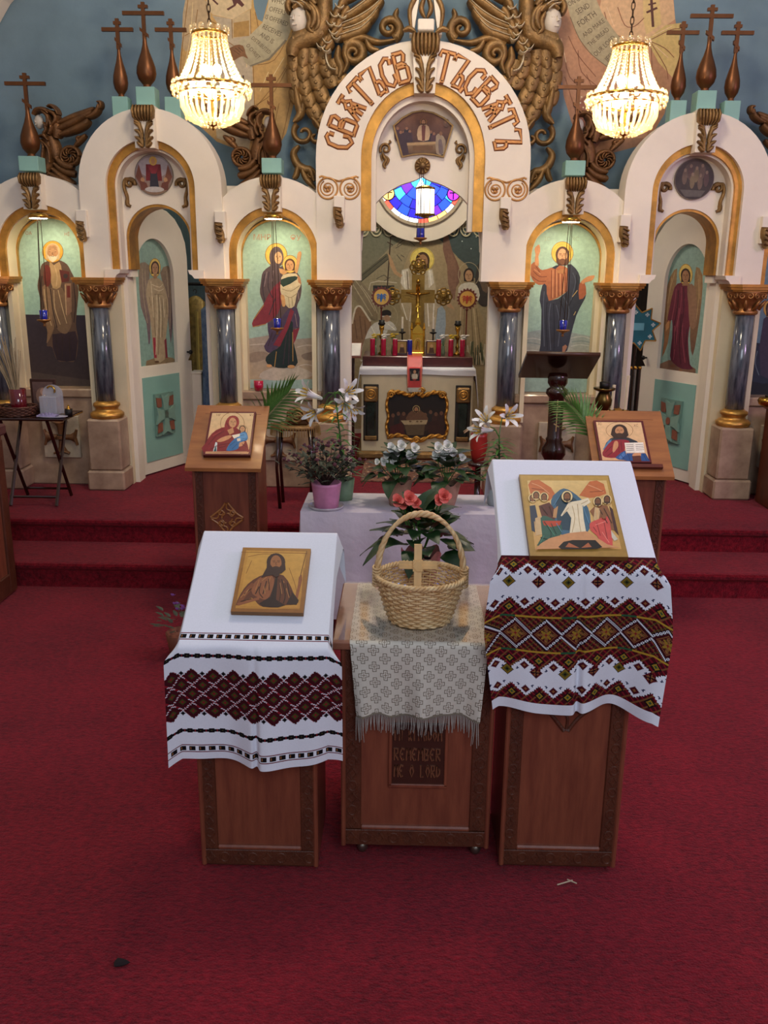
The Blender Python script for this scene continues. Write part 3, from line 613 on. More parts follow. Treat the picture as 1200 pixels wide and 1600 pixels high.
# ------------------------------------------------------------------ angel doors, standing open into the sanctuary
def deacon_door(nm, hx_, hy, ang, sg, crop, PH, knob):
    W_ = .70; H = 1.93; Z0 = ZP+.012
    d = bpy.data.objects.new(nm, None); COL.objects.link(d); d.location = (hx_, hy, Z0); d.rotation_euler.z = ang if sg < 0 else PI-ang; ORG[d] = Vector(d.location); d['kind'] = 'structure'
    flip = 1 if sg < 0 else -1           # local x runs from hinge to free edge; the viewer sees -y (left) / +y (right) face
    y0, y1 = (0, .035) if sg < 0 else (-.035, 0)
    A = arch(W_/2, H-.33, W_/2, .33, 0, 24)
    L = lambda mb, n, m, par=d, sm=False: mb.build(n, m, par, sm, local=True)
    # leaf built around the arched picture opening and the lower panel
    xs, xe, zb, zs = .10, .53, .80, 1.44
    hole = arch((xs+xe)/2, zs, (xe-xs)/2, .265, zb, 24)
    outer = resample([(xs-.02, zb-.0001)]+[(0, zb), (0, H-.33)]+[(W_/2+W_/2*math.cos(a), H-.33+.33*math.sin(a)) for a in np.linspace(PI, 0, 15)]+[(W_, H-.33), (W_, zb), (xe+.02, zb-.0001)], len(hole))
    L(MB().band(outer, hole, y0, y1), 'door_stile', WHITE)
    L(MB().box(0, W_, y0, y1, 0, .80), 'door_rail', WHITE)
    ym = y0 if sg < 0 else y1; out = -1 if sg < 0 else 1
    L(MB().box(.10, .53, min(ym, ym+out*.006), max(ym, ym+out*.006), .09, .72), 'lower_panel', TEAL)
    cp = MB(); cx, cz = .315, .43; Y0, Y1 = sorted((ym+out*.006, ym+out*.022)); cp.box(cx-.11, cx+.11, Y0, Y1, cz-.16, cz+.16)
    plate = L(cp, 'cross_plate', mat('sage_plate', '6f8f82', .6, var=.08))
    cr = MB(); rd = MB(); Y0, Y1 = sorted((ym+out*.02, ym+out*.036))
    for a in range(4):
        c, q = math.cos(a*PI/2), math.sin(a*PI/2); kz = 1.35
        cr.prism([(cx+(u*c-v*q), cz+(u*q+v*c)*kz) for u, v in ((-.022, .0), (.022, .0), (.03, .06), (.05, .112), (0, .098), (-.05, .112), (-.03, .06))], Y0, Y1)
        u, v = .068, .068; rd.prism([(cx+((u+a1*.024)*c-(v+b1*.024)*q), cz+((u+a1*.024)*q+(v+b1*.024)*c)*kz) for a1, b1 in ((-1, -1), (1, -1), (1.3, 1.3), (-1, 1))], Y0+(.0 if out > 0 else .006), Y1-(.006 if out > 0 else 0))
    L(cr, 'cross_relief', mat('sage_relief', '7f9f90', .6, var=.08), plate)
    rd.prism([(cx+.022*math.cos(a), cz+.028*math.sin(a)) for a in [i*PI/6 for i in range(12)]], min(Y0, Y1+out*.004), max(Y1, Y1+out*.004)); L(rd, 'red_inset', mat('brick_red_inset', '8a5340', .6), plate)
    kb = MB().lathe([(.006, 0), (.006, .02), (.016, .028), (.018, .038), (.010, .046)], (0, 0, 0), 12); o = L(kb, 'knob', BLACK, d, True); o.location = (W_-.05, ym, .87); o.rotation_euler.x = PI/2 if out < 0 else -PI/2
    # recessed picture
    Yb = (y1-.004, y1) if sg < 0 else (y0, y0+.004)
    L(MB().prism(arch((xs+xe)/2, zs, (xe-xs)/2+.01, .275, zb-.01, 24), *Yb), 'picture_board', mat('icon_board_wood', '6b5a44', .6))
    M = Matrix.Translation(d.location) @ Matrix.Rotation(d.rotation_euler.z, 4, 'Z')
    yp = Yb[0] if sg < 0 else Yb[1]
    P0 = M @ Vector((0, yp, 0)); nn = M.to_3x3() @ Vector((0, out, 0))
    p = Paint(P0, nn, crop)
    p.polyw('93b0a2', [tuple(M @ Vector((x, yp, z))) for x, z in hole], '809d92')
    PH(p)
    Mi = M.inverted(); p.mb.v = [tuple(Mi @ Vector(v)) for v in p.mb.v]
    p.mb.build('painting', vcol_mat('painted_surface'), d, local=True); return d
def angel_pale(p):
    p.poly('8a7355', '140,935 150,862 250,828 330,840 388,880 392,930', '6d5a42', sm=1)
    p.poly('8d7b66', '170,200 110,180 96,260 110,480 150,600 165,745 178,700 175,500 168,350', '6a5560', sm=2); p.poly('8a7560', '245,250 300,200 336,290 336,500 320,745 300,560 288,400', '62505a', sm=2)
    folds(p, 'a5937a', 4, ['120,220 130,420 158,600', '140,230 150,420', '310,240 318,420 312,640', '290,240 305,420'])
    p.poly('ad987a', '163,302 210,285 262,312 297,430 302,550 282,720 277,852 210,862 190,720 175,560 150,420', sm=2)
    p.poly('9c3040', '195,700 212,700 222,842 203,842'); p.poly('7c2a35', '274,718 288,705 298,842 283,842')
    folds(p, 'd2c2a2', 5, ['180,310 190,420 200,560', '220,400 225,560 215,820', '240,420 250,560 245,700', '265,430 275,560', '185,330 240,350 262,330', '200,360 240,375 270,360'])
    folds(p, '7c694e', 4, ['200,420 205,600 212,690', '232,400 240,560 232,820', '258,430 262,560 258,700', '170,420 180,480', '285,430 292,540', '205,400 260,400'])
    p.ell('5a3a24', 222, 868, 16, 7); p.ell('5a3a24', 290, 888, 14, 14)
    p.ell('e4c468', 208, 215, 40, 66, 24); p.ring('a8782c', 208, 215, 37, 40, 1.65); p.head(209, 222, 21, 40, 'b68862', '4a3226'); p.poly('a47c58', '200,258 220,258 224,290 196,290')
def angel_red(p):
    p.poly('7c5c48', '145,950 165,872 260,832 360,842 440,892 440,962', '5f4436', sm=1)
    p.poly('93764f', '316,213 270,270 235,400 225,560 228,700 213,812 252,720 275,560 302,380', '8a5a36', sm=2); p.poly('93764f', '445,203 487,260 480,440 452,650 420,805 402,680 412,450 430,330', '6a4a3c', sm=2)
    folds(p, 'b09066', 4, ['300,240 260,400 245,560', '280,280 250,450', '455,230 462,400 440,600', '470,260 470,420'])
    p.poly('6d2838', '298,342 340,310 400,322 425,440 402,600 390,700 402,860 425,892 350,892 290,852 268,805 282,680 282,560 248,585 265,480', '5a2030', sm=2)
    p.poly('8a6850', '385,332 442,345 445,600 402,605 392,450', sm=2); p.poly('b07e50', '262,560 235,600 240,640 262,610')
    folds(p, '8f4450', 5, ['310,350 300,450 280,560', '345,340 340,480 300,640', '330,480 310,700 290,830', '365,420 350,650 370,850', '300,600 295,800'])
    folds(p, '431825', 6, ['325,360 318,480 295,600', '360,340 360,500 330,700', '345,520 330,720 340,860', '385,620 375,760 400,870', '310,640 300,760'])
    p.ell('7a5038', 285, 872, 18, 12); p.ell('7a5038', 338, 905, 12, 18)
    p.ell('e4c468', 375, 255, 46, 73, 24); p.ring('a8782c', 375, 255, 43, 46, 1.58); p.head(374, 268, 24, 42, 'a87a54', '3a2418', None)
    p.poly('9c7450', '362,300 388,300 400,330 350,330')
deacon_door('door_1', -2.055, 6.36, math.radians(66.5), -1, (195, 370, 4.446), angel_pale, 1)
deacon_door('door_2', 2.06, 6.36, math.radians(64), 1, (985, 370, 4.32), angel_red, 1)
# ================================================================== carved and gilded ornament
DGOLD = mat('letter_outline', '6d3a1e', .5, .2); LGOLD = mat('letter_gold', 'b57a42', .42, .45, var=.15, scale=10)
GL = {'С': ['.34,.42 .12,.5 -.22,.36 -.34,0 -.26,-.34 .05,-.5 .34,-.34', '.34,.42 .30,.22', '.34,-.34 .34,-.12'],
      'В': ['-.28,-.5 -.28,.5', '-.36,.5 .22,.5 .30,.40 .20,.18', '-.28,.02 .30,.02 .36,-.06 .36,-.42 .28,-.5 -.36,-.5', '.30,.02 .10,.14 -.28,.10'],
      'Ѧ': ['-.30,.5 .30,.5', '0,.5 0,.30', '0,.30 -.24,.14 0,-.02 .24,.14 0,.30', '-.16,.06 -.40,-.5', '.16,.06 .40,-.5', '0,-.02 0,-.5', '-.30,-.16 .30,-.16'],
      'Т': ['-.44,.30 -.38,.5 .38,.5 .44,.30', '0,.5 0,-.5', '-.12,-.5 .12,-.5'],
      'Ъ': ['-.5,.30 -.42,.5 .26,.5 -.10,-.5', '.04,-.06 .30,-.10 .38,-.2 .34,-.5 -.12,-.5'], ',': ['0,-.40 -.06,-.6']}
CA = IC
def letter(ch, ang, w=.108, h=.168, r=.547):
    o = MB(); g = MB(); ca, sa = math.cos(ang), math.sin(ang)
    for st in GL[ch]:
        q = []
        for s_ in st.split():
            u, v = map(float, s_.split(',')); u *= w; v *= h
            q.append((r*ca+v*ca+u*sa, 2.505+r*sa+v*sa-u*ca))
        o.relief(q, .0160, .0035, YW, 3); g.relief(q, .0122, .0065, YW, 3)
    k = g.build('letter', LGOLD, CA); o.build('letter_outline', DGOLD, k)
zc = 2.505
def angpx(crop, x, y): w_ = atY(crop[0]+x/crop[2], crop[1]+y/crop[2], YW); return math.atan2(w_[2]-zc, w_[0])
c1 = (430, 0, 5.217); c2 = (660, 0, 5.217)
for ch, x, y in (('С', 540, 1155), ('В', 572, 1030), ('Ѧ', 632, 880), ('Т', 695, 745), ('Ъ', 790, 655), (',', 885, 690), ('С', 905, 570), ('В', 1015, 515)): letter(ch, angpx(c1, x, y))
for ch, x, y in (('Т', 195, 510), ('Ъ', 305, 570), (',', 345, 690), ('С', 440, 635), ('В', 520, 735), ('Ѧ', 602, 880), ('Т', 665, 985), ('Ъ', 670, 1150)): letter(ch, angpx(c2, x, y))
for sg in (-1, 1):     # double scroll at the springing
    k = MB()
    for cx, q in ((-.612, 1), (-.468, -1)):
        k.relief([(sg*x, z) for x, z in spiral(cx, 2.318, .064, .064, PI*.5+q*.5, PI*.5+q*(.5+2*PI), 28)], .0065, .007, YW, 4)
        k.relief([(sg*x, z) for x, z in spiral(cx, 2.318, .050, .018, PI*.5+q*.5, PI*.5+q*(.5+3.2*PI), 28)], .0045, .006, YW, 4)
        for a in range(3): k.lathe([(.012, 0), (.011, .006), (.004, .011)], (0, 0, 0), 8); k.v[-24:] = [(sg*(cx+.013*math.cos(a*2.1+.5))+v[0], YW-v[2], 2.318+.013*math.sin(a*2.1+.5)+v[1]) for v in k.v[-24:]]
        k.relief([(sg*x, z) for x, z in ((cx-q*.055, 2.385), (cx-q*.04, 2.392), (-.54, 2.362))], .0065, .006, YW, 4)
    k.build('scroll_ornament', mat('thin_gold_line', 'b8854a', .42, .5), CA, True)
# scroll brackets inside the tympana
def tymp_scroll(parent, cx, cz, s, sg, y, nm='scroll_bracket'):
    k = MB(); T = lambda L: [(cx+sg*x*s, cz+z*s) for x, z in L]
    k.relief(T(spiral(0, .35, .42, .08, -.6, -.6+PI*2.6, 26)), [.13*s-.06*s*i/26 for i in range(27)], .028, y)
    k.relief(T(smooth_pts([(.25, .1), (.1, -.2), (-.05, -.45), (.12, -.75), (-.02, -1.0)], 4)), taper(17, .16*s, .4), .026, y)
    k.relief(T(smooth_pts([(.05, -.1), (-.22, -.4), (-.02, -.8)], 4)), taper(9, .11*s), .02, y)
    k.relief(T([(-.25, .72), (-.34, .86), (-.28, .95)]), [.07*s, .11*s, .06*s], .03, y)
    k.relief(T(smooth_pts([(.2, .0), (.32, -.15), (.22, -.5)], 4)), taper(9, .10*s), .02, y)
    return k.build(nm, OLDGOLD, parent, True)
for sg in (-1, 1):
    tymp_scroll(IC, sg*.243, 2.545, .088, sg, YW+.15)
    for q in (-1, 1):
        cx = 1.766*sg+q*.185; k = MB(); T = lambda L: [(cx+q*x, 2.305+z) for x, z in L]
        k.relief(T(spiral(-.012, .045, .036, .006, PI*1.1, PI*1.1-PI*2.4, 22)), [.014-.005*i/22 for i in range(23)], .02, YW+.14)
        k.relief(T(smooth_pts([(-.045, .055), (.012, .072), (.026, .02), (.01, -.04), (.012, -.085), (-.012, -.10)], 4)), [.012]*14+[.015]*4+[.010]*3, .022, YW+.14)
        k.build('scroll_bracket', OLDGOLD, IC, True)
k = MB(); k.lathe([(.052, 0), (.052, .012), (.046, .02), (.02, .022), (.02, .03), (.012, .036)], (0, 0, 0), 24)
k.v = [(v[0]+0.0, YW+.15-v[2], 2.475+v[1]) for v in k.v]
for i in range(12):
    a = i*PI/6; k.relief([(.022*math.cos(a), 2.475+.022*math.sin(a)), (.036*math.cos(a), 2.475+.036*math.sin(a)), (.047*math.cos(a), 2.475+.047*math.sin(a))], [.003, .009, .006], .010, YW+.132, 4)
k.build('rosette', OLDGOLD, IC, True)
# ------------------------------------------------------------------ carved angels
FACE = mat('ivory_face', 'cdc1b0', .55, var=.05)
LGT = mat('ivory_highlight', 'd8c9a8', .5, .1)
class Carve:
    def __init__(s, crop, Y, mir): s.c = crop; s.Y = Y; s.m = mir
    def q(s, x, y):
        w_ = atY(s.c[0]+x/s.c[2], s.c[1]+y/s.c[2], s.Y); X = w_[0]
        for m in s.m: X = 2*m-X
        return (X, w_[2])
    def r(s, mb, pts, wid, h=.03, k=4, y=0., p=.5, tp=True, n=6):
        P_ = smooth_pts([s.q(*map(float, a.split(','))) for a in pts.split()] if isinstance(pts, str) else [s.q(*a) for a in pts], k)
        w_ = wid/s.c[2]/225.; mb.relief(P_, taper(len(P_), w_, p) if tp else w_, h, s.Y-y, n); return mb
    def sp(s, mb, cx, cy, r0, r1, a0, a1, w0, w1, h=.03, y=0., n=24):
        P_ = [s.q(cx+a, cy-b) for a, b in spiral(0, 0, r0, r1, a0, a1, n)]
        k = 1/s.c[2]/225.; mb.relief(P_, [(w0+(w1-w0)*i/n)*k for i in range(n+1)], h, s.Y-y); return mb
def head_carve(c, t, cx, cy, r, side, tilt=0.):
    X, Z = c.q(cx, cy); R = r/c.c[2]/225.; sgn = side
    for m in c.m: sgn = -sgn
    f = MB().ball((X, c.Y-.03, Z), R, 14, 10, (.86, .8, 1.22)); 
    f.relief([(X+sgn*R*.35, Z+R*.3), (X+sgn*R*.45, Z-R*.15)], [R*.1, R*.16], R*.35, c.Y-.03-R*.62); f.relief([(X+sgn*R*.1, Z-R*.55), (X+sgn*R*.55, Z-R*.52)], R*.09, R*.16, c.Y-.03-R*.6)
    for e in (-.05, .62): f.relief([(X+sgn*R*(e-.16), Z+R*.2), (X+sgn*R*(e+.12), Z+R*.2)], R*.07, R*.1, c.Y-.03-R*(.68 if e < .3 else .5))
    f.build('face', FACE, t, True)
    return X, Z, R, sgn
def big_angel(mir, label):
    c = Carve((430, 0, 5.217), 6.30, mir); X, Z = c.q(330, 1000); t = thing('carved_angel', (X, 6.3, Z-.25), label, 'carved angel', 'large gilt angels flanking the central arch')
    B = lambda mb, n, m=OLDGOLD: mb.build(n, m, t, True)
    # body and shoulder mass
    mb = MB(); c.r(mb, '420,-90 400,60 395,180 350,280 240,330 160,380 140,470', 75, .075, p=.25); c.r(mb, '150,330 230,300 330,310 400,270', 70, .07, p=.3); B(mb, 'shoulder')
    # lower wing: four rows of overlapping scales
    rows = ['165,400 150,560 165,720 190,860', '240,400 225,560 235,700 270,830 330,930 400,1040', '310,400 300,540 330,680 390,800 450,890', '390,420 400,520 430,620 490,710', '470,480 500,600 560,680']
    for ri, rw in enumerate(rows):
        P_ = smooth_pts([tuple(map(float, a.split(','))) for a in rw.split()], 6); L = len(P_); nf = max(2, L//5)
        for j in range(nf-1, -1, -1):
            a = P_[int(j*(L-1)/nf)]; b = P_[min(L-1, int((j+1.25)*(L-1)/nf))]; mb = MB()
            P2 = smooth_pts([c.q(*a), c.q((a[0]+b[0])/2, (a[1]+b[1])/2), c.q(*b)], 4); ww = 60/5.217/225.; mb.relief(P2, [ww*k_ for k_ in (.85, .95, 1, 1.02, 1, .96, .85, .62, .2)], [.012+.005*(nf-j)+.010*k_/8 for k_ in range(9)], 6.30)
            e = c.q((a[0]+b[0])/2, (a[1]+b[1])/2); mb.lathe([(.011, 0), (.011, .004), (.006, .006)], (0, 0, 0), 8); mb.v[-24:] = [(e[0]+v[0], 6.30-.016-.005*(nf-j)-v[2], e[1]+v[1]) for v in mb.v[-24:]]
            B(mb, 'feather')
    mb = MB(); c.r(mb, '165,700 190,850 205,930 150,1000', 34, .04); c.r(mb, '230,840 215,930 180,985', 26, .035); B(mb, 'feather')
    # upper wing: small scales edged in ivory, then long flight feathers
    for x, y in ((540, 50), (500, 120), (470, 190), (520, 200), (490, 260), (440, 330), (390, 370), (510, 300), (430, 400), (560, 130)):
        mb = MB(); c.r(mb, [(x+45, y-55), (x+15, y-20), (x-10, y+25)], 38, .075, p=.4); B(mb, 'feather')
        mb = MB(); c.r(mb, [(x-45, y+5), (x-25, y+35), (x+5, y+42), (x+28, y+22)], 7, .095, p=.3); B(mb, 'feather_edge', LGT)
    for a in ('520,180 640,110 780,10 900,-70', '540,230 680,170 800,90 880,10', '530,280 660,240 760,180 840,90', '500,330 620,290 700,260 780,190', '560,20 660,-50 760,-120'):
        mb = MB(); c.r(mb, a, 40, .06, p=.35); B(mb, 'feather')
        P_ = [tuple(map(float, q.split(','))) for q in a.split()]; mb = MB(); c.r(mb, [(x+4, y-22) for x, y in P_], 6, .07, p=.3); B(mb, 'feather_edge', LGT)
    mb = MB(); c.r(mb, '420,410 420,490 450,560 500,580', 9, .06, p=.4); B(mb, 'feather_edge', LGT)
    # scrolls against the arch
    for a in ((640, 440, 95, 12, 2.4, 2.4-PI*3.2, 42, 14), (930, 235, 95, 10, -1.2, -1.2+PI*3.0, 40, 12), (235, 1090, 92, 20, 2.2, 2.2+PI*2.2, 24, 14), (330, 1120, 60, 14, 1.2, 1.2-PI*1.9, 24, 12)):
        mb = MB(); c.sp(mb, *a, h=.045); B(mb, 'scroll')
    for a, w_ in (('560,600 590,520 570,440 600,350 700,310 800,340 870,350 990,330', 30), ('1000,320 1020,220 980,140 1000,80', 26), ('740,330 780,400 850,420', 28), ('520,380 510,480 540,560 520,640', 34), ('200,1190 150,1250 180,1340 240,1380 290,1390 320,1480', 34), ('190,1340 175,1420 150,1460', 26), ('220,1370 250,1450 330,1540', 26), ('300,960 350,1020 380,1100 350,1190', 22)):
        mb = MB(); c.r(mb, a, w_, .045, p=.4); B(mb, 'acanthus')
    mb = MB(); c.sp(mb, 290, 1420, 42, 8, PI*.5, PI*.5-PI*2.2, 14, 7, h=.03); B(mb, 'scroll')
    # head
    Xh, Zh, R, sgn = head_carve(c, t, 195, 175, 78, -1)
    mb = MB()
    for a, w_ in (('130,120 110,60 150,0 230,-30', 34), ('150,90 200,50 260,60 300,110', 36), ('250,60 310,90 330,170 300,250', 40), ('290,40 350,120 360,220 330,270', 34), ('260,110 290,180 280,250 320,290', 30), ('200,-10 280,0 340,60', 40)): c.r(mb, a, w_, .085, p=.4)
    B(mb, 'hair'); mb = MB(); 
    for a in ('140,40 190,50 240,90', '150,10 210,25 260,60', '170,-20 230,-10 270,30'): c.r(mb, a, 8, .10, p=.4)
    B(mb, 'headband', LGT)
big_angel([], 'large gilt carved angel with scaled wings beside the mother and child icon')
big_angel([0.], 'large gilt carved angel with scaled wings beside the blessing Christ icon')
def small_angel(mir, label):
    c = Carve((0, 130, 7.62), 6.24, mir); X, Z = c.q(720, 1100); t = thing('carved_angel', (X, 6.26, Z-.1), label, 'carved angel', 'small carved angels in the spandrels')
    B = lambda mb, n, m=BROWNGOLD: mb.build(n, m, t, True)
    mb = MB(); c.r(mb, '560,620 600,760 590,900 560,1060', 95, .055, p=.35); c.r(mb, '620,640 660,800 690,900', 85, .055, p=.35); c.r(mb, '680,480 700,560 690,660', 80, .06, p=.4); B(mb, 'body')
    for a, w_ in (('520,680 560,760 550,900 570,1080', 30), ('540,700 620,800 640,960', 26), ('500,650 560,640 620,700', 24)):
        mb = MB(); c.r(mb, a, w_, .085, p=.4); B(mb, 'drapery_fold')
    for a, w_ in (('700,560 850,490 1000,410 1130,350', 60), ('720,480 880,420 1020,370 1150,310', 50), ('740,620 900,560 1020,500 1080,440', 52), ('1060,420 1130,380 1180,330 1200,260', 40), ('1180,330 1220,290 1215,240 1180,235', 26)):
        mb = MB(); c.r(mb, a, w_, .06, p=.35); B(mb, 'feather')
    for j, a in enumerate(('660,960 760,1040 880,1080 920,1090', '640,1020 740,1110 840,1180 910,1210', '690,900 780,980 900,1010', '620,1080 720,1150 800,1210 880,1240')):
        mb = MB(); c.r(mb, a, 48, .045+.006*j, p=.35); B(mb, 'feather')
    mb = MB(); c.sp(mb, 850, 870, 105, 105, 0, 2*PI, 26, 26, h=.045); B(mb, 'scroll_ring')
    for i in range(9):
        a = i*2*PI/9; mb = MB(); c.r(mb, [(850+20*math.cos(a), 870+20*math.sin(a)), (850+58*math.cos(a+.5), 870+58*math.sin(a+.5)), (850+88*math.cos(a+1.0), 870+88*math.sin(a+1.0))], 17, .05, p=.5); B(mb, 'scroll_petal')
    for a, w_ in (('900,760 970,680 1040,620', 36), ('960,720 930,660 980,640', 24), ('500,1080 580,1110 600,1030', 24)):
        mb = MB(); c.r(mb, a, w_, .04, p=.4); B(mb, 'acanthus')
    head_carve(c, t, 490, 470, 62, -1)
    mb = MB()
    for a, w_ in (('430,390 470,330 560,330 620,380', 34), ('540,350 600,400 610,480 570,560', 38), ('590,340 680,380 700,450 650,520', 36), ('600,300 640,280 700,330 730,390', 24), ('560,480 590,560 560,620 600,660', 28), ('620,440 650,540 620,620', 34)): c.r(mb, a, w_, .08, p=.4)
    B(mb, 'hair')
small_angel([], 'small carved angel with a round scroll between the bishop icon and door arch')
small_angel([-1.763], 'small carved angel with a round scroll between the pale angel door and mother icon')
small_angel([-1.763, 0.], 'small carved angel with a round scroll between Christ icon and crimson angel door')
small_angel([0.], 'small carved angel with a round scroll past the crimson-robed angel door')
# crest on top of the central arch
t = thing('carved_crest', (.02, 6.0, 3.2), 'cream and gold carved crest rising above the central keystone', 'carving')
mb = MB(); mb.prism([(-.10, 3.21), (-.075, 3.21), (-.035, 3.46), (.035, 3.46), (.075, 3.21), (.10, 3.21), (.06, 3.55), (.16, 3.62), (-.16, 3.62), (-.06, 3.55)], 6.0, 6.10); mb.build('crest_body', WHITE, t)
MB().bbox(-.05, .05, 5.97, 6.05, 3.225, 3.29, .006).build('crest_block', WHITE, t)
mb = MB()
for sg in (-1, 1): mb.relief(smooth_pts([(sg*.085, 3.22), (sg*.10, 3.34), (sg*.06, 3.45), (sg*.17, 3.50)], 4), taper(13, .016), .02, 6.0); mb.relief(smooth_pts([(sg*.005, 3.30), (sg*.03, 3.36), (sg*.0, 3.44)], 4), taper(9, .016), .03, 6.02)
mb.relief(smooth_pts([(-.14, 3.225), (-.10, 3.24), (-.06, 3.215)], 4), taper(9, .018), .03, 6.0); mb.relief(smooth_pts([(.14, 3.225), (.10, 3.24), (.06, 3.215)], 4), taper(9, .018), .03, 6.0)
mb.build('crest_leaf', OLDGOLD, t, True)
# ================================================================== mural on the upper wall
p = Paint((0, 6.42, 0), (0, -1, 0), (260, 0, 5.333))
p.poly('c39a58', '185,-80 140,250 106,560 112,780 200,980 420,1180 700,1290 900,1270 1000,1110 1062,860 1064,250 1050,100 1000,-80 870,-80 800,182 760,160 732,60 715,-80', 'b58c54', sm=1)
p.poly('b3a184', '380,128 545,160 700,78 704,300 716,560 732,900 690,1250 420,1150 380,800 420,500 500,430 470,260', sm=1)
p.poly('cdb488', '345,-80 715,-80 708,68 550,160 385,122 330,40'); p.poly('bfa57a', '550,160 704,75 700,295 552,320')
p.poly('a98245', '560,190 690,170 690,300 560,310'); p.poly('b79c74', '170,-60 340,20 370,130 330,330 160,430 130,300', sm=2)
p.poly('5a3026', '500,75 560,40 545,-10 600,-20 650,40 630,60 590,25 575,50 515,88'); p.line('5a3026', 14, '380,-10 430,38')
folds(p, '8a6230', 6, ['180,0 150,240 118,560 125,760', '330,40 360,160 420,200', '545,160 550,320', '700,80 705,300', '740,100 770,300 720,560', '1050,260 1000,560 740,900', '1040,500 900,760 740,880', '1060,700 1000,1000 960,1170', '725,560 735,920', '500,340 560,380', '1020,300 900,500 760,540', '260,80 230,240 150,300', '940,860 900,1050 880,1240'])
folds(p, 'd8bd88', 6, ['220,20 200,300 150,560', '850,600 780,760', '980,480 860,680', '660,340 670,560', '820,900 800,1150'])
p.poly('cdbd98', '862,-80 1005,-80 1058,190 1005,340 860,500 705,555 650,520 600,345 690,300 800,190 845,60', '9f9272', sm=1)
p.poly('7d7058', '1005,340 860,500 705,555 690,548 850,485 990,330')
for tx, x, y, a, sz in (('WHO', 930, 12, .18, 62), ('OFFERS', 925, 92, .26, 60), ('IS OFFERED', 918, 172, .34, 56), ('RECEIVES', 880, 255, .44, 58), ('AND IS', 838, 318, .58, 56), ('DISTRIBUTED', 788, 378, .72, 46), ('O CHRIST', 722, 430, .86, 48)): p.text('5f5038', x, y, sz, tx, a, .72)
p.poly('7f5632', '490,440 570,378 640,382 662,450 682,492 640,470 600,482 540,512', sm=2); folds(p, '50331c', 5, ['575,400 620,440', '600,395 640,430', '560,420 610,455'])
p.line('4f3d30', 14, '640,628 648,750'); p.line('4f3d30', 10, '600,738 715,736')
p.build('painting', wb)
p = Paint((0, 6.42, 0), (0, -1, 0), (860, 0, 5.333))
p.poly('b98862', '130,-80 60,300 90,620 110,800 170,1000 260,1250 420,1300 800,1200 950,950 1010,700 1090,470 1075,330 1040,160 1020,-80', 'a87858', sm=1)
p.poly('d0a87c', '440,-80 405,90 560,330 800,330 1040,160 1015,-80'); p.poly('c9ac6a', '800,330 960,210 1090,190 1075,330 1100,460 1030,660 900,520', sm=1); p.poly('d2b274', '770,-60 900,-60 925,200 800,290 775,180')
p.poly('c08f6c', '520,600 700,340 830,340 850,700 800,1150 520,1150', sm=1); p.poly('8f5a44', '230,850 300,790 420,1180 330,1290 260,1150', sm=1)
p.line('5a3428', 22, '840,-20 855,225'); p.line('5a3428', 18, '800,105 890,65'); p.line('5a3428', 14, '815,40 880,25')
folds(p, '86563a', 7, ['110,420 160,640 300,760', '230,420 260,600 420,740', '150,300 230,460 380,640', '450,100 500,260 600,310', '560,60 620,210 700,220 780,150', '820,340 1000,250 1080,240', '820,340 950,400 1030,480', '830,345 960,560 980,660', '840,400 850,700', '880,640 870,900', '940,720 900,960', '120,640 200,900 270,1150', '780,560 790,900', '300,620 420,900'])
folds(p, 'ddba90', 7, ['90,320 130,520', '470,60 530,220', '850,300 1010,220', '870,380 980,480', '700,560 720,900', '620,640 600,1000'])
p.poly('b3a27c', '110,-80 350,-80 430,110 520,240 590,330 545,600 470,560 350,460 240,320 165,140', '9c8e6c', sm=1); folds(p, '7a684a', 6, ['165,140 240,320 350,460 530,595'])
for tx, x, y, a, sz in (('ON US', 205, 10, -.5, 56), ('SEND', 270, 75, -.55, 66), ('FORTH', 305, 160, -.6, 72), ('AND MAKE', 360, 235, -.65, 56), ('THE BREAD', 400, 310, -.7, 54), ('OUR LORD', 450, 385, -.75, 58), ('JESUS', 505, 465, -.8, 62)): p.text('5a4a34', x, y, sz, tx, a, .78)
for i in range(16): p.ell('d8c8a4', 225+(i % 8)*24+(i//8)*10, 820+(i % 8)*38+(i//8)*(-50), 7, 7, 8, flat=True)
p.build('painting', wb)
# ================================================================== sanctuary mural, frieze and stained glass
YM = 8.4
p = Paint((0, YM, 0), (0, -1, 0), (540, 330, 5))
p.poly('8f8366', '-700,130 1900,130 1900,1700 -700,1700', 'a8946c')
p.poly('6a6c58', '-700,130 560,130 330,300 120,520 30,700 -700,900', '8f8266', sm=0); p.poly('3f4d4c', '640,130 1900,130 1900,900 1000,520 860,340', '4c5550')
p.poly('a08c68', '560,250 740,260 860,350 1000,520 900,900 760,1060 480,1060 420,700 460,420', sm=2)
p.poly('7d5a48', '780,130 830,300 900,480 860,600 820,500 760,300', sm=2); p.poly('86634e', '800,330 870,420 850,700 800,560', sm=2)
p.poly('5e5a44', '110,500 320,330 345,360 130,545'); folds(p, '3f3c2e', 7, ['125,505 320,350', '120,550 335,372']); folds(p, '5a5340', 6, ['400,270 470,220 540,270', '390,290 440,260', '400,340 440,390', '430,340 460,360', '240,530 300,500 330,530', '300,545 350,515'])
p.poly('2b2a26', '215,580 380,580 380,700 215,700'); p.ring('b7a88c', 298, 640, 0, 0)
folds(p, 'c2b59a', 8, ['195,760 195,560 400,560']); 
p.line('42301f', 10, '355,160 325,600'); p.line('42301f', 8, '312,193 395,200'); p.line('42301f', 8, '335,170 375,173'); p.line('42301f', 8, '325,240 370,265')
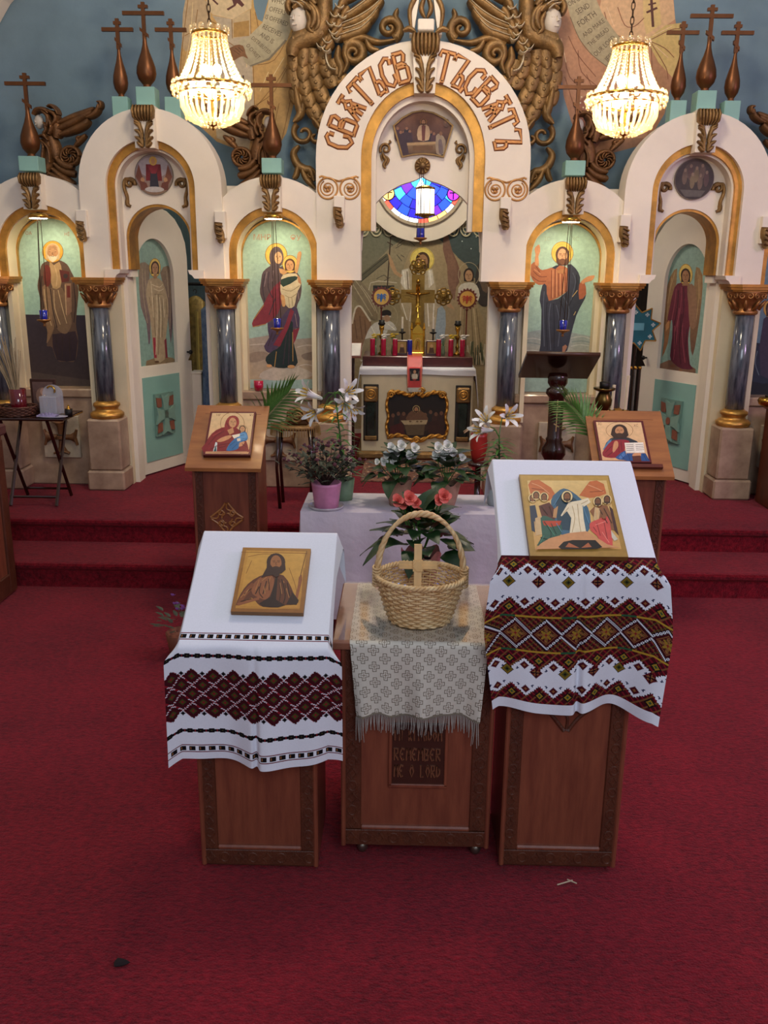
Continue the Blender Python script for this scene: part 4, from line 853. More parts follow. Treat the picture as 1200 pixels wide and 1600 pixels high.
# risen figure
p.poly('b9a888', '440,460 500,440 680,450 700,560 720,720 760,760 740,1060 500,1060 490,860 430,760', sm=1); p.poly('d7cdb8', '440,460 490,450 500,600 470,620 430,560'); p.poly('d7cdb8', '640,450 675,460 690,560 650,600')
folds(p, 'efe8d8', 8, ['450,470 465,600', '655,460 670,580', '440,720 480,850', '520,700 500,860', '690,720 680,920', '640,720 650,900']); folds(p, '7c6c52', 8, ['480,470 490,610', '560,700 560,980', '610,720 620,1000', '720,760 700,1000'])
p.poly('b48e66', '330,320 365,380 400,470 445,500 430,520 380,490 345,420', sm=1); p.poly('b48e66', '760,690 820,720 855,770 800,750', sm=1)
p.poly('9aa8ac', '720,760 780,780 770,1000 700,1060', sm=2)
p.ell('e6cf6a', 598, 378, 95, 95, 30); p.ring('b4923a', 598, 378, 88, 92); p.head(602, 395, 40, 58, 'a87c54', '4a301e', '4f3522')
# seated angels
p.poly('8a7a5e', '35,470 110,540 200,640 260,760 250,850 190,830 100,720 40,620', sm=2); folds(p, 'b8a888', 6, ['60,520 150,640 230,780', '50,560 130,690 210,820', '120,580 200,690 250,800'])
p.poly('8d6a4c', '45,880 70,760 110,740 150,790 200,860 190,980 120,1060 50,1060', sm=2); p.line('d8ccb4', 14, '50,880 75,765 112,742 150,790 195,860', 3); folds(p, '6a4c36', 6, ['70,850 90,1000', '110,820 130,1000', '150,850 160,980'])
p.poly('cfc8b8', '195,900 260,860 350,860 390,900 395,935 330,930 300,1000 200,1060 150,1160 110,1160 150,1000', sm=2); p.poly('9a8a6c', '150,1000 300,960 420,1160 110,1160', sm=1)
p.ring('b4a684', 330, 830, 74, 78, 1.3); p.ell('2a221e', 318, 800, 40, 30); p.line('d8d0c0', 10, '282,822 355,822'); p.ell('b08a68', 322, 838, 26, 26); folds(p, 'f0ead8', 7, ['200,900 230,960', '330,880 385,925', '260,880 300,920'])
p.poly('3d3530', '1030,420 1100,360 1150,400 1150,640 1100,740 1040,720 1010,600', sm=2); p.poly('6b5644', '1060,380 1140,340 1160,500 1100,640 1050,560', sm=2); folds(p, '8c7458', 6, ['1090,400 1070,540', '1120,400 1110,560'])
p.ring('b4a684', 962, 495, 80, 84, 1.15); p.poly('d0c8b4', '880,600 930,560 1000,560 1040,610 1035,700 900,720', sm=2); p.poly('a08c66', '880,720 1020,715 1080,850 1120,1050 1140,1180 860,1180', sm=1); folds(p, '7e6c4c', 8, ['930,740 920,1100', '980,740 1000,1120', '1020,760 1060,1100']); folds(p, 'c4b28c', 7, ['900,740 890,1100', '1000,760 1030,1100'])
p.head(962, 505, 30, 46, 'b98f68', '33261e')
for i in range(26): x = 960+random.random()*200; p.line(['3c4630', '6a6a48', 'c8bfa0'][i % 3], 7, [(x, 1200), (x+random.randint(-25, 25), 1010+random.randint(0, 120))])
for x, y in ((980, 293), (910, 235), (850, 180), (935, 180), (1020, 200)): p.ell('dfe6e0', x, y, 5, 5, 8, flat=True)
# frieze
p.poly('8a8264', '-700,48 1900,48 1900,132 -700,132'); folds(p, 'b0a684', 6, ['-700,50 1900,50', '-700,130 1900,130'])
for i in range(-6, 18):
    x = i*100+40; p.ring('c4ba96', x, 128, 40, 48, 1.5, 24); p.ring('c4ba96', x, 128, 20, 27, 1.6, 20); p.line('c4ba96', 6, [(x+50, 128), (x+50, 75)])
p.build('painting', sw)
# cream surround and the round window
cxw, _, czw = atY(658, 278, YM-.03); R0 = .385
win = bpy.data.objects.new('window_1', None); COL.objects.link(win); win.location = (cxw, YM-.03, czw); ORG[win] = Vector(win.location); win['kind'] = 'structure'
C = lambda r, n=48: [(cxw+r*math.cos(2*PI*i/n), czw+r*math.sin(2*PI*i/n)) for i in range(n)]
MB().band(C(.545), C(.40), YM-.05, YM+.0, True).build('window_surround', WHITE, win)
MB().band(C(.41), C(.383), YM-.075, YM-.0, True).build('window_frame', mat('window_frame_paint', 'b9a88c', .6), win)
GLC = {'b': ('1a3fd0', 2.2), 'd': ('2018a8', 1.8), 'c': ('35a8e8', 2.4), 'v': ('5a1fc8', 2.0), 'w': ('e4ecf6', 2.6), 'r': ('d84a3a', 2.0), 'o': ('f0b060', 2.4), 'm': ('a428d8', 2.0)}
def glass(k): return emit_mat('stained_glass_'+k, GLC[k][0], GLC[k][1])
rings = [(.0, .10), (.10, .19), (.19, .27), (.27, .345), (.345, .383)]; seq = ['wcwc', 'vbcbdwbv', 'cbdbbvcbdb', 'bdbcbvbd', 'rwowrwwo']
for ri, (a, b) in enumerate(rings):
    ns = (6, 10, 16, 20, 26)[ri]
    for j in range(ns):
        t0 = 2*PI*j/ns+ri*.2; t1 = 2*PI*(j+1)/ns+ri*.2; g = .004/max(b, .05); m_ = 4
        o_ = [(cxw+(b-.003)*math.cos(t), czw+(b-.003)*math.sin(t)) for t in np.linspace(t0+g, t1-g, m_)]; i_ = [(cxw+(a+.003)*math.cos(t), czw+(a+.003)*math.sin(t)) for t in np.linspace(t0+g, t1-g, m_)]
        MB().band(o_, i_, YM-.035, YM-.030).build('pane', glass(seq[ri][(j*3+ri) % len(seq[ri])]), win)
for q in (-1, 1):
    x, z = cxw+q*.29, czw-.135; k = 'o' if q < 0 else 'm'
    MB().prism([(x+.055*math.cos(a*PI/10), z+.055*math.sin(a*PI/10)) for a in range(20)], YM-.042, YM-.035).build('pane', glass(k), win)
    mb = MB(); mb.relief(spiral(x, z, .055, .055, 0, 2*PI, 20), .005, .006, YM-.042, 4); mb.relief([(x, z-.045), (x, z+.045)], .005, .006, YM-.042, 4); mb.relief([(x-.035, z+.01), (x+.035, z+.01)], .005, .006, YM-.042, 4); mb.build('lead_came', BLACK, win)
MB().prism(C(.385), YM-.029, YM-.024).build('lead_backing', BLACK, win)
# ================================================================== altar
YA = 7.2; AX = atY(652, 600, YA)[0]; ZT = atY(650, 576, YA)[2]
al = thing('altar_table', (AX, YA+.35, ZP), 'cream altar table with dark marble colonettes and a draped white cloth', 'altar')
STONE = mat('cream_altar_stone', 'cfc0a0', .6, var=.05)
MB().bbox(AX-.455, AX+.455, YA, YA+.7, ZP, ZT-.01, .006).build('altar_body', STONE, al)
mb = MB(); mb.bbox(AX-.49, AX+.49, YA-.05, YA+.74, ZP, ZP+.07, .02); mb.build('gilt_base_moulding', OLDGOLD, al)
for sg in (-1, 1):
    x = AX+sg*.375; n_ = MB().bbox(x-.062, x+.062, YA-.012, YA+.01, ZP+.155, ZT-.13, .004).build('colonette_recess', mat('dark_niche', '2a221a', .5), al)
    MB().bbox(x-.04, x+.04, YA-.04, YA-.008, ZP+.19, ZT-.27, .012).build('colonette', mat('black_green_marble', '0f1614', .2, var=.4, scale=9, col2='2c3a34', coat=.4), al)
    MB().bbox(x-.056, x+.056, YA-.05, YA-.005, ZT-.27, ZT-.145, .012).build('gilt_capital', OLDGOLD, al); MB().bbox(x-.05, x+.05, YA-.05, YA-.005, ZP+.165, ZP+.20, .006).build('gilt_foot', OLDGOLD, al)
    k_ = MB(); k_.relief(spiral(x, ZT-.205, .036, .036, 0, 2*PI, 18), .006, .008, YA-.05, 4); k_.relief(spiral(x, ZT-.205, .022, .004, 0, 4*PI, 18), .006, .008, YA-.05, 4); k_.build('capital_rosette', GOLD, al)
# cloth over the altar
mb = MB(); nx, rows = 40, []
for v in range(9):
    r = []
    for i in range(nx+1):
        u = i/nx; x = AX+(u-.5)*1.10
        if v <= 4: y = YA+.70-(.72*v/4); z = ZT+.004
        else: y = YA-.022-.004*math.sin(u*20); z = ZT-.012*(v-4)-.004*math.sin(u*9)*(v-4)/4
        e = abs(u-.5)*1.10-.47
        if e > 0: x = AX+math.copysign(.47+e*.35, u-.5); z -= e*(3.2 if v < 7 else 3.4)*(1 if v > 2 else .6)
        r.append((x, y, z))
    rows += r
mb.add(rows, [(v*(nx+1)+i, v*(nx+1)+i+1, (v+1)*(nx+1)+i+1, (v+1)*(nx+1)+i) for v in range(8) for i in range(nx)]); mb.build('altar_cloth', CLOTH, al, True)
ZG = atY(650, 557, YA+.12)[2]
MB().bbox(AX-.45, AX+.45, YA+.10, YA+.60, ZT+.006, ZG, .004).build('gradine', mat('mahogany', '4a1a14', .3, var=.25, coat=.4), al)
# painting on the altar front
t = thing('framed_painting', (AX, YA-.02, .5), 'dark Last Supper painting in a twisted gilt frame on the altar front', 'painting')
p = Paint((0, YA-.010, 0), (0, -1, 0), (540, 480, 5)); W = [p.w(*q) for q in ((325, 670), (790, 670), (790, 1020), (325, 1020))]
MB().prism([(w_[0], w_[2]) for w_ in W], YA-.010, YA-.002).build('canvas', mat('dark_canvas', '1c1512', .5), t)
p.poly('1f1814', '330,675 785,675 785,1015 330,1015', '2a1a14')
for i in range(10): x = 370+i*42; y = 830+random.randint(-25, 25); p.ell(['3a241c', '2c2420', '43281e'][i % 3], x, y+50, 34, 70); p.ell('6e4a36', x, y-8, 13, 16)
p.poly('6a4a34', '490,830 550,800 620,830 640,900 480,900', sm=2); p.poly('b09a74', '430,885 640,880 630,915 460,920', sm=1); p.poly('5c4a34', '460,918 620,915 610,1000 480,1000'); p.poly('4a1c18', '350,930 440,900 470,1010 340,1010', sm=1); p.poly('3a2018', '640,900 720,880 780,960 770,1010 650,1010', sm=1)
for x in (505, 560, 590): p.ell('6a5030', x, 892, 10, 6)
p.ring('c8b070', 552, 795, 24, 28); p.head(552, 800, 15, 20, 'b08058', '3a2418', '4a3020')
p.build('painting', t)
fr = MB(); gold2 = GOLDB
def twist(pts):
    P_ = smooth_pts(pts, 8); out = ([], [])
    for i, q in enumerate(P_):
        a = i*.75
        for k in (0, 1): out[k].append((q[0], YA-.018-.010*math.cos(a+k*PI), q[1]+.010*math.sin(a+k*PI)))
    for k in (0, 1): fr.tube(out[k], .011, 6)
K = lambda L: [(p.w(x, y)[0], p.w(x, y)[2]) for x, y in L]
twist(K([(345, 665), (320, 760), (335, 850), (318, 930), (335, 1015)])); twist(K([(770, 670), (795, 760), (780, 860), (798, 940), (775, 1020)]))
twist(K([(335, 1010), (430, 1000), (550, 1045), (680, 1005), (775, 1015)])); twist(K([(345, 660), (430, 665), (510, 690), (550, 665), (600, 690), (690, 665), (770, 675)]))
for x, y in ((355, 680), (755, 685), (590, 655), (550, 1035)):
    q = p.w(x, y); fr.tube([(q[0]+.03*a, YA-.03, q[2]+.03*b) for a, b in spiral(0, 0, 1, .15, 0, 3.5*PI, 18)], [.010-.004*i/18 for i in range(19)], 6)
fr.build('twisted_frame', gold2, t, True)
# red stole hanging over the front
q0 = atY(640, 553, YA+.09); q1 = atY(658, 606, YA-.03); hw = .062; xc = AX+.0
xc = atY(648, 580, YA-.03)[0]
mb = MB(); prof = [(YA+.3, ZG+.004), (YA+.095, ZG+.004), (YA+.085, ZG-.01), (YA+.0, ZT+.012), (YA-.034, ZT+.004), (YA-.036, ZT-.08), (YA-.034, atY(648, 606, YA-.03)[2])]
vs = [(xc+s_*hw*(1 if i < 5 else 1-.08*(i-4)/2), y, z) for i, (y, z) in enumerate(prof) for s_ in (-1, 1)]; mb.add(vs, [(2*i, 2*i+1, 2*i+3, 2*i+2) for i in range(len(prof)-1)])
st = mb.build('red_stole', mat('coral_red_satin', 'c23a34', .45, var=.12, scale=25, spec=.6), None); tag(st, 'coral red satin stole with a small printed icon hanging over the altar cloth', 'stole')
pp = Paint((0, YA-.037, 0), (0, -1, 0), (540, 480, 5)); pp.poly('1e1a1c', '500,478 580,478 578,575 502,575'); pp.ell('9a4038', 538, 545, 22, 28); pp.ell('b98a66', 540, 505, 11, 14); pp.poly('c8b8a0', '520,520 560,520 565,560 515,560', sm=1); folds(pp, '7a7060', 5, ['505,500 520,560', '575,500 560,560']); pp.poly('b9b4a8', '482,628 590,628 585,662 495,662', sm=0); folds(pp, 'e89a70', 4, ['486,350 486,620', '594,350 590,620'])
pp.build('printed_icon', st)
# gilt tabernacle
TGOLD = mat('bright_polished_gold', 'e6b544', .22, .85, var=.15, scale=20)
Yt = YA+.36; xt = atY(652, 556, Yt)[0]; zt = ZG; s_ = .0058
t = thing('tabernacle', (xt, Yt, zt), 'bright gold tabernacle with spires and a small cross on the altar', 'tabernacle')
mb = MB(); mb.bbox(xt-.058, xt+.058, Yt-.05, Yt+.05, zt, zt+.015, .003); mb.bbox(xt-.048, xt+.048, Yt-.042, Yt+.042, zt+.015, zt+.17, .004); mb.build('shrine', TGOLD, t)
mb = MB(); mb.prism([(xt-.055, zt+.17), (xt+.055, zt+.17), (xt+.03, zt+.215), (xt, zt+.25), (xt-.03, zt+.215)], Yt-.045, Yt+.045); mb.lathe([(.024, .24), (.028, .26), (.012, .30), (.006, .33)], (xt, Yt, zt), 10)
for sg in (-1, 1): mb.lathe([(.008, .0), (.008, .2), (.012, .21), (.003, .26)], (xt+sg*.052, Yt-.045, zt), 8)
mb.build('gable', TGOLD, t)
mb = MB(); mb.box(xt-.004, xt+.004, Yt-.004, Yt+.004, zt+.32, zt+.42); mb.box(xt-.022, xt+.022, Yt-.004, Yt+.004, zt+.385, zt+.393); mb.build('small_cross', TGOLD, t)
mb = MB(); mb.band(arch(xt, zt+.10, .03, .035, zt+.03, 12), arch(xt, zt+.10, .022, .027, zt+.03, 12), Yt-.05, Yt-.042); mb.relief([(xt, zt+.04), (xt, zt+.11)], [.014, .006], .008, Yt-.042); mb.build('door_relief', GOLD, t)
# votive candles
def votive(px, m, label, py=557, Yv=YA+.19, h=.135, r=.021):
    x = atY(px, py, Yv)[0]; t = thing('votive_candle', (x, Yv, ZG), label, 'candle', 'glass votive candles on the altar')
    MB().lathe([(r*.96, 0), (r, .004), (r, h-.01), (r*.94, h)], (x, Yv, ZG), 16).build('glass', m, t, True); MB().lathe([(r*.85, h), (r*.85, h+.002), (.002, h+.003)], (x, Yv, ZG), 12).build('wax', mat('wax_white', 'e8dcc8', .5), t)
    MB().tube([(x, Yv, ZG+h), (x, Yv, ZG+h+.012)], .0015, 5).build('wick', BLACK, t)
for px, l in ((582, 'at the end by the kneeling angel'), (599, 'beside the blue bird fan pole'), (617, 'beside the small icon next to the blue candle'), (685, 'beside the small icon by the tabernacle'), (704, 'beside the yellow flowers'), (722, 'at the end by the seated angel')): votive(px, REDG, 'crimson glass votive candle on the altar '+l)
votive(640, BLUEG, 'cobalt blue glass votive candle beside the gold tabernacle', Yv=YA+.24, h=.125)
# small icons, candlesticks, flowers, fans on the altar
for px, l in ((628, 'blue candle'), (674, 'crimson candle and the tabernacle')):
    Yv = YA+.28; x = atY(px, 556, Yv)[0]; t = thing('small_icon', (x, Yv, ZG), 'small brown framed icon on the altar beside the '+l, 'icon', 'small icons on the altar')
    MB().bbox(x-.047, x+.047, Yv, Yv+.014, ZG, ZG+.118, .003).build('frame', mat('mahogany', '4a1a14'), t)
    p = Paint((0, Yv-.001, 0), (0, -1, 0)); Wl = lambda a, b: (x+a, Yv-.001, ZG+b); p.polyw('b08a4a', [Wl(-.036, .012), Wl(.036, .012), Wl(.036, .106), Wl(-.036, .106)]); p.polyw('5a3a28', [Wl(-.024, .014), Wl(.024, .014), Wl(.016, .06), Wl(-.016, .06)]); p.polyw('c89a6a', [Wl(.013*math.cos(a*PI/5), .073+.015*math.sin(a*PI/5)) for a in range(10)]); p.build('painting', t)
for px, l in ((596, 'blue bird fan'), (714, 'red bird fan')):
    Yv = YA+.30; x = atY(px, 556, Yv)[0]; t = thing('brass_candlestick', (x, Yv, ZG), 'turned brass candlestick with dark cup below the '+l, 'candlestick', 'brass candlesticks on the altar')
    MB().lathe([(.03, 0), (.032, .008), (.014, .02), (.012, .05), (.018, .065), (.010, .08), (.009, .12), (.018, .135), (.022, .15), (.012, .165), (.012, .19), (.020, .205), (.022, .24)], (x, Yv, ZG), 14).build('stick', BRASS, t, True)
    MB().lathe([(.022, .24), (.030, .245), (.030, .255), (.024, .26), (.024, .28), (.012, .28)], (x, Yv, ZG), 14).build('cup', BLACK, t, True)
for px, l in ((628, 'on the kneeling angel side'), (676, 'on the seated angel side')):
    Yv = YA+.42; x = atY(px, 556, Yv)[0]; t = thing('iron_candlestick', (x, Yv, ZG), 'black iron candlestick with white taper '+l, 'candlestick', 'black candlesticks behind the small icons')
    MB().lathe([(.03, 0), (.03, .006), (.006, .012), (.006, .16), (.03, .17), (.03, .178), (.011, .18), (.011, .205)], (x, Yv, ZG), 12).build('holder', BLACK, t, True); MB().lathe([(.009, .20), (.008, .30), (.002, .303)], (x, Yv, ZG), 10).build('taper', mat('wax_white', 'e8dcc8', .5), t)
def posy(px, col, l):
    Yv = YA+(.25 if px != 614 else .33); x = atY(px, 556, Yv)[0]; t = thing('flower_posy', (x, Yv, ZG), l, 'flowers', 'small flower bunches on the altar')
    MB().lathe([(.014, 0), (.018, .03), (.012, .06), (.016, .075)], (x, Yv, ZG), 10).build('vase', mat('clear_green_glass', '7a8a6a', .2), t, True)
    mb = MB(); ml = MB()
    for i in range(9):
        a = i*2.4; r = .006+.0035*i; c = (x+r*math.cos(a), Yv+r*math.sin(a)*.6, ZG+.15+.015*math.sin(i*1.7)); mb.lathe([(.003, -.006), (.013, 0), (.015, .004), (.004, .006)], c, 7); ml.tube([(x, Yv, ZG+.06), ((x+c[0])/2, Yv, ZG+.11), c], .0016, 4)
    ml.build('stems', LEAFL, t); mb.build('blossoms', mat('posy_'+col, {'y': 'd8b830', 'w': 'e8e4dc'}[col], .6), t)
for px, c, l in ((586, 'y', 'bunch of yellow flowers behind the end candle by the kneeling angel'), (601, 'w', 'bunch of white flowers below the blue bird fan'), (614, 'y', 'bunch of yellow flowers between two crimson candles'), (692, 'w', 'bunch of white flowers beside the small icon'), (706, 'y', 'bunch of yellow flowers behind the crimson candle'), (724, 'w', 'bunch of white flowers behind the end candle by the seated angel')): posy(px, c, l)
def fan(px, py, bird, l):
    Yv = YA+.5; q = atY(px, py, Yv); x, z = q[0], q[2]; t = thing('liturgical_fan', (x, Yv, ZG), l, 'processional fan', 'round fans on poles behind the altar')
    MB().tube([(x, Yv, ZG), (x, Yv, z-.07)], .006, 8).build('pole', mat('red_brown_pole', '6a2a1c', .4), t)
    n_ = 36; MB().prism([(x+(.092 if i % 2 else .074)*math.cos(2*PI*i/n_), z+(.092 if i % 2 else .074)*math.sin(2*PI*i/n_)) for i in range(n_)], Yv-.006, Yv+.006).build('rayed_rim', mat('red_brown_pole', '6a2a1c', .4), t)
    MB().prism([(x+.064*math.cos(2*PI*i/24), z+.064*math.sin(2*PI*i/24)) for i in range(24)], Yv-.010, Yv-.006).build('gold_disc', mat('pale_gold_disc', 'd8a850', .4, .3), t)
    mb = MB(); y = Yv-.010
    for sg in (-1, 1):
        for k in range(3): mb.relief([(x+sg*.006, z+.012-.012*k), (x+sg*.028, z+.022-.014*k), (x+sg*(.045-.006*k), z+.012-.022*k)], [.004, .006, .002], .004, y, 4)
    mb.relief([(x, z+.028), (x, z), (x-.004, z-.04)], [.006, .010, .006], .005, y, 5); mb.build('bird', mat('bird_'+bird, {'b': '2a6ab0', 'r': 'b03a28'}[bird], .5), t)
    MB().ball((x, Yv, z-.09), .012, 8, 6).build('finial_knob', mat('red_brown_pole', '6a2a1c', .4), t, True)
fan(596, 464, 'b', 'round gold fan with a blue bird on a red pole'); fan(730, 467, 'r', 'round gold fan with a red bird on a red pole')
# great gilt cross behind the altar
Yc = YA+.62; q = atY(653, 463, Yc); x, z = q[0], q[2]; k = .0059
t = thing('altar_cross', (x, Yc, ZG), 'large brass cross with openwork trefoil ends standing behind the tabernacle', 'cross')
mb = MB(); mb.box(x-.055, x+.055, Yc-.01, Yc+.01, ZG, z+.18); mb.box(x-.145, x+.145, Yc-.0101, Yc+.0101, z-.055, z+.055); mb.build('cross_body', mat('aged_brass', '86662e', .36, .8, var=.25, scale=14, bump=.2), t)
for dx, dz in ((-.22, 0), (.22, 0), (0, .24)):
    mb = MB()
    for ox, oz, r in ((0, 0, .042), (-.045, 0, .026), (.045, 0, .026), (0, .045, .026), (0, -.045, .026), (-.035, .035, .02), (.035, .035, .02), (-.035, -.035, .02), (.035, -.035, .02)):
        c = (x+dx+ox, Yc, z+dz+oz); mb.tube([(c[0]+r*math.cos(2*PI*i/16), Yc, c[2]+r*math.sin(2*PI*i/16)) for i in range(16)], .008, 5, closed=True)
    mb.prism([(x+dx+.036*math.cos(2*PI*i/16), z+dz+.036*math.sin(2*PI*i/16)) for i in range(16)], Yc-.006, Yc+.006)
    mb.build('trefoil_openwork', mat('aged_brass', '9a7434'), t, True)
MB().ball((x, Yc, z+.335), .014, 8, 6).build('top_ball', mat('aged_brass', '9a7434'), t, True)
mb = MB(); mb.relief([(x, z-.13), (x, z+.10)], [.016, .018], .02, Yc-.01); mb.relief([(x-.10, z+.03), (x, z+.015), (x+.10, z+.03)], [.006, .012, .006], .016, Yc-.01); mb.ball((x, Yc-.02, z+.125), .018, 8, 6); mb.build('corpus', BRASS, t, True)
# oriental rug in front of the altar
def rug_mat():
    m = mat('oriental_rug', '5a1f1c', .95, var=.3, scale=30, col2='8a6a54'); return m
mb = MB(); mb.bbox(-.41, .45, 6.36, 7.12, ZP, ZP+.012, .003); rug = mb.build('oriental_rug', rug_mat()); tag(rug, 'patterned red oriental rug on the carpet before the altar', 'rug')
rb = MB()
for i in range(31):
    for j in range(19):
        x = -.39+i*.0273; y = 6.40+j*.0378; k = (i*7+j*5) % 5
        if k in (0, 2, 3): s_ = .013 if k else .009; rb.add([(x-s_, y, ZP+.0128), (x, y-s_, ZP+.0128), (x+s_, y, ZP+.0128), (x, y+s_, ZP+.0128)], [(0, 1, 2, 3)], hx(['c8a888', '1f1820', '2f3a4a', 'a8856a', '7a5a3a'][(i+2*j) % 5]))
rb.build('woven_motifs', vcol_mat('woven_wool', .95), rug)
# ================================================================== sanctuary lantern and hanging lamps
def tubelamp():
    Yv = 6.9; q = atY(664, 334, Yv); x, z0 = q[0], q[2]; z1 = atY(664, 296, Yv)[2]; t = thing('sanctuary_lantern', (x, Yv, z0-.02), 'lit white cylindrical glass lantern hanging in front of the stained glass', 'lantern')
    MB().lathe([(.066, z0), (.066, z1)], (x, Yv, 0), 24).build('glass_cylinder', emit_mat('lit_lantern_glass', (1, .93, .82), 2.4), t, True)
    MB().lathe([(.072, z1), (.072, z1+.012), (.02, z1+.03)], (x, Yv, 0), 20).build('lantern_cap', BRASS, t, True); MB().lathe([(.02, z0-.03), (.05, z0-.015), (.076, z0-.012), (.076, z0)], (x, Yv, 0), 20).build('lantern_foot', BRASS, t, True)
    mb = MB(); 
    for i in range(6): a = i*PI/3; mb.tube([(x+.067*math.cos(a), Yv+.067*math.sin(a), z0), (x+.067*math.cos(a), Yv+.067*math.sin(a), z1)], .003, 5)
    mb.build('rib', BRASS, t); MB().tube([(x, Yv, z1+.03), (x, Yv, 3.2)], .004, 5).build('chain', CHAINM, t)
tubelamp()
def hang_lamp(pxl, pyl, pxt, pyt, Yl, label, light=True, ztop=None):
    q = atY(pxl, pyl, Yl); x, z = q[0], q[2]; qt = atY(pxt, pyt, Yl); xt_, zt_ = qt[0], (ztop or qt[2])
    t = thing('hanging_lamp', (x, Yl, z-.09), label, 'hanging lamp', 'blue glass oil lamps hanging on chains')
    MB().lathe([(.022, 0), (.024, .004), (.026, .06), (.023, .06), (.021, .008)], (x, Yl, z-.03), 16, cap=False).build('glass_cup', BLUEG, t, True)
    MB().lathe([(.004, -.075), (.010, -.068), (.004, -.06), (.012, -.05), (.032, -.042), (.044, -.036), (.044, -.030), (.02, -.028)], (x, Yl, z), 18).build('dish', COPPER, t, True)
    mb = MB()
    for a in range(3): mb.tube([(x+.03*math.cos(a*2.1+.5), Yl+.03*math.sin(a*2.1+.5), z-.03), (xt_+.012*math.cos(a*2.1+.5), Yl+.012*math.sin(a*2.1+.5), zt_)], .0022, 5)
    mb.build('chains', CHAINM, t)
    return x, z, xt_, zt_
for pl, pt, cx, l in (((68, 492), (60, 341), -2.52, 'bishop'), ((433, 505), (427, 342), -.976, 'mother and child'), ((880, 508), (892, 347), .976, 'blessing Christ')):
    x, z, xt_, zt_ = hang_lamp(*pl, *pt, YW-.10, 'blue glass lamp on thin chains hanging before the %s icon' % l)
    xl = xt_-.0; Yl = YW-.10
    t = thing('picture_light', (xl, YW-.04, zt_), 'small lit dish lamp on the keystone above the %s icon' % l, 'lamp', 'picture lights above the icons')
    MB().lathe([(.05, .030), (.058, .016), (.06, .006), (.052, .0)], (xl, Yl, zt_), 20, 1.1).build('shade', BRASS, t, True)
    MB().lathe([(.050, -.002), (.050, .004)], (xl, Yl, zt_), 20, 1.1).build('bulb_disc', emit_mat('lit_bulb_disc', (1, .9, .68), 30), t, True); MB().bbox(xl-.012, xl+.012, Yl, YW-.05, zt_+.02, zt_+.04, .002).build('bracket', CHAINM, t)
    l_ = bpy.data.lights.new('picture_lamp', 'SPOT'); l_.energy = 4.5; l_.color = (1, .85, .58); l_.spot_size = 2.4; l_.spot_blend = .8; l_.shadow_soft_size = .03; o = bpy.data.objects.new('picture_lamp', l_); COL.objects.link(o); o.location = (xl, Yl+.03, zt_-.02)
    o.rotation_euler = (Vector((cx, YI, 1.65))-o.location).to_track_quat('-Z', 'Y').to_euler()
hang_lamp(657, 364, 659, 258, YW+.05, 'blue glass lamp on chains hanging in the royal doorway', ztop=2.46)
# ================================================================== chandeliers
def crystal():
    m = bpy.data.materials.new('warm_crystal'); m.use_nodes = True; nt = m.node_tree; nt.nodes.clear(); N = nt.nodes.new
    out = N('ShaderNodeOutputMaterial'); tr = N('ShaderNodeBsdfTransparent'); tr.inputs[0].default_value = (1, .95, .82, 1); gl = N('ShaderNodeBsdfGlossy'); gl.inputs[0].default_value = (1, .92, .75, 1); gl.inputs[1].default_value = .08
    tl = N('ShaderNodeBsdfTranslucent'); tl.inputs[0].default_value = (1, .86, .6, 1); m1 = N('ShaderNodeMixShader'); m1.inputs[0].default_value = .45; m2 = N('ShaderNodeMixShader'); m2.inputs[0].default_value = .45
    tc = N('ShaderNodeTexNoise'); tc.inputs['Scale'].default_value = 160; nt.links.new(tc.outputs['Fac'], m1.inputs[0])
    nt.links.new(gl.outputs[0], m1.inputs[1]); nt.links.new(tl.outputs[0], m1.inputs[2]); nt.links.new(tr.outputs[0], m2.inputs[1]); nt.links.new(m1.outputs[0], m2.inputs[2]); nt.links.new(m2.outputs[0], out.inputs[0]); return m
CRY = crystal()
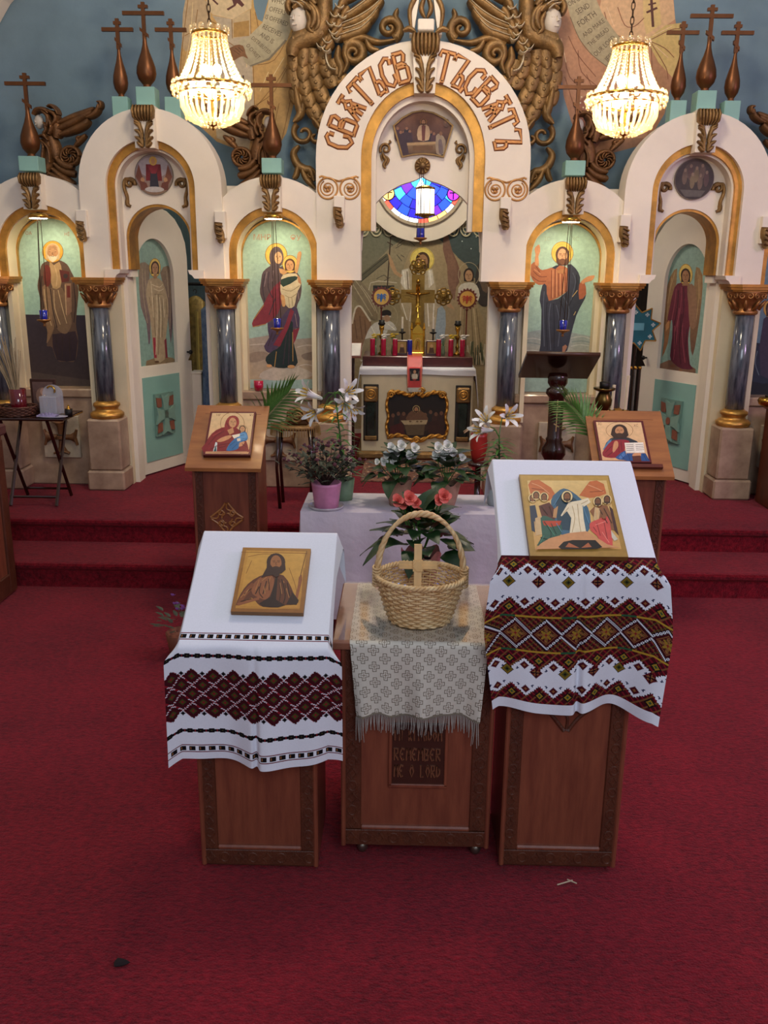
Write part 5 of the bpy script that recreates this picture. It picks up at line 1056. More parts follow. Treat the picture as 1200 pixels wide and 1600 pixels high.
def chandelier(px, pyt, pyb, label, Yv=4.6):
    q = atY(px, (pyt+pyb)/2, Yv); x = q[0]; z1 = atY(px, pyt, Yv)[2]; z0 = atY(px, pyb, Yv)[2]; H = z1-z0; y = Yv
    t = thing('crystal_chandelier', (x, y, z0), label, 'chandelier', 'lit crystal chandeliers')
    R1, R2, R3 = .078, .178, .15; zr = z0+H*.40; zc_ = z1-.03
    def ring(r, z, w_, n): MB().tube([(x+r*math.cos(2*PI*i/32), y+r*math.sin(2*PI*i/32), z) for i in range(32)], w_, 6, closed=True).build(n, BRASS, t, True)
    ring(R1, zc_, .007, 'crown_ring'); ring(R2, zr, .008, 'main_ring'); ring(R3, zr-.03, .005, 'basket_ring'); ring(.045, z0+.012, .004, 'bottom_ring')
    disc = MB().lathe([(.003, -.006), (.011, -.004), (.013, 0), (.011, .004), (.003, .006)], (0, 0, 0), 10); dsk = None
    def place(a, r, z, s_=1.):
        nonlocal dsk
        M = Matrix.Translation((r*math.cos(a), r*math.sin(a), z-z0)) @ Matrix.Rotation(a, 4, 'Z') @ Matrix.Rotation(PI/2, 4, 'Y') @ Matrix.Scale(s_, 4)
        if dsk is None: dsk = disc.build('crystal_disc', CRY, t, True, local=True); dsk.matrix_local = M
        else: inst(dsk, 'crystal_disc', t, M)
    for i in range(14): place(2*PI*i/14, R1+.012, zc_+.016, 1.15)
    for i in range(26):
        place(2*PI*i/26, R2+.004, zr+.012, .95); place(2*PI*(i+.5)/26, R2+.010, zr-.012, 1.); place(2*PI*i/26, R2+.004, zr-.036, .9)
    ns = 22
    for s_ in range(ns):
        a = 2*PI*s_/ns; mb = MB(); nb = 15
        for i in range(nb):
            u = i/(nb-1); r = R1+(R2*.92-R1)*(u**1.7); z = zc_-.01+(zr+.01-zc_)*u; mb.ball((x+r*math.cos(a), y+r*math.sin(a), z), .0068+.0014*u, 6, 4)
        mb.build('bead_strand', CRY, t, True)
    n2 = 30
    for s_ in range(n2):
        a = 2*PI*s_/n2; mb = MB(); pr = []
        for u in (0, .3, .6, .85, 1): r = R3*math.cos(u*1.2)+.045*u*.3; pr.append((x+r*math.cos(a), y+r*math.sin(a), zr-.035-(zr-.035-z0-.012)*math.sin(u*PI/2)))
        mb.tube(pr, [.006, .0085, .0085, .0075, .004], 4); mb.build('crystal_prism', CRY, t)
    mb = MB()
    for s_ in range(20):
        for k in range(3): a = 2*PI*(s_+.5*k)/20; r = .125-.032*k; mb.ball((x+r*math.cos(a), y+r*math.sin(a), z0+.032-.014*k), .008, 6, 4)
    mb.build('bottom_beads', CRY, t, True); MB().lathe([(.002, -.02), (.008, -.012), (.004, -.004), (.03, .006), (.034, .012), (.01, .016)], (x, y, z0), 12).build('bottom_finial', BRASS, t, True)
    bulb = emit_mat('lit_bulb', (1, .84, .60), 125)
    for i in range(5):
        a = 2*PI*i/5+.6; r = .09; c = (x+r*math.cos(a), y+r*math.sin(a), zr-.012); MB().ball(c, .021, 10, 8, (1, 1, 1.2)).build('bulb', bulb, t, True); MB().tube([(x, y, zr-.06), (c[0], c[1], c[2]-.028)], .005, 6).build('bulb_arm', BRASS, t)
    for sg in (-1, 1): MB().ball((x+sg*.03, y, zr+.075), .021, 10, 8, (1, 1, 1.2)).build('bulb', bulb, t, True)
    MB().tube([(x, y, z0+.01), (x, y, z1)], .005, 6).build('stem', BRASS, t)
    for i in range(26):
        zz = z1+.018+i*.031; rot = i % 2; mb = MB(); mb.tube([(x+(0 if rot else .008*math.cos(b)), y+(.008*math.cos(b) if rot else 0), zz+.02*math.sin(b)) for b in [2*PI*j/10 for j in range(10)]], .0024, 5, closed=True); mb.build('chain_link', CHAINM, t)
chandelier(330, 42, 197, 'lit crystal chandelier hanging before the mural saint in ochre robes')
chandelier(980, 62, 212, 'lit crystal chandelier hanging before the mural saint in pink robes')
# ================================================================== lecterns
BORD = None
def carved_strip(par, x0, x1, yf, z0, z1, horiz=False):
    """carved border on a front face: a moulded strip with a chain of rings and lozenges"""
    MB().bbox(x0, x1, yf-.006, yf+.006, z0, z1, .002).build('carved_stile' if not horiz else 'carved_rail', WOODC, par)
    L = (x1-x0) if horiz else (z1-z0); w_ = min(x1-x0, z1-z0); n = max(3, int(L/(w_*.8))); mb = MB(); st = L/n
    for i in range(n):
        c = ((x0+st*(i+.5)), (z0+z1)/2) if horiz else ((x0+x1)/2, z0+st*(i+.5)); r = w_*.26
        if i % 2: pts = [(c[0]+r*math.cos(2*PI*k/12), c[1]+r*1.2*math.sin(2*PI*k/12)) for k in range(13)]
        else: pts = [(c[0]+r*a, c[1]+r*1.3*b) for a, b in ((0, 1), (1, 0), (0, -1), (-1, 0), (0, 1))]
        mb.relief(pts, .0035, .003, yf-.006, 3)
    o = mb.build('carved_chain', WOODC, par); o['kind'] = 'stuff'
def knot(par, cx, cz, y, r, m):
    mb = MB()
    for a in range(4):
        c, s_ = math.cos(a*PI/2), math.sin(a*PI/2); T = lambda L: [(cx+(u*c-v*s_)*r, cz+(u*s_+v*c)*r*1.0) for u, v in L]
        mb.relief(T(smooth_pts([(.05, 1.0), (.35, .62), (.62, .30), (1.0, .05)], 4)), .006, .005, y, 4)
        mb.relief(T(smooth_pts([(.0, .98), (-.0, .6), (.30, .45), (.45, .30), (.30, .12), (.12, .30), (.0, .30)], 4)), .0045, .005, y, 4)
        mb.relief(T(spiral(.36, .36, .15, .15, 0, 2*PI, 16)), .0045, .006, y, 4)
    mb.build('interlace_knot', m, par, True)
def lectern(name, label, x0, x1, yf, dep, zf, zb, bx0, bx1, over=.035, board=HONEY, knotz=None, kr=.08, rz=0):
    xc = (x0+x1)/2; t = thing(name, (xc, yf+dep/2, 0), label, 'lectern'); yb = yf+dep; th = .018
    sl = (zb-zf)/(dep+2*over); zfb = zf+sl*over-.004; zbb = zb-sl*over-.004     # underside heights at the body faces
    Z0 = .012
    MB().box(x0+.05, x1-.05, yf+.008, yf+.022, Z0+.05, zfb-.02).build('front_panel', WOOD, t)
    carved_strip(t, x0+.006, x0+.052, yf+.006, Z0+.058, zfb-.03); carved_strip(t, x1-.052, x1-.006, yf+.006, Z0+.058, zfb-.03); carved_strip(t, x0+.006, x1-.006, yf+.006, Z0+.004, Z0+.056, True)
    for q in (x0, x1-.014): MB().bbox(q, q+.014, yf-.004, yf+.02, Z0, zfb-.02, .004).build('corner_bead', WOOD, t)
    MB().bbox(x0+.05, x1-.05, yf-.002, yf+.012, Z0+.056, Z0+.072, .005).build('moulding', WOOD, t)
    MB().bbox(x0, x1, yf, yf+.02, zfb-.032, zfb, .002).build('top_rail', WOOD, t)
    for q in (x0+.002, x1-.020):
        mb = MB(); v = [(q, yf+.018, Z0), (q, yb-.005, Z0), (q, yb-.005, zbb-.006), (q, yf+.018, zfb-.006)]; v += [(q+.018, b, c) for a, b, c in v]
        mb.add(v, [(0, 3, 2, 1), (4, 5, 6, 7), (0, 1, 5, 4), (1, 2, 6, 5), (2, 3, 7, 6), (3, 0, 4, 7)]); mb.build('side_panel', WOOD, t)
    MB().box(x0+.02, x1-.02, yb-.02, yb-.005, Z0, zbb-.01).build('back_panel', WOOD, t)
    MB().box(x0+.02, x1-.02, yf+.02, yb-.02, 0, Z0+.02).build('base_board', WOODC, t)
    ya, yz = yf-over, yb+over; v = [(bx0, ya, zf), (bx1, ya, zf), (bx1, yz, zb), (bx0, yz, zb)]; v += [(a, b, c-th) for a, b, c in v]
    MB().add(v, [(0, 1, 2, 3), (7, 6, 5, 4), (0, 4, 5, 1), (1, 5, 6, 2), (2, 6, 7, 3), (3, 7, 4, 0)]).build('sloped_top', board, t)
    if knotz: knot(t, xc, knotz, yf+.006, kr, HONEY if rz == 0 else WOODC)
    return t, (ya, zf, yz, zb)
LF, GL_ = lectern('icon_lectern', 'carved brown lectern under the black and red embroidered cloth', -.710, -.348, 2.355, .30, .775, .995, -.735, -.315, .04, knotz=.47, kr=.10, rz=1)
LR, GR_ = lectern('icon_lectern', 'tall carved brown lectern under the cloth with multicoloured embroidery', .215, .577, 2.385, .30, 1.020, 1.235, .175, .60, .04, knotz=.60, kr=.12, rz=1)
LT, GT_ = lectern('icon_lectern', 'honey-topped lectern holding the mother and child icon', -1.185, -.845, 4.42, .29, .825, 1.095, -1.215, -.825, .03, knotz=.55, kr=.085)
LC, GC_ = lectern('icon_lectern', 'honey-topped lectern holding the icon of Christ with open book', .905, 1.245, 4.42, .29, .815, 1.095, .870, 1.275, .03, knotz=.55, kr=.085)
# ------------------------------------------------------------------ icons lying on the lecterns
def lying_icon(label, geo, corners, crop, edge, th, off, PH, rim=None):
    ya, zf, yz, zb = geo; d = np.array([0, yz-ya, zb-zf]); d /= np.linalg.norm(d); n = np.array([0, -d[2], d[1]])
    P0 = np.array([0, ya, zf])+n*(th+off); p = Paint(P0, n, crop, .00007)
    W = [p.w(*c) for c in corners]; c0 = np.mean(W, axis=0); ex = np.array([1., 0, 0])
    # square the traced corners up into a rectangle on the board
    ax = (W[1]-W[0])+(W[2]-W[3]); ax /= np.linalg.norm(ax); ay = np.cross(n, ax); hw = np.mean([abs(np.dot(w_-c0, ax)) for w_ in W]); hh = np.mean([abs(np.dot(w_-c0, ay)) for w_ in W])
    Q = [c0+ax*a*hw+ay*b*hh for a, b in ((-1, 1), (1, 1), (1, -1), (-1, -1))]
    t = thing('wooden_icon', tuple(c0-n*th), label, 'icon', None)
    MB().add([q for q in Q]+[q-n*th for q in Q], [(3, 2, 1, 0), (4, 5, 6, 7), (0, 1, 5, 4), (1, 2, 6, 5), (2, 3, 7, 6), (3, 0, 4, 7)]).build('icon_board', edge, t)
    p.Q = Q; p.c0 = c0; p.ax, p.ay, p.hw, p.hh = ax, ay, hw, hh
    def rect(col, k, c2=None): p.polyw(col, [c0+ax*a*(hw-k)+ay*b*(hh-k) for a, b in ((-1, 1), (1, 1), (1, -1), (-1, -1))], c2)
    p.rect = rect; PH(p); p.build('painting', t, vcol_mat('icon_paint', .42, .10, 60, coat=.15)); return t
def P_mother(p):
    p.rect('5a1416', .0); p.rect('d9b98a', .010, 'd6a877'); p.text('7a4a2a', 350, 165, 26, 'МР'); p.text('7a4a2a', 645, 165, 26, 'ѲУ')
    p.ring('8a5a2c', 475, 240, 104, 108, .95); p.ring('8a5a2c', 562, 300, 46, 49, 1.); 
    p.poly('7f1f22', '215,495 240,410 290,330 380,275 500,270 560,330 600,400 620,470 610,495', sm=2); p.poly('8c2628', '405,290 415,220 450,175 500,170 530,195 535,240 510,280 450,310', sm=2)
    p.poly('c9d4d0', '300,495 325,405 340,410 335,495'); p.poly('274a50', '305,495 328,430 334,495'); p.poly('c98f62', '335,395 380,365 440,345 470,350 440,380 370,405', sm=2); p.poly('c98f62', '505,430 560,400 585,405 560,440 520,445', sm=2)
    p.poly('32699a', '420,480 450,420 490,380 540,330 590,310 612,350 605,390 540,410 530,460 480,480', sm=2); p.poly('5d94c0', '520,340 590,320 605,370 550,390', sm=2); p.poly('e8dcc4', '470,345 540,330 545,350 490,375'); p.poly('d9cdb4', '515,375 545,370 548,395 520,400')
    folds(p, '5c1418', 5, ['260,430 330,350 400,310', '280,470 360,430 450,420', '420,230 450,290 440,340', '560,420 600,450', '350,460 420,440']); folds(p, 'b04a44', 4, ['300,350 370,310', '430,210 460,185 510,185', '530,210 520,260']); folds(p, '1d4a70', 4, ['450,440 500,400', '470,470 520,420', '540,350 580,340', '560,380 600,370'])
    p.head(478, 232, 34, 44, 'c99468', None, None, look=.15); p.poly('c08a5c', '430,300 480,275 490,320 450,340', sm=1); p.head(565, 290, 22, 24, 'c99468', '4a2f1e', look=-.1)
    p.poly('c99468', '600,500 560,498 240,498 235,490 610,490')
def P_christ(p):
    p.rect('5a1416', .0); p.rect('dcb988', .012, 'd8ab7a'); p.text('7a4a2a', 213, 243, 30, 'ІС'); p.text('7a4a2a', 535, 258, 30, 'ХС'); p.ring('8a5a2c', 388, 300, 118, 122, .62)
    p.poly('2e3038', '245,470 270,410 310,370 380,355 470,365 540,395 570,420 480,430 400,400 300,400', sm=1); p.poly('4f7fa0', '240,470 290,390 320,380 300,430 260,480', sm=1)
    p.poly('8c1f2c', '235,500 290,420 350,385 450,385 480,410 440,440 430,510 370,545 260,540', sm=2); p.poly('274f86', '350,545 400,500 440,480 460,570 380,560', sm=1); p.poly('274f86', '450,505 620,505 660,575 450,572'); p.poly('4a76b0', '380,540 430,490 440,520 400,560')
    p.poly('c98f62', '325,495 335,420 350,395 372,400 378,440 360,470 345,490', sm=2); p.poly('c98f62', '500,520 540,490 580,500 580,530 510,535', sm=1)
    p.poly('5a2a1c', '500,530 575,525 585,575 510,575'); p.poly('e6ddcc', '432,412 520,410 525,500 448,502'); p.poly('efe7d6', '520,410 600,408 612,500 525,502')
    folds(p, '6a6058', 4, ['445,430 512,428', '447,446 514,444', '449,462 516,460', '451,478 518,476', '530,428 598,426', '532,444 600,442', '534,460 603,458', '536,476 606,474']); folds(p, '5c1018', 5, ['260,500 320,440', '280,530 330,490', '400,400 410,480', '380,420 385,500']); folds(p, '16325c', 5, ['400,520 430,555', '600,510 630,570', '470,520 480,570', '620,510 650,570'])
    p.ell('38241a', 388, 305, 70, 58); p.poly('38241a', '318,300 458,300 470,345 440,372 340,372 310,340'); p.head(388, 308, 40, 42, 'bf8a5e', None, '3e281c')
def P_john(p):
    p.rect('a0702e', .0, '8a5a26'); p.rect('c08d3c', .012, 'b07c34'); p.rect('c79744', .020, 'b98538')
    folds(p, '8a5a22', 3, ['505,215 860,222', '510,300 480,440', '540,240 620,225 700,230', '760,300 800,420 780,480', '560,260 530,330', '700,520 820,520', '840,300 830,420'])
    p.poly('5e331e', '475,500 500,440 540,385 600,345 660,330 730,340 770,400 790,450 810,470 800,495 740,500 700,512 620,508 590,490 560,460 520,480', sm=2)
    p.poly('8a5230', '565,440 560,400 600,355 650,335 680,360 670,420 640,470 600,460', sm=2); p.poly('7c4626', '478,498 510,435 560,380 570,400 530,450 500,490', sm=2); p.poly('8a5230', '480,490 600,455 600,470 490,502'); p.poly('8a5230', '790,470 808,390 812,350 828,335 830,365 812,440 800,490', sm=1)
    p.poly('2c1a14', '600,490 660,455 690,350 700,345 690,470 740,500 700,512 620,508', sm=1); p.poly('2c1a14', '745,495 780,430 812,475 800,498'); folds(p, '2a1810', 5, ['720,360 740,440 730,490', '750,380 765,450', '640,370 620,440', '690,350 672,470', '600,400 580,440']); folds(p, 'a8703c', 4, ['600,365 580,420', '730,370 750,420', '660,350 640,420', '500,460 540,420'])
    folds(p, '3a2014', 4, ['520,440 560,410', '610,380 600,430 620,460', '650,360 655,420', '705,360 715,430 705,490', '735,380 755,440', '770,420 780,470', '500,480 560,465']); folds(p, 'b07c48', 3, ['615,370 640,350', '625,400 632,440', '712,380 722,440', '545,415 520,450', '745,410 760,460'])
    p.line('5a3a1e', 3, '855,210 820,345')
    p.ell('38211a', 690, 270, 50, 48); p.poly('38211a', '642,270 738,270 742,310 720,330 640,345 610,355 640,300'); p.head(690, 275, 30, 42, '9a6238', None, '3e261a', look=.05)
    p.poly('38211a', '665,305 715,305 705,345 690,352 675,342')
def P_anast(p):
    p.rect('9a7a3c', .0); p.rect('b99348', .004, 'a07c3a'); Q = '305,185 755,185 840,575 350,580'
    p.poly('d9b976', Q, 'c99a58')
    p.poly('c06a38', '310,210 325,185 370,180 400,200 440,225 465,265 430,300 330,285', sm=1); p.poly('c06a38', '600,270 640,215 660,190 700,185 740,205 755,260 700,280 660,285', sm=1); folds(p, 'e0a070', 4, ['330,200 380,220 430,260', '650,210 700,230 740,250']); folds(p, '8a4422', 4, ['330,230 400,240', '660,250 740,245'])
    p.poly('3f6478', '440,300 470,255 512,230 560,250 610,290 650,340 665,420 640,490 560,500 490,490 450,430', sm=2); p.poly('27424f', '470,300 512,262 580,290 620,360 610,440 540,470 480,440', sm=2)
    p.poly('2e3a4a', '318,330 350,325 365,400 350,480 330,470', sm=1); p.poly('c9a878', '350,400 400,380 400,490 350,500', sm=1); p.poly('5a2e28', '370,330 430,310 470,360 460,410 390,400', sm=1); p.poly('2f5a4a', '380,400 420,390 500,440 490,500 420,545 360,555 390,500', sm=2); p.poly('b4422c', '390,415 500,415 490,440 440,450 400,440', sm=1); p.poly('b98a5a', '455,350 480,330 470,400 450,395')
    p.poly('e3d4b0', '495,385 540,310 600,300 650,285 665,310 620,340 625,400 640,485 600,495 545,490 555,400 530,360 500,390', sm=1); folds(p, 'b29a70', 4, ['560,330 575,400 560,480', '590,320 600,420 610,480', '540,340 510,375', '610,320 650,300'])
    p.poly('8a5a38', '660,360 700,320 760,330 790,400 800,470 740,450 700,420', sm=1); p.poly('c9a878', '690,330 720,350 710,420 680,410', sm=1); p.poly('cc5148', '660,430 700,410 760,390 780,460 790,560 740,560 700,500 665,470', sm=2); p.poly('c8c0a8', '780,470 820,520 800,530 785,510', sm=1); p.poly('4a2c28', '770,330 790,350 825,500 800,470', sm=1)
    folds(p, '8a2c2c', 4, ['700,430 720,500', '740,420 760,520', '680,450 700,480']); folds(p, 'f09080', 3, ['690,440 750,420', '730,480 770,540'])
    folds(p, '1c3a30', 4, ['400,420 440,480 430,540', '440,430 470,490', '380,510 420,520']); folds(p, '4f8a70', 3, ['420,440 460,500', '400,500 380,540']); folds(p, '7a4a20', 3, ['400,540 500,515 640,500', '690,520 790,565']); folds(p, '5a86a0', 4, ['455,330 500,255', '620,330 655,430', '470,430 500,480'])
    folds(p, '3a2420', 4, ['385,335 420,380', '430,330 450,390', '715,350 760,430', '740,345 785,430']); folds(p, 'e0b070', 3, ['345,420 352,490', '700,350 705,410'])
    for x, y in ((335, 290), (355, 275), (400, 285)): p.head(x, y, 13, 18, '8a5a38', '3a261c', None, 'e0c486', 26)
    for x, y in ((757, 300), (705, 312)): p.head(x, y, 14, 20, '7a4e30', '3a261c', '4a3020', 'e0c486', 28)
    p.ell('8a5a38', 740, 395, 12, 14); p.head(530, 285, 16, 22, '8a5a38', '3e281c', '4a3020', 'e8d092', 32)
    p.poly('c99060', '430,520 540,490 640,480 690,510 760,555 830,572 350,582 380,550', sm=1); p.poly('1c1614', '480,570 510,540 560,530 690,530 730,570 700,580 500,582', sm=1); p.poly('a8603c', '520,570 540,545 600,575'); p.poly('a8603c', '610,575 650,545 670,570')
lying_icon('icon of a mother in red holding a child in blue on the honey-topped lectern', GT_, ((300, 133), (707, 133), (612, 522), (192, 520)), (280, 620, 5.715), mat('icon_red_edge', '4a1214', .4), .020, .002, P_mother)
lying_icon('icon of Christ holding an open book on the honey-topped lectern', GC_, ((148, 208), (585, 215), (690, 585), (225, 585)), (900, 620, 5.715), mat('icon_red_edge', '4a1214', .4), .020, .002, P_christ)
lying_icon('gold-ground icon of a long-haired bearded prophet holding a thin staff', GL_, ((529, 190), (889, 197), (823, 541), (430, 532)), (230, 800, 3.4286), mat('icon_gold_edge', '7a5426', .5), .016, .008, P_john)
lying_icon('gold-bordered icon of a white-robed figure raising people from a dark pit', GR_, ((262, 151), (768, 155), (880, 620), (317, 612)), (740, 700, 3.6375), mat('icon_gold_edge', '7a5426', .5), .016, .008, P_anast)
q = thing('icon_ledge', (1.085, 4.43, .85), 'narrow red-brown ledge strip under the icon of Christ with open book', 'ledge')
ya, zf, yz, zb = GC_; d = np.array([0, yz-ya, zb-zf]); d /= np.linalg.norm(d); n = np.array([0, -d[2], d[1]])
b0 = np.array([1.0, ya, zf])+d*.045+n*.002; mb = MB(); A = [b0+np.array([a, 0, 0])+d*b+n*c for a in (-.02, .22) for b in (0, .022) for c in (0, .018)]
mb.add(A, [(0, 1, 3, 2), (4, 6, 7, 5), (0, 4, 5, 1), (2, 3, 7, 6), (1, 5, 7, 3), (0, 2, 6, 4)]).build('ledge_strip', mat('red_brown_strip', '5a2418', .4), q)
# ------------------------------------------------------------------ embroidered cloths
WHT, MAR, BLK, RED, OLV, GLD, GRN, TAN = (np.array(hx(c)) for c in ('dde0ea', '4a0d18', '100c10', '7c1624', '4a4a1c', 'a8862c', '1f4a30', '8a5a34'))
def pat_left(U, V, NU):
    C_ = np.tile(WHT, (*U.shape, 1)); um = np.abs((U+4) % 20-10)
    def put(mask, c): C_[mask] = c
    for c0 in (12, 142):
        k = np.abs(V-c0); put(k <= 4, MAR); put((k <= 2) & ((U//3) % 3 != 0), BLK); put((k <= 2) & ((U//3) % 3 == 0), WHT); put((k <= 1) & ((U % 9) == 4), TAN); put(k == 4, RED*.7); put(k == 3, WHT*.9)
    for c0 in (33, 119): k = np.abs(V-c0); put((k <= 1) | ((k <= 2) & ((U % 10) < 5)), BLK); put((k <= 0) & ((U % 5) == 2), OLV); put((k <= 1) & ((U % 10) == 7), RED)
    w_ = V-76; zone = np.abs(w_) <= 19+(10-um); vm = np.abs((w_+10) % 20-10)
    put(zone, RED*.8); d1 = um+vm; d2 = (10-um)+(10-vm)
    for d_ in (d1, d2): put(zone & (d_ <= 8), BLK); put(zone & (d_ <= 7), MAR*.75); put(zone & (d_ <= 4), BLK*1.6+MAR*.5); put(zone & (d_ <= 3), OLV*.8); put(zone & (d_ <= 1), RED)
    hook = zone & (np.abs(d1-10) <= 1) & ((U+2*V) % 5 < 2); put(zone & (np.abs(d1-10) <= 1), RED*1.0); put(hook & ((U//10+V//10) % 2 == 0), WHT*.85)
    put((np.abs(w_) > 19+(10-um)) & (np.abs(np.abs(w_)-23)+np.abs(um-10) <= 2), BLK)
    return C_
def pat_right(U, V, NU):
    C_ = np.tile(WHT, (*U.shape, 1))
    def put(mask, c): C_[mask] = c
    def zig(base, up):   # saw-toothed border growing from a base line
        um = np.abs((U+7) % 28-14); t = (V-base)*up; h = 6+(um*.85).astype(int); z = (t >= 0) & (t <= h); put(z, MAR*.8); put(z & ((U+V) % 7 < 2), RED); put(z & ((U-V) % 9 < 2), TAN*.7)
        d = um*1.+np.abs(t-5-14*.25); c = z & (np.abs(um-14)+np.abs(t-8) <= 5); put(c, BLK); put(z & (np.abs(um-14)+np.abs(t-8) <= 3), GLD*.8); put(z & (np.abs(um-14)+np.abs(t-8) <= 1), GRN)
        put((t == h+1) & (U % 2 == 0), BLK*1.5); put((t == h+2), WHT); e = (t > h+2) & (t <= h+12) & (um+np.abs(t-14) <= 4); put(e, MAR); put((t > h+2) & (um+np.abs(t-14) <= 1), TAN); put((t > 0) & (np.abs(um-7)+np.abs(t-h-7) <= 1), np.array(hx('1c1f4a')))
    zig(11, 1)
    k = np.abs(V-85); um = np.abs(U % 28-14); put(k <= 20, MAR*.7); put((k <= 20) & (((U//2)+(V//2)) % 3 == 0), TAN*.7); put((k <= 20) & ((U+V) % 6 == 0), RED); put((k <= 20) & ((U-V) % 8 == 0), OLV)
    d = (14-um)+k; put((k <= 16) & (d <= 17), BLK*1.3); put((k <= 16) & (d <= 16) & (d > 13) & ((U+V) % 3 < 2), WHT*.85); put((d <= 13), MAR*.6); put(d <= 10, TAN*.9); put(d <= 9, MAR*.9); put((d <= 8) & (((14-um) <= 1) | (k <= 1)), TAN); put((d <= 7) & ((U+V) % 4 == 0), OLV); put((d <= 8) & (np.abs((14-um)-k) <= 1), GLD*.7); put(d <= 1, RED)
    put((k >= 18) & (k <= 19), GLD); put((k >= 18) & (k <= 19) & ((U//14) % 4 == 1), GRN*1.3)
    zig(105, 1); zig(65, -1)
    for c0 in (44, 140):
        x = (U+10) % 56-28; y = V-c0; d = np.abs(x)+np.abs(y); put(d <= 6, BLK); put(d <= 5, GLD*.55); put(d <= 3, OLV); put(d <= 1, BLK)
        x = (U-18) % 56-28; d = np.abs(x)+np.abs(y); put((d <= 6) & ((U+V) % 2 == 0), RED*.6); put(d <= 5, MAR); put((d <= 4) & ((U*V) % 3 == 0), TAN); put((np.abs(x) == 0) & (d <= 5), BLK); put((y == 0) & (d <= 5), BLK)
    zig(166, -1); put((V > 166) & (V <= 169), MAR*.8)
    return C_
def cloth(name, label, xc, prof, hb, hw, cell, NU, pattern, rip, fold=0., hang_from=0., dropk=.8, back=0., skew=0., seed=0):
    prof = np.array(prof); d = np.r_[0, np.cumsum(np.linalg.norm(np.diff(prof, axis=0), axis=1))]; S = d[-1]; NV = int(S/cell); rs = np.linspace(0, S, NV+1)
    Y = np.interp(rs, d, prof[:, 0]); Z = np.interp(rs, d, prof[:, 1]); k = 9; ker = np.ones(k)/k
    Y[k:-k] = np.convolve(Y, ker, 'same')[k:-k]; Z[k:-k] = np.convolve(Z, ker, 'same')[k:-k]
    dY = np.gradient(Y, rs); dZ = np.gradient(Z, rs); V = []
    u = np.linspace(-1, 1, NU+1); fr = rs/S
    for j in range(NV+1):
        W_ = hw(fr[j]); s_ = u*W_; ex = np.maximum(np.abs(s_)-hb, 0); hang = np.clip((rs[j]-hang_from)/.06, 0, 1)
        x_top = np.sign(s_)*(np.minimum(np.abs(s_), hb)+ex*.35); x_h = s_*(1-.0*hang); x = x_top*(1-hang)+x_h*hang; dz = ex*.94*(1-hang)+ex*dropk*hang
        t = np.clip((rs[j]-hang_from)/(S-hang_from), 0, 1); amp = hang*(.04+.96*t)
        ry = rip(u, t)*amp; 
        if fold: ry = ry+fold*amp*np.exp(-((u-.02)/.035)**2)
        nrm = np.array([-dZ[j], dY[j]]); nrm /= np.linalg.norm(nrm)+1e-9
        V.append(np.stack([xc+x+skew*t, Y[j]-np.abs(ry)*0-ry+nrm[0]*0.0, Z[j]-dz-.018*hang*t*rip(u*.8+.3, t)/.02*.4], -1))
    V = np.array(V).reshape(-1, 3); n = NU+1
    idx = (np.arange(NV)[:, None]*n+np.arange(NU)[None]); F_ = np.stack([idx, idx+n, idx+n+1, idx+1], -1).reshape(-1, 4)
    Uc, Vc = np.meshgrid(np.arange(NU), NV-1-np.arange(NV)); Cc = pattern(Uc, Vc, NU).reshape(-1, 3)
    o0 = np.array([xc, V[:, 1].mean(), V[:, 2].min()]); me = bpy.data.meshes.new(name); me.from_pydata((V-o0).tolist(), [], F_.tolist())
    at = me.color_attributes.new('Col', 'FLOAT_COLOR', 'CORNER'); data = np.ones((len(F_)*4, 4), np.float32); data[:, :3] = np.repeat(np.clip(Cc, 0, 1), 4, 0); at.data.foreach_set('color', data.ravel())
    me.polygons.foreach_set('use_smooth', [True]*len(F_)); me.materials.append(vcol_mat('stitched_cotton', .9, .03, 200, .25, 900, .15))
    o = bpy.data.objects.new(name, me); COL.objects.link(o); o.location = o0; ORG[o] = Vector(o0); tag(o, label, 'cloth'); return o, V.reshape(NV+1, n, 3)
def topprof(geo, zh, lift=.006, backdrop=.10):
    ya, zf, yz, zb = geo; d = np.array([yz-ya, zb-zf]); d /= np.linalg.norm(d); nn = np.array([-d[1], d[0]])*lift
    return [(yz+.012, zb-backdrop), (yz+.010, zb-.004), (yz-.004+nn[0], zb+nn[1]), (ya+.004+nn[0], zf+nn[1]), (ya-.016, zf-.006), (ya-.022, zf-.03), (ya-.026, zh)]
ripL = lambda u, t: .030*np.sin(u*4.4+.3)+.014*np.sin(u*9.+1)
ripR = lambda u, t: .026*np.sin(u*5.2+2.2)+.018*np.sin(u*8.+.2)*t
hemL = atY(390, 1190, 2.30)[2]; hemR = atY(900, 1112, 2.32)[2]
wL = lambda f: .235+.055*max(0, 1-f/.30)+.018*min(1, max(0, (f-.45)/.2))
wR = lambda f: .232+.040*max(0, 1-f/.25)+.030*min(1, max(0, (f-.45)/.25))-.03*max(0, (f-.75)/.25)
clL, VL = cloth('embroidered_cloth', 'white cloth with black and red diamond embroidery draped over the lower lectern', -.522, topprof(GL_, hemL), .212, wL, .0028, 172, pat_left, ripL, -.022, .53, .55)
clR, VR = cloth('embroidered_cloth', 'white cloth with multicoloured zigzag embroidery draped over the tall lectern', .390, topprof(GR_, hemR), .215, wR, .0028, 172, pat_right, ripR, -.024, .53, .55, skew=.01)
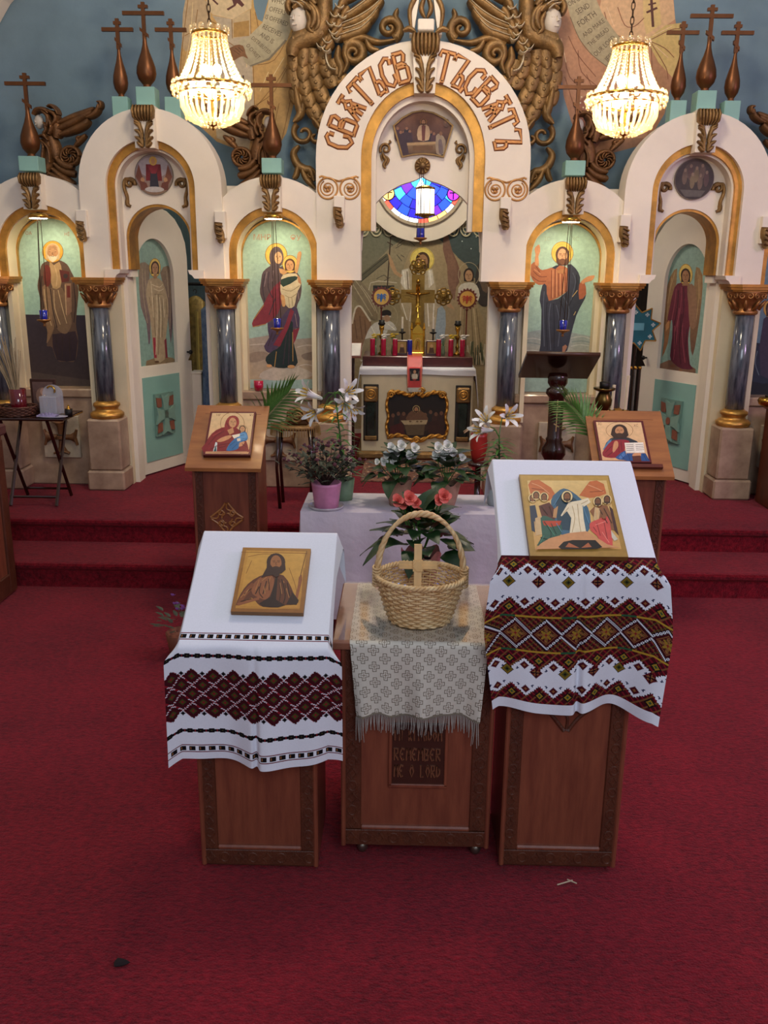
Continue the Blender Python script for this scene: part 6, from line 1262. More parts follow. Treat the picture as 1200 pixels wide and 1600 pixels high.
# ================================================================== centre stand
sx0, sx1, syf = -.280, .182, 2.405; szt = .752; sxc = (sx0+sx1)/2
t = thing('memorial_stand', (sxc, syf+.24, 0), 'brown wooden stand on casters with a carved plaque between the two lecterns', 'stand')
z0 = .055; syb = syf+.47
MB().box(sx0+.055, sx1-.055, syf+.010, syf+.024, z0+.05, szt-.03).build('front_panel', WOOD, t)
carved_strip(t, sx0+.008, sx0+.062, syf+.008, z0+.062, szt-.03); carved_strip(t, sx1-.062, sx1-.008, syf+.008, z0+.062, szt-.03); carved_strip(t, sx0+.008, sx1-.008, syf+.008, z0+.004, z0+.058, True)
MB().bbox(sx0+.06, sx1-.06, syf, syf+.014, z0+.058, z0+.074, .005).build('moulding', WOOD, t)
for q_ in (sx0, sx1-.014): MB().bbox(q_, q_+.014, syf-.004, syf+.02, z0, szt-.025, .004).build('corner_bead', WOOD, t)
for q_ in (sx0+.002, sx1-.02): MB().box(q_, q_+.018, syf+.02, syb, z0, szt-.025).build('side_panel', WOOD, t)
MB().box(sx0+.02, sx1-.02, syb-.018, syb, z0, szt-.025).build('back_panel', WOOD, t); MB().box(sx0+.02, sx1-.02, syf+.024, syb-.02, z0, z0+.02).build('base_board', WOODC, t)
TOPW = mat('glossy_pinkish_wood', '7d4c38', .30, var=.2, scale=3, col2='94604a', stretch=(1.5, 8, 8), coat=.6)
MB().bbox(sx0-.025, sx1+.028, syf-.012, syb+.03, szt-.025, szt, .003).build('top_board', TOPW, t)
for x in (sx0+.065, sx1-.035):
    for y in (syf+.055, syb-.05):
        c_ = MB(); c_.lathe([(.012, .034), (.016, .05), (.02, .056)], (x, y, 0), 12); c_.ball((x, y, .024), .024, 14, 10, (.75, 1, 1)); c_.build('ball_caster', mat('steel_caster', '8a8478', .3, .9), t, True)
zpl = atY(650, 1228, syf)[2]
pl = MB().bbox(sxc-.085+.005, sxc+.085+.005, syf+.002, syf+.014, zpl, zpl+.21, .003).build('plaque', mat('plaque_wood', '3c1c12', .45, var=.2), t)
for a, b, c, d_ in ((-.09, .09, zpl-.006, zpl+.006), (-.09, -.08, zpl, zpl+.21), (.08, .09, zpl, zpl+.21)): MB().bbox(sxc+.005+a, sxc+.005+b, syf-.003, syf+.012, c, d_, .002).build('plaque_border', WOOD, t)
STK = {'R': ['0,0 0,1 .6,.95 .6,.6 .1,.5 .7,0'], 'E': ['.7,.9 .3,1 0,.7 0,.3 .3,0 .7,.1', '0,.5 .5,.5'], 'M': ['0,0 .1,1 .4,.3 .7,1 .8,0'], 'B': ['0,0 0,1 .6,.9 .5,.6 .1,.5', '.1,.5 .7,.4 .6,.05 0,0'], 'O': ['.35,1 0,.5 .35,0 .7,.5 .35,1'], 'L': ['0,1 0,0 .6,.05'], 'D': ['0,0 0,1 .6,.6 .6,.3 0,0'], 'I': ['.1,0 .1,1'], 'N': ['0,0 0,1 .6,0 .6,1'], 'Y': ['0,1 .3,.5 .6,1', '.3,.5 .3,0'], 'K': ['0,0 0,1', '.6,1 0,.45 .6,0'], 'G': ['.6,.85 .3,1 0,.6 .2,0 .6,.1 .6,.45 .35,.45'], ' ': []}
def carve_text(txt, zb, h, w):
    n = len(txt); st = .146/max(n, 1)
    for i, ch in enumerate(txt):
        if ch == ' ': continue
        mb = MB(); xx = sxc+.005-.073+st*i
        for a in STK[ch]: mb.relief([(xx+float(u.split(',')[0])*st*.95, zb+float(u.split(',')[1])*h) for u in a.split()], .0036, .007, syf+.003, 3)
        mb.build('letter', mat('carved_letter_wood', '6e4430', .35), pl)
zq = [atY(650, v_, syf)[2] for v_ in (1157, 1188, 1214)]; carve_text('IN KINGDOM', zq[0], .034, 0); carve_text('REMEMBER', zq[1], .040, 0); carve_text('ME O LORD', zq[2], .040, 0)
# brocade runner with fringe
def pat_bro(U, V, NU):
    C_ = np.tile(np.array(hx('cbc5b8')), (*U.shape, 1)); gold = np.array(hx('7d7466'))
    for ox, oy in ((0, 0), (13, 10)):
        x = (U+ox) % 26-13; y = (V+oy) % 20-10; ax_, ay_ = np.abs(x), np.abs(y)
        ins = ((ax_ <= 2) & (ay_ <= 6)) | ((ay_ <= 2) & (ax_ <= 6)); core = ((ax_ <= 1) & (ay_ <= 5)) | ((ay_ <= 1) & (ax_ <= 5)); C_[ins] = gold; C_[core] = np.array(hx('d8d2c6')); C_[(ax_ <= 0) & (ay_ <= 4)] = gold*1.25; C_[(ay_ <= 0) & (ax_ <= 4)] = gold*1.25
    C_[V < 2] = gold; return C_
zhb = .522; prof = [(syb+.034, szt-.10), (syb+.034, szt-.004), (syb+.025, szt+.004), (syf-.008, szt+.004), (syf-.018, szt-.004), (syf-.020, szt-.03), (syf-.024, zhb)]
ripB = lambda u, t: .014*np.sin(u*7.+.5)+.010*np.sin(u*13.+1.)
wB = lambda f: .205-.022*max(0, (f-.7)/.3)
br, VB = cloth('brocade_runner', 'silvery cream brocade runner with woven crosses and fringe over the centre stand', sxc+.0, prof, .21, wB, .0026, 158, pat_bro, ripB, 0, .66, .3)
fm = MB(); row = VB[-1]
for i in range(0, 158, 2):
    a = Vector(row[i]); ln = .045+random.random()*.014+(.025 if i < 10 or i > 148 else 0); w1 = random.uniform(-.006, .006)
    fm.tube([a, a+Vector((w1*.4, -.003, -ln*.5)), a+Vector((w1, 0, -ln))], [.0016, .0016, .0010], 4)
fr_ = fm.build('fringe', mat('silver_fringe', '9a948c', .6, .1), br); fr_['kind'] = 'stuff'
# clear plastic sheet over the runner
m = bpy.data.materials.new('clear_plastic'); m.use_nodes = True; nt = m.node_tree; nt.nodes.clear(); o_ = nt.nodes.new('ShaderNodeOutputMaterial'); tr = nt.nodes.new('ShaderNodeBsdfTransparent'); gl = nt.nodes.new('ShaderNodeBsdfGlossy'); gl.inputs[1].default_value = .06; mx = nt.nodes.new('ShaderNodeMixShader'); lw = nt.nodes.new('ShaderNodeLayerWeight'); pw = nt.nodes.new('ShaderNodeMath'); pw.operation = 'POWER'; pw.inputs[1].default_value = 2.5; nt.links.new(lw.outputs['Facing'], pw.inputs[0]); fz = nt.nodes.new('ShaderNodeMath'); fz.operation = 'MULTIPLY_ADD'; fz.inputs[1].default_value = .55; fz.inputs[2].default_value = .04; nt.links.new(pw.outputs[0], fz.inputs[0])
nz = nt.nodes.new('ShaderNodeTexNoise'); nz.inputs['Scale'].default_value = 7; bp = nt.nodes.new('ShaderNodeBump'); bp.inputs['Strength'].default_value = .12; nt.links.new(nz.outputs[0], bp.inputs['Height']); nt.links.new(bp.outputs[0], gl.inputs['Normal'])
nt.links.new(fz.outputs[0], mx.inputs[0]); nt.links.new(tr.outputs[0], mx.inputs[1]); nt.links.new(gl.outputs[0], mx.inputs[2]); nt.links.new(mx.outputs[0], o_.inputs[0]); MATS['clear_plastic'] = m
ps = MB().bbox(sx0-.02, sx1+.022, syf-.012, syb+.02, szt+.0065, szt+.009, .0008).build('plastic_sheet', m); tag(ps, 'clear plastic sheet covering the top of the centre stand', 'plastic sheet')
# ------------------------------------------------------------------ wicker basket
WICK = mat('pale_wicker', 'c69a64', .5, var=.3, scale=30, col2='e4c898')
bxp = atZ(656, 985, szt+.009); bx, by, bz = bxp[0]+.0, bxp[1]+.085, szt+.0095
t = thing('wicker_basket', (bx, by, bz), 'pale wicker basket with a tall twisted hoop handle on the centre stand', 'basket')
Rb, Rt, Hb = .088, .134, .145
rad = lambda z: Rb+(Rt-Rb)*(z/Hb)**.8
ns = 34
for i in range(ns):
    a = 2*PI*i/ns; MB().tube([(bx+rad(z)*math.cos(a), by+rad(z)*math.sin(a)*.93, bz+z) for z in (0.004, .05, .10, Hb)], .0028, 5).build('stake', WICK, t, True)
nr = 17
for r_ in range(nr):
    z = .008+r_*(Hb-.016)/(nr-1); pts = []
    for k in range(ns*4): a = 2*PI*k/(ns*4); w_ = .0042*math.cos(ns/2*a+(PI if r_ % 2 else 0)); pts.append((bx+(rad(z)+w_)*math.cos(a), by+(rad(z)+w_)*math.sin(a)*.93, bz+z))
    MB().tube(pts, .0040, 5, closed=True).build('weaver', WICK, t, True)
MB().lathe([(.001, 0), (Rb-.004, 0), (Rb-.004, .006), (.001, .006)], (bx, by, bz), 28, 1, .93).build('woven_base', WICK, t)
for k in range(3):
    pts = []
    for i in range(144): a = 2*PI*i/144; b = 20*a+k*2*PI/3; pts.append((bx+(Rt+.005*math.cos(b))*math.cos(a), by+(Rt+.005*math.cos(b))*math.sin(a)*.93, bz+Hb+.005*math.sin(b)))
    MB().tube(pts, .0048, 5, closed=True).build('rim_strand', WICK, t, True)
for k in range(3):
    pts = []
    for i in range(90):
        s_ = i/89; a = PI*s_; hx_ = -(Rt-.002)*math.cos(a)*(1+.0*s_); hz = Hb-.02+.215*math.sin(a)**.85 if 0 < s_ < 1 else Hb-.02; b = 15*a+k*2*PI/3
        pts.append((bx+hx_+.0055*math.cos(b)*math.cos(a), by+.0055*math.sin(b), bz+hz+.0055*math.cos(b)*math.sin(a)))
    MB().tube(pts, .006, 6).build('handle_strand', WICK, t, True)
for sg in (-1, 1):
    mb = MB()
    for k in range(7): z = Hb-.03+k*.009; mb.tube([(bx+sg*(Rt-.001)+.012*math.cos(b), by+.014*math.sin(b), bz+z+.003*math.sin(b)) for b in [2*PI*j/10 for j in range(10)]], .0035, 5, closed=True)
    mb.build('handle_binding', WICK, t, True)
# palm-leaf cross leaning inside
PALM = mat('dried_palm', 'e2ba80', .55, var=.15, scale=14, stretch=(1, 1, .3))
pc = thing('palm_cross', (bx-.005, by-.02, bz+.012), 'woven palm leaf cross standing in the wicker basket', 'palm cross')
zt_ = .235; cxx, cyy = bx-.008, by+.03
def slat(x0, x1, z0, z1, nm, y=0., lean=.18): 
    v = [(x, cyy+y-(lean*(z1-z)) if True else 0, bz+z) for z in (z0, z1) for x in (x0, x1)]; v += [(a, b+.003, c) for a, b, c in v]
    MB().add(v, [(0, 1, 3, 2), (4, 6, 7, 5), (0, 4, 5, 1), (2, 3, 7, 6), (0, 2, 6, 4), (1, 5, 7, 3)]).build(nm, PALM, pc)
slat(cxx-.012, cxx+.012, .012, zt_, 'upright'); slat(cxx-.011, cxx-.001, .012, zt_, 'upright_fold', -.004)
slat(cxx-.058, cxx+.060, .158, .183, 'crossbar', -.012, 0.); slat(cxx-.056, cxx+.058, .160, .171, 'crossbar_fold', -.015, 0.)
mb = MB(); mb.box(cxx-.015, cxx+.015, cyy-.020, cyy-.012, bz+.153, bz+.188); mb.prism([(cxx-.016, bz+.17), (cxx, bz+.152), (cxx+.016, bz+.17), (cxx, bz+.19)], cyy-.023, cyy-.019); mb.build('woven_knot', PALM, pc)
# ================================================================== leaf and flower makers
def leaf_mesh(name, L, W, m, droop=.3, fold=.25, n=7, tip=.5, wav=0., cup=0.):
    mb = MB(); 
    for i in range(n+1):
        u = i/n; w_ = W*(math.sin(PI*min(1, u**tip*.97+.03)))**.8*.5+.0004; x = L*u; z = -droop*L*u*u
        for s_ in (-1, -.5, 0, .5, 1): mb.v.append((x, s_*w_, z+fold*abs(s_)*w_+wav*math.sin(u*9+s_*2)*abs(s_)-cup*s_*s_*w_))
    for i in range(n):
        for k in range(4): mb.f.append((i*5+k, i*5+k+1, (i+1)*5+k+1, (i+1)*5+k)); mb.c.append(None)
    me = bpy.data.meshes.new(name); me.from_pydata(mb.v, [], mb.f); me.polygons.foreach_set('use_smooth', [True]*len(me.polygons)); me.materials.append(m); return me
def mesh_of(mb, name, m, smooth=True):
    me = bpy.data.meshes.new(name); me.from_pydata(mb.v, [], mb.f); me.polygons.foreach_set('use_smooth', [smooth]*len(me.polygons)); me.materials.append(m); return me
def aim(p, d, roll=0., s=1.): return Matrix.Translation(p) @ Vector(d).to_track_quat('X', 'Z').to_matrix().to_4x4() @ Matrix.Rotation(roll, 4, 'X') @ Matrix.Scale(s, 4)
def blossom_mesh(name, r, m, k=14):
    mb = MB()
    for i in range(k):
        a = i*2.4; t = i/k; el = 1.35-1.15*t; rr = r*(.35+.65*t); d = Vector((math.cos(a)*math.cos(el), math.sin(a)*math.cos(el), math.sin(el))); q = d.to_track_quat('X', 'Z').to_matrix(); kk = len(mb.v)
        for u in (0, .4, .8, 1): 
            for s_ in (-1, 0, 1): mb.v.append(tuple(q @ Vector((rr*u, s_*rr*.55*math.sin(PI*(.12+.75*u)), .12*rr*u*u+abs(s_)*rr*.12))))
        for i2 in range(3):
            for k2 in range(2): mb.f.append((kk+i2*3+k2, kk+i2*3+k2+1, kk+i2*3+4+k2, kk+i2*3+3+k2))
    return mesh_of(mb, name, m)
def lily_mesh(name, L, m):
    mb = MB(); ns, nw = 9, 4
    for p_ in range(6):
        a0 = p_*PI/3; k = len(mb.v)
        for i in range(ns):
            u = i/(ns-1); x = L*(.0+.86*u-.20*max(0, u-.7)**2*8*.3); r = L*(.05+.12*u+.40*max(0, u-.55)**1.5*2.2); hw = .62*math.sin(PI*(.16+.80*u)) if u > .3 else .62*(.75+.0*u)
            if u > .92: x -= L*.05
            for j in range(nw): s_ = (j/(nw-1)-.5)*2*hw*(.95 if u < .5 else .92); a = a0+s_*.9; mb.v.append((x, r*math.cos(a), r*math.sin(a)))
        for i in range(ns-1):
            for j in range(nw-1): mb.f.append((k+i*nw+j, k+i*nw+j+1, k+(i+1)*nw+j+1, k+(i+1)*nw+j))
    return mesh_of(mb, name, m)
LILYW = mat('lily_white', 'e4e4e0', .5, var=.04); STAM = mat('stamen_yellow', 'c8a02a', .6)
LM = lily_mesh('lily_petals', .115, LILYW); mb = MB()
for i in range(6): a = i*PI/3; mb.tube([(.02, 0, 0), (.06, .008*math.cos(a), .008*math.sin(a)), (.085, .016*math.cos(a), .016*math.sin(a))], [.0012, .0012, .003], 4)
SM = mesh_of(mb, 'stamens', STAM)
LLEAF = leaf_mesh('lily_leaf', .085, .015, LEAFL, .55, .2, 6, .7); BLEAF = [leaf_mesh('begonia_leaf', .085, .072, LEAF, d, .18, 7, .62, .002) for d in (.25, .5, .75)]; ALEAF = leaf_mesh('azalea_leaf', .026, .011, mat('dull_leaf', '3a4030', .6, var=.4, scale=60), .2, .2, 4, .7)
BW = blossom_mesh('begonia_blossom_white', .030, mat('petal_white', 'e6e6de', .55, var=.05)); BP = blossom_mesh('begonia_blossom_pink', .036, mat('petal_coral', 'e0604e', .5, var=.2, scale=40, col2='f08a80')); AB = blossom_mesh('azalea_blossom', .013, mat('withered_mauve', '6a3c44', .7, var=.35, scale=60), 9)
rnd = random.Random(3)
def pot(t, x, y, z, r0, r1, h, m, n=24, fl=0., nf=0): MB().lathe([(r0, 0), (r0+(r1-r0)*.5, h*.5), (r1, h), (r1-.006, h), (r1-.014, h*.85), (.002, h*.84)], (x, y, z), n, flute=fl, nf=nf).build('pot', m, t, True)
def lily(px, py, Y, z0, label, potm, H, flowers, r=.058, lean=(0, 0)):
    q = atY(px, py, Y); x, y = q[0], Y; t = thing('potted_lily', (x, y, z0), label, 'lily', 'white lilies in pots'); ph = .11; pot(t, x, y, z0, r*.78, r, ph, potm)
    MB().lathe([(r-.012, ph*.86), (.002, ph*.9)], (x, y, z0), 16).build('soil', mat('potting_soil', '1c1410', .95), t)
    top = Vector((x+lean[0], y+lean[1], z0+H)); base = Vector((x, y, z0+ph*.8)); MB().tube([base, base.lerp(top, .5)+Vector((.006, 0, 0)), top], [.005, .0045, .0035], 6).build('stem', LEAFL, t)
    n = 64
    for i in range(n):
        u = .05+.87*i/n; p_ = base.lerp(top, u); a = i*2.4; d = Vector((math.cos(a), math.sin(a), .55-.2*u)); inst(LLEAF, 'leaf', t, aim(p_-Vector((x, y, z0)), d, 0, 1.45-.5*u))
    for k, (fx, fy, dx, dy, dz, s_) in enumerate(flowers):
        w_ = Vector(atY(fx, fy, Y+dy*.0)); d = Vector((dx, dy, dz)).normalized(); b = w_-d*.075*s_
        MB().tube([top-Vector((0, 0, .01)), top.lerp(b, .5)+Vector((0, 0, .012)), b], .003, 5).build('flower_stalk', LEAFL, t)
        f = inst(LM, 'flower', t, aim(b-Vector((x, y, z0)), d, k*.5, s_*1.22)); c_ = bpy.data.objects.new('stamens', SM); COL.objects.link(c_); c_.parent = f
def begonia(px, py, Y, z0, label, potm, fm, fpts, nl, spread, hgt, lsc, r=.066, ph=.12):
    q = atY(px, py, Y); x, y = q[0], Y; O = Vector((x, y, z0)); t = thing('potted_begonia', tuple(O), label, 'begonia', 'begonias in wrapped pots')
    mb = MB(); n = 28                       # paper wrap with pointed uneven top edge
    for j, u in enumerate((0, .35, .7, 1.)):
        for k in range(n): a = 2*PI*k/n; rr = r*(.66+.42*u)*(1+.03*math.sin(7*a+j)); mb.v.append((x+rr*math.cos(a), y+rr*math.sin(a), z0+ph*u*(1+(.22*abs(math.sin(2.5*a))-.05 if j == 3 else 0))))
    for j in range(3):
        for k in range(n): mb.f.append((j*n+k, j*n+(k+1) % n, (j+1)*n+(k+1) % n, (j+1)*n+k)); mb.c.append(None)
    mb.f.append(tuple(range(n))[::-1]); mb.c.append(None); mb.build('paper_wrap', potm, t, True)
    MB().lathe([(r*.9, ph*.8), (.002, ph*.85)], (x, y, z0), 16).build('soil', mat('potting_soil', '1c1410', .95), t)
    for i in range(nl):
        a = i*2.4+rnd.random()*.5; u = (i+.5)/nl; el = 1.1-1.25*u; r0 = spread*.42*u; p_ = Vector((r0*math.cos(a), r0*math.sin(a), ph+.02+hgt*(1-u)*.55+.015*rnd.random())); d = Vector((math.cos(a)*math.cos(el), math.sin(a)*math.cos(el), math.sin(el)+.1)); inst(BLEAF[i % 3], 'leaf', t, aim(p_, d, rnd.uniform(-.3, .3), lsc*rnd.uniform(.8, 1.15)))
    st = MB()
    for fx, fy, s_ in fpts:
        w_ = Vector(atY(fx, fy, Y-.02))-O; inst(fm, 'blossom', t, aim(w_, (.15*rnd.uniform(-1, 1), -.75, .5), 0, s_) @ Matrix.Rotation(PI/2, 4, 'Y')); st.tube([Vector((0, 0, ph*.9))+O, (w_*.6+Vector((0, 0, ph*.3)))+O, w_+O], .0025, 5)
    st.build('stems', LEAFL, t)
# ================================================================== white draped table and its plants
TZ = .65; tx0, tx1, ty0, ty1 = -.605, .60, 4.20, 4.40+.20
t = thing('draped_table', (0, 4.4, 0), 'low table under a creased white cloth holding the potted plants', 'table')
for x in (tx0+.06, tx1-.06):
    for y in (ty0+.05, ty1-.05): MB().box(x-.02, x+.02, y-.02, y+.02, 0, TZ-.03).build('leg', WOODC, t)
MB().box(tx0+.02, tx1-.02, ty0+.015, ty1-.015, TZ-.03, TZ-.004).build('table_top', WOODC, t)
mb = MB(); per = []
def rr(u):
    L = [(tx0, ty1), (tx0, ty0), (tx1, ty0), (tx1, ty1)]; d = [ty1-ty0, tx1-tx0, ty1-ty0]; s_ = u*sum(d)
    for i in range(3):
        if s_ <= d[i] or i == 2: a = L[i]; b = L[i+1]; k = min(1, s_/d[i]); return a[0]+(b[0]-a[0])*k, a[1]+(b[1]-a[1])*k
        s_ -= d[i]
nU, nV = 150, 10
for j in range(nV+1):
    v = j/nV
    for i in range(nU+1):
        x, y = rr(i/nU); nx_ = -1 if x <= tx0+1e-6 else (1 if x >= tx1-1e-6 else 0); ny_ = -1 if y <= ty0+1e-6 else 0; f = .012*v*math.sin(i*.42)+.010*v*math.sin(i*.19+1)+.02*v; cr = .004*math.sin(v*9) ; mb.v.append((x+nx_*(f+cr), y+ny_*(f+cr), TZ+.003-.56*v))
for j in range(nV):
    for i in range(nU): k = j*(nU+1)+i; mb.f.append((k, k+nU+1, k+nU+2, k+1)); mb.c.append(None)
k = len(mb.v); mb.v += [(tx0, ty0, TZ+.003), (tx1, ty0, TZ+.003), (tx1, ty1, TZ+.003), (tx0, ty1, TZ+.003)]; mb.f.append((k, k+1, k+2, k+3)); mb.c.append(None)
tc = mb.build('tablecloth', mat('lilac_white_cloth', 'cfcad2', .85, var=.06, scale=5, bump=.35, bscale=22), None, 2); tag(tc, 'creased white tablecloth hanging over the low plant table', 'tablecloth')
KRAFT = mat('kraft_wrap', 'a8826a', .7, var=.15, scale=25); PINKW = mat('pink_wrap', 'c07c74', .6, var=.2, scale=14); ZT2 = TZ+.005
begonia(622, 770, 4.36, ZT2, 'white begonia in tan paper wrap standing next to the pink azalea pot', KRAFT, BW, ((648, 700, 1.1), (612, 700, 1.1), (628, 697, 1.2), (604, 712, .9), (620, 708, 1.1), (640, 712, 1.), (600, 722, 1.), (615, 722, .9), (590, 722, .7)), 44, .27, .20, 1.05)
begonia(697, 772, 4.34, ZT2, 'white begonia in tan paper wrap standing next to the right-hand lily pot', KRAFT, BW, ((686, 700, 1.2), (700, 697, 1.2), (693, 709, 1.2), (708, 707, 1.1), (681, 712, 1.), (722, 715, .9), (690, 720, .9)), 44, .27, .20, 1.05)
for o in list(bpy.data.objects):
    if o.get('label', '').endswith('right-hand lily pot'): o['label'] = 'white begonia in tan paper wrap standing next to the short lily'
begonia(657, 900, 2.815, szt+.0095, 'coral pink begonia in pink paper wrap behind the wicker basket', PINKW, BP, ((622, 783, .8), (640, 779, .9), (655, 803, .8), (694, 776, .9), (686, 782, .7), (651, 786, .7), (630, 788, .7)), 46, .25, .20, 1.12, .062, .13)
lily(537, 770, 4.46, ZT2, 'tall white lily in a green pot standing behind the azalea', mat('mint_wrap', '7f9a7c', .5), .56, ((481, 615, -.75, -.5, .35, 1.15), (490, 645, -.5, -.75, -.1, 1.05), (545, 612, .35, -.75, .3, 1.1), (540, 632, .1, -.95, -.1, 1.15), (550, 640, .5, -.6, -.55, 1.05)), lean=(-.045, 0))
lily(776, 770, 4.40, ZT2, 'shorter white lily beside the tall lectern on the plant table', mat('pale_blue_wrap', 'a8b4b4', .5), .36, ((750, 672, -.8, -.5, .1, 1.05), (758, 655, -.35, -.7, .6, 1.0), (795, 650, .3, -.9, .25, 1.05)), lean=(.0, 0))
# azalea in a pink pot
x, y = atY(510, 790, 4.29)[0], 4.29; O = Vector((x, y, ZT2)); t = thing('potted_azalea', tuple(O), 'faded azalea with withered mauve blooms in a pink foil pot', 'azalea')
MB().lathe([(.055, 0), (.06, .004), (.066, .06), (.073, .115), (.075, .13), (.066, .128), (.06, .11), (.002, .105)], O, 28, flute=.02, nf=9).build('pot', mat('pink_foil', 'c987a8', .45, var=.12, scale=20), t, True)
MB().lathe([(.085, 0), (.09, .012), (.086, .013), (.08, .004), (.01, .003)], (x, y, ZT2), 24).build('clear_saucer', mat('saucer_plastic', 'b8b4b8', .2), t, True)
st = MB(); tips = []
for i in range(26):
    a = i*2.4; r = .20*math.sqrt((i+.5)/26); tip = O+Vector((r*math.cos(a)*1.05, r*math.sin(a)*.8, .20+.09*math.cos(r*7)+.03*rnd.random())); st.tube([O+Vector((0, 0, .10)), O+Vector((r*.25*math.cos(a), r*.25*math.sin(a), .15)), tip], [.004, .003, .0015], 5); tips.append(tip-O)
st.build('branches', mat('twig_brown', '33241a', .8), t)
for i in range(280):
    p_ = tips[i % 26]*rnd.uniform(.60, 1.05)+Vector((rnd.uniform(-.03, .03), rnd.uniform(-.03, .03), rnd.uniform(-.03, .02))); inst(ALEAF, 'leaf', t, aim(p_, (rnd.uniform(-1, 1), rnd.uniform(-1, 1), rnd.uniform(-.2, .8)), 0, rnd.uniform(1.3, 2.1)))
for i in range(60): inst(AB, 'blossom', t, aim(tips[i % 26]+Vector((rnd.uniform(-.02, .02), rnd.uniform(-.03, .0), rnd.uniform(0, .03))), (0, -.5, 1), 0, rnd.uniform(.8, 1.25)))
# lilac flowers on the floor beside the lower lectern
x, y = atY(283, 945, 3.9)[0], 3.9; O = Vector((x, y, 0)); t = thing('potted_flowers', tuple(O), 'small lilac flowers in a pot on the carpet behind the lower lectern', 'flowers'); pot(t, x, y, 0, .06, .08, .13, mat('terracotta', '7a4630', .7))
PB = blossom_mesh('lilac_blossom', .017, mat('lilac_petal', 'a068b8', .5), 7)
for i in range(46): a = i*2.4; r = .12*math.sqrt(i/46); inst(ALEAF, 'leaf', t, aim(Vector((r*math.cos(a), r*math.sin(a), .14+.11*rnd.random())), (math.cos(a), math.sin(a), .6), 0, 1.8))
for i in range(10): w_ = Vector(atY(268+rnd.random()*32, 930+rnd.random()*32, 3.85))-O; inst(PB, 'blossom', t, aim(w_, (0, -.7, .6), 0, 1.))
# ------------------------------------------------------------------ palm fronds
PLM = [leaf_mesh('palm_leaflet', .13, .013, mat('palm_green', '3c6426', .45, var=.3, scale=30, col2='5f8a3c'), d, .35, 6, .5) for d in (.1, .35)]
def frond(pts, Y0, Y1, label, L=1.):
    P_ = [Vector(atY(px, py, Y0+(Y1-Y0)*i/(len(pts)-1))) for i, (px, py) in enumerate(pts)]; P_ = [Vector(v) for v in smooth_pts([tuple(v) for v in P_], 6)]; O = P_[0]; t = thing('palm_frond', tuple(O), label, 'palm frond', 'palm fronds laid on the lecterns')
    MB().tube(P_, [.0055-.004*i/(len(P_)-1) for i in range(len(P_))], 6).build('rachis', mat('palm_green', '3c6426'), t); n = 26
    for i in range(n):
        u = .12+.86*i/(n-1); k = min(len(P_)-2, int(u*(len(P_)-1))); f = u*(len(P_)-1)-k; p_ = P_[k].lerp(P_[k+1], f); tg = (P_[k+1]-P_[k]).normalized(); sd = tg.cross(Vector((0, -1, .2))).normalized()
        for s_ in (-1, 1): d = tg*(.75+.5*u)+sd*s_*(1-.35*u)+Vector((0, -.15, -.08)); inst(PLM[i % 2], 'leaflet', t, aim(p_-O, d, s_*.4, L*(1.05-.55*abs(u-.45))))
frond(((400, 676), (412, 655), (432, 632), (452, 612)), 4.78, 4.74, 'green palm frond tucked behind the mother and child icon', 1.25)
frond(((928, 690), (918, 665), (900, 642), (884, 628)), 4.66, 4.76, 'green palm frond beside the icon of Christ with open book', 1.15)
# ================================================================== dark reading stand
C4 = [atY(823, 555, 5.42), atY(938, 557, 5.42), atY(918, 592, 5.74), atY(810, 590, 5.74)]; cx, cy = atY(868, 650, 5.56)[0], 5.56
t = thing('reading_stand', (cx, cy, ZP), 'dark varnished reading stand with a turned post before the Christ icon', 'reading stand')
v = [np.array(q) for q in C4]; up_ = np.cross(v[1]-v[0], v[3]-v[0]); up_ /= np.linalg.norm(up_); up_ = up_ if up_[2] > 0 else -up_
MB().add(v+[q+up_*.022 for q in v], [(0, 1, 2, 3), (7, 6, 5, 4), (0, 4, 5, 1), (1, 5, 6, 2), (2, 6, 7, 3), (3, 7, 4, 0)]).build('sloped_desk', DARKWOOD, t)
e0, e1 = v[0], v[1]; MB().tube([e0+up_*.012, e1+up_*.012], .013, 8).build('desk_edge', mat('worn_dark_edge', '4a3020', .35), t, True)
zt_ = v[3][2]+.05
MB().lathe([(.055, zt_), (.062, zt_-.02), (.062, zt_-.06), (.045, zt_-.085), (.066, zt_-.10), (.070, zt_-.125), (.05, zt_-.15), (.048, zt_-.16), (.046, zt_-.40), (.055, zt_-.415), (.05, zt_-.43), (.075, zt_-.47), (.078, zt_-.51), (.055, zt_-.55), (.062, zt_-.57), (.05, zt_-.60), (.05, ZP+.12), (.07, ZP+.10), (.07, ZP+.06)], (cx, cy, 0), 24).build('turned_post', DARKWOOD, t, True)
for a in range(4): c, s_ = math.cos(a*PI/2+.4), math.sin(a*PI/2+.4); MB().tube([(cx+.03*c, cy+.03*s_, ZP+.10), (cx+.13*c, cy+.13*s_, ZP+.08), (cx+.20*c, cy+.20*s_, ZP+.022)], [.028, .024, .022], 8).build('foot', DARKWOOD, t, True)
mb = MB(); yy = cy-.047
for a in (((0, -.16), (0, -.36)), ((-.018, -.20), (.018, -.20)), ((-.026, -.235), (.026, -.235)), ((-.016, -.31), (.016, -.33))): mb.relief([(cx+u, zt_+w_) for u, w_ in a], .0035, .003, yy, 3)
mb.build('inlaid_cross', mat('pale_inlay', 'b89a6c', .5), t)
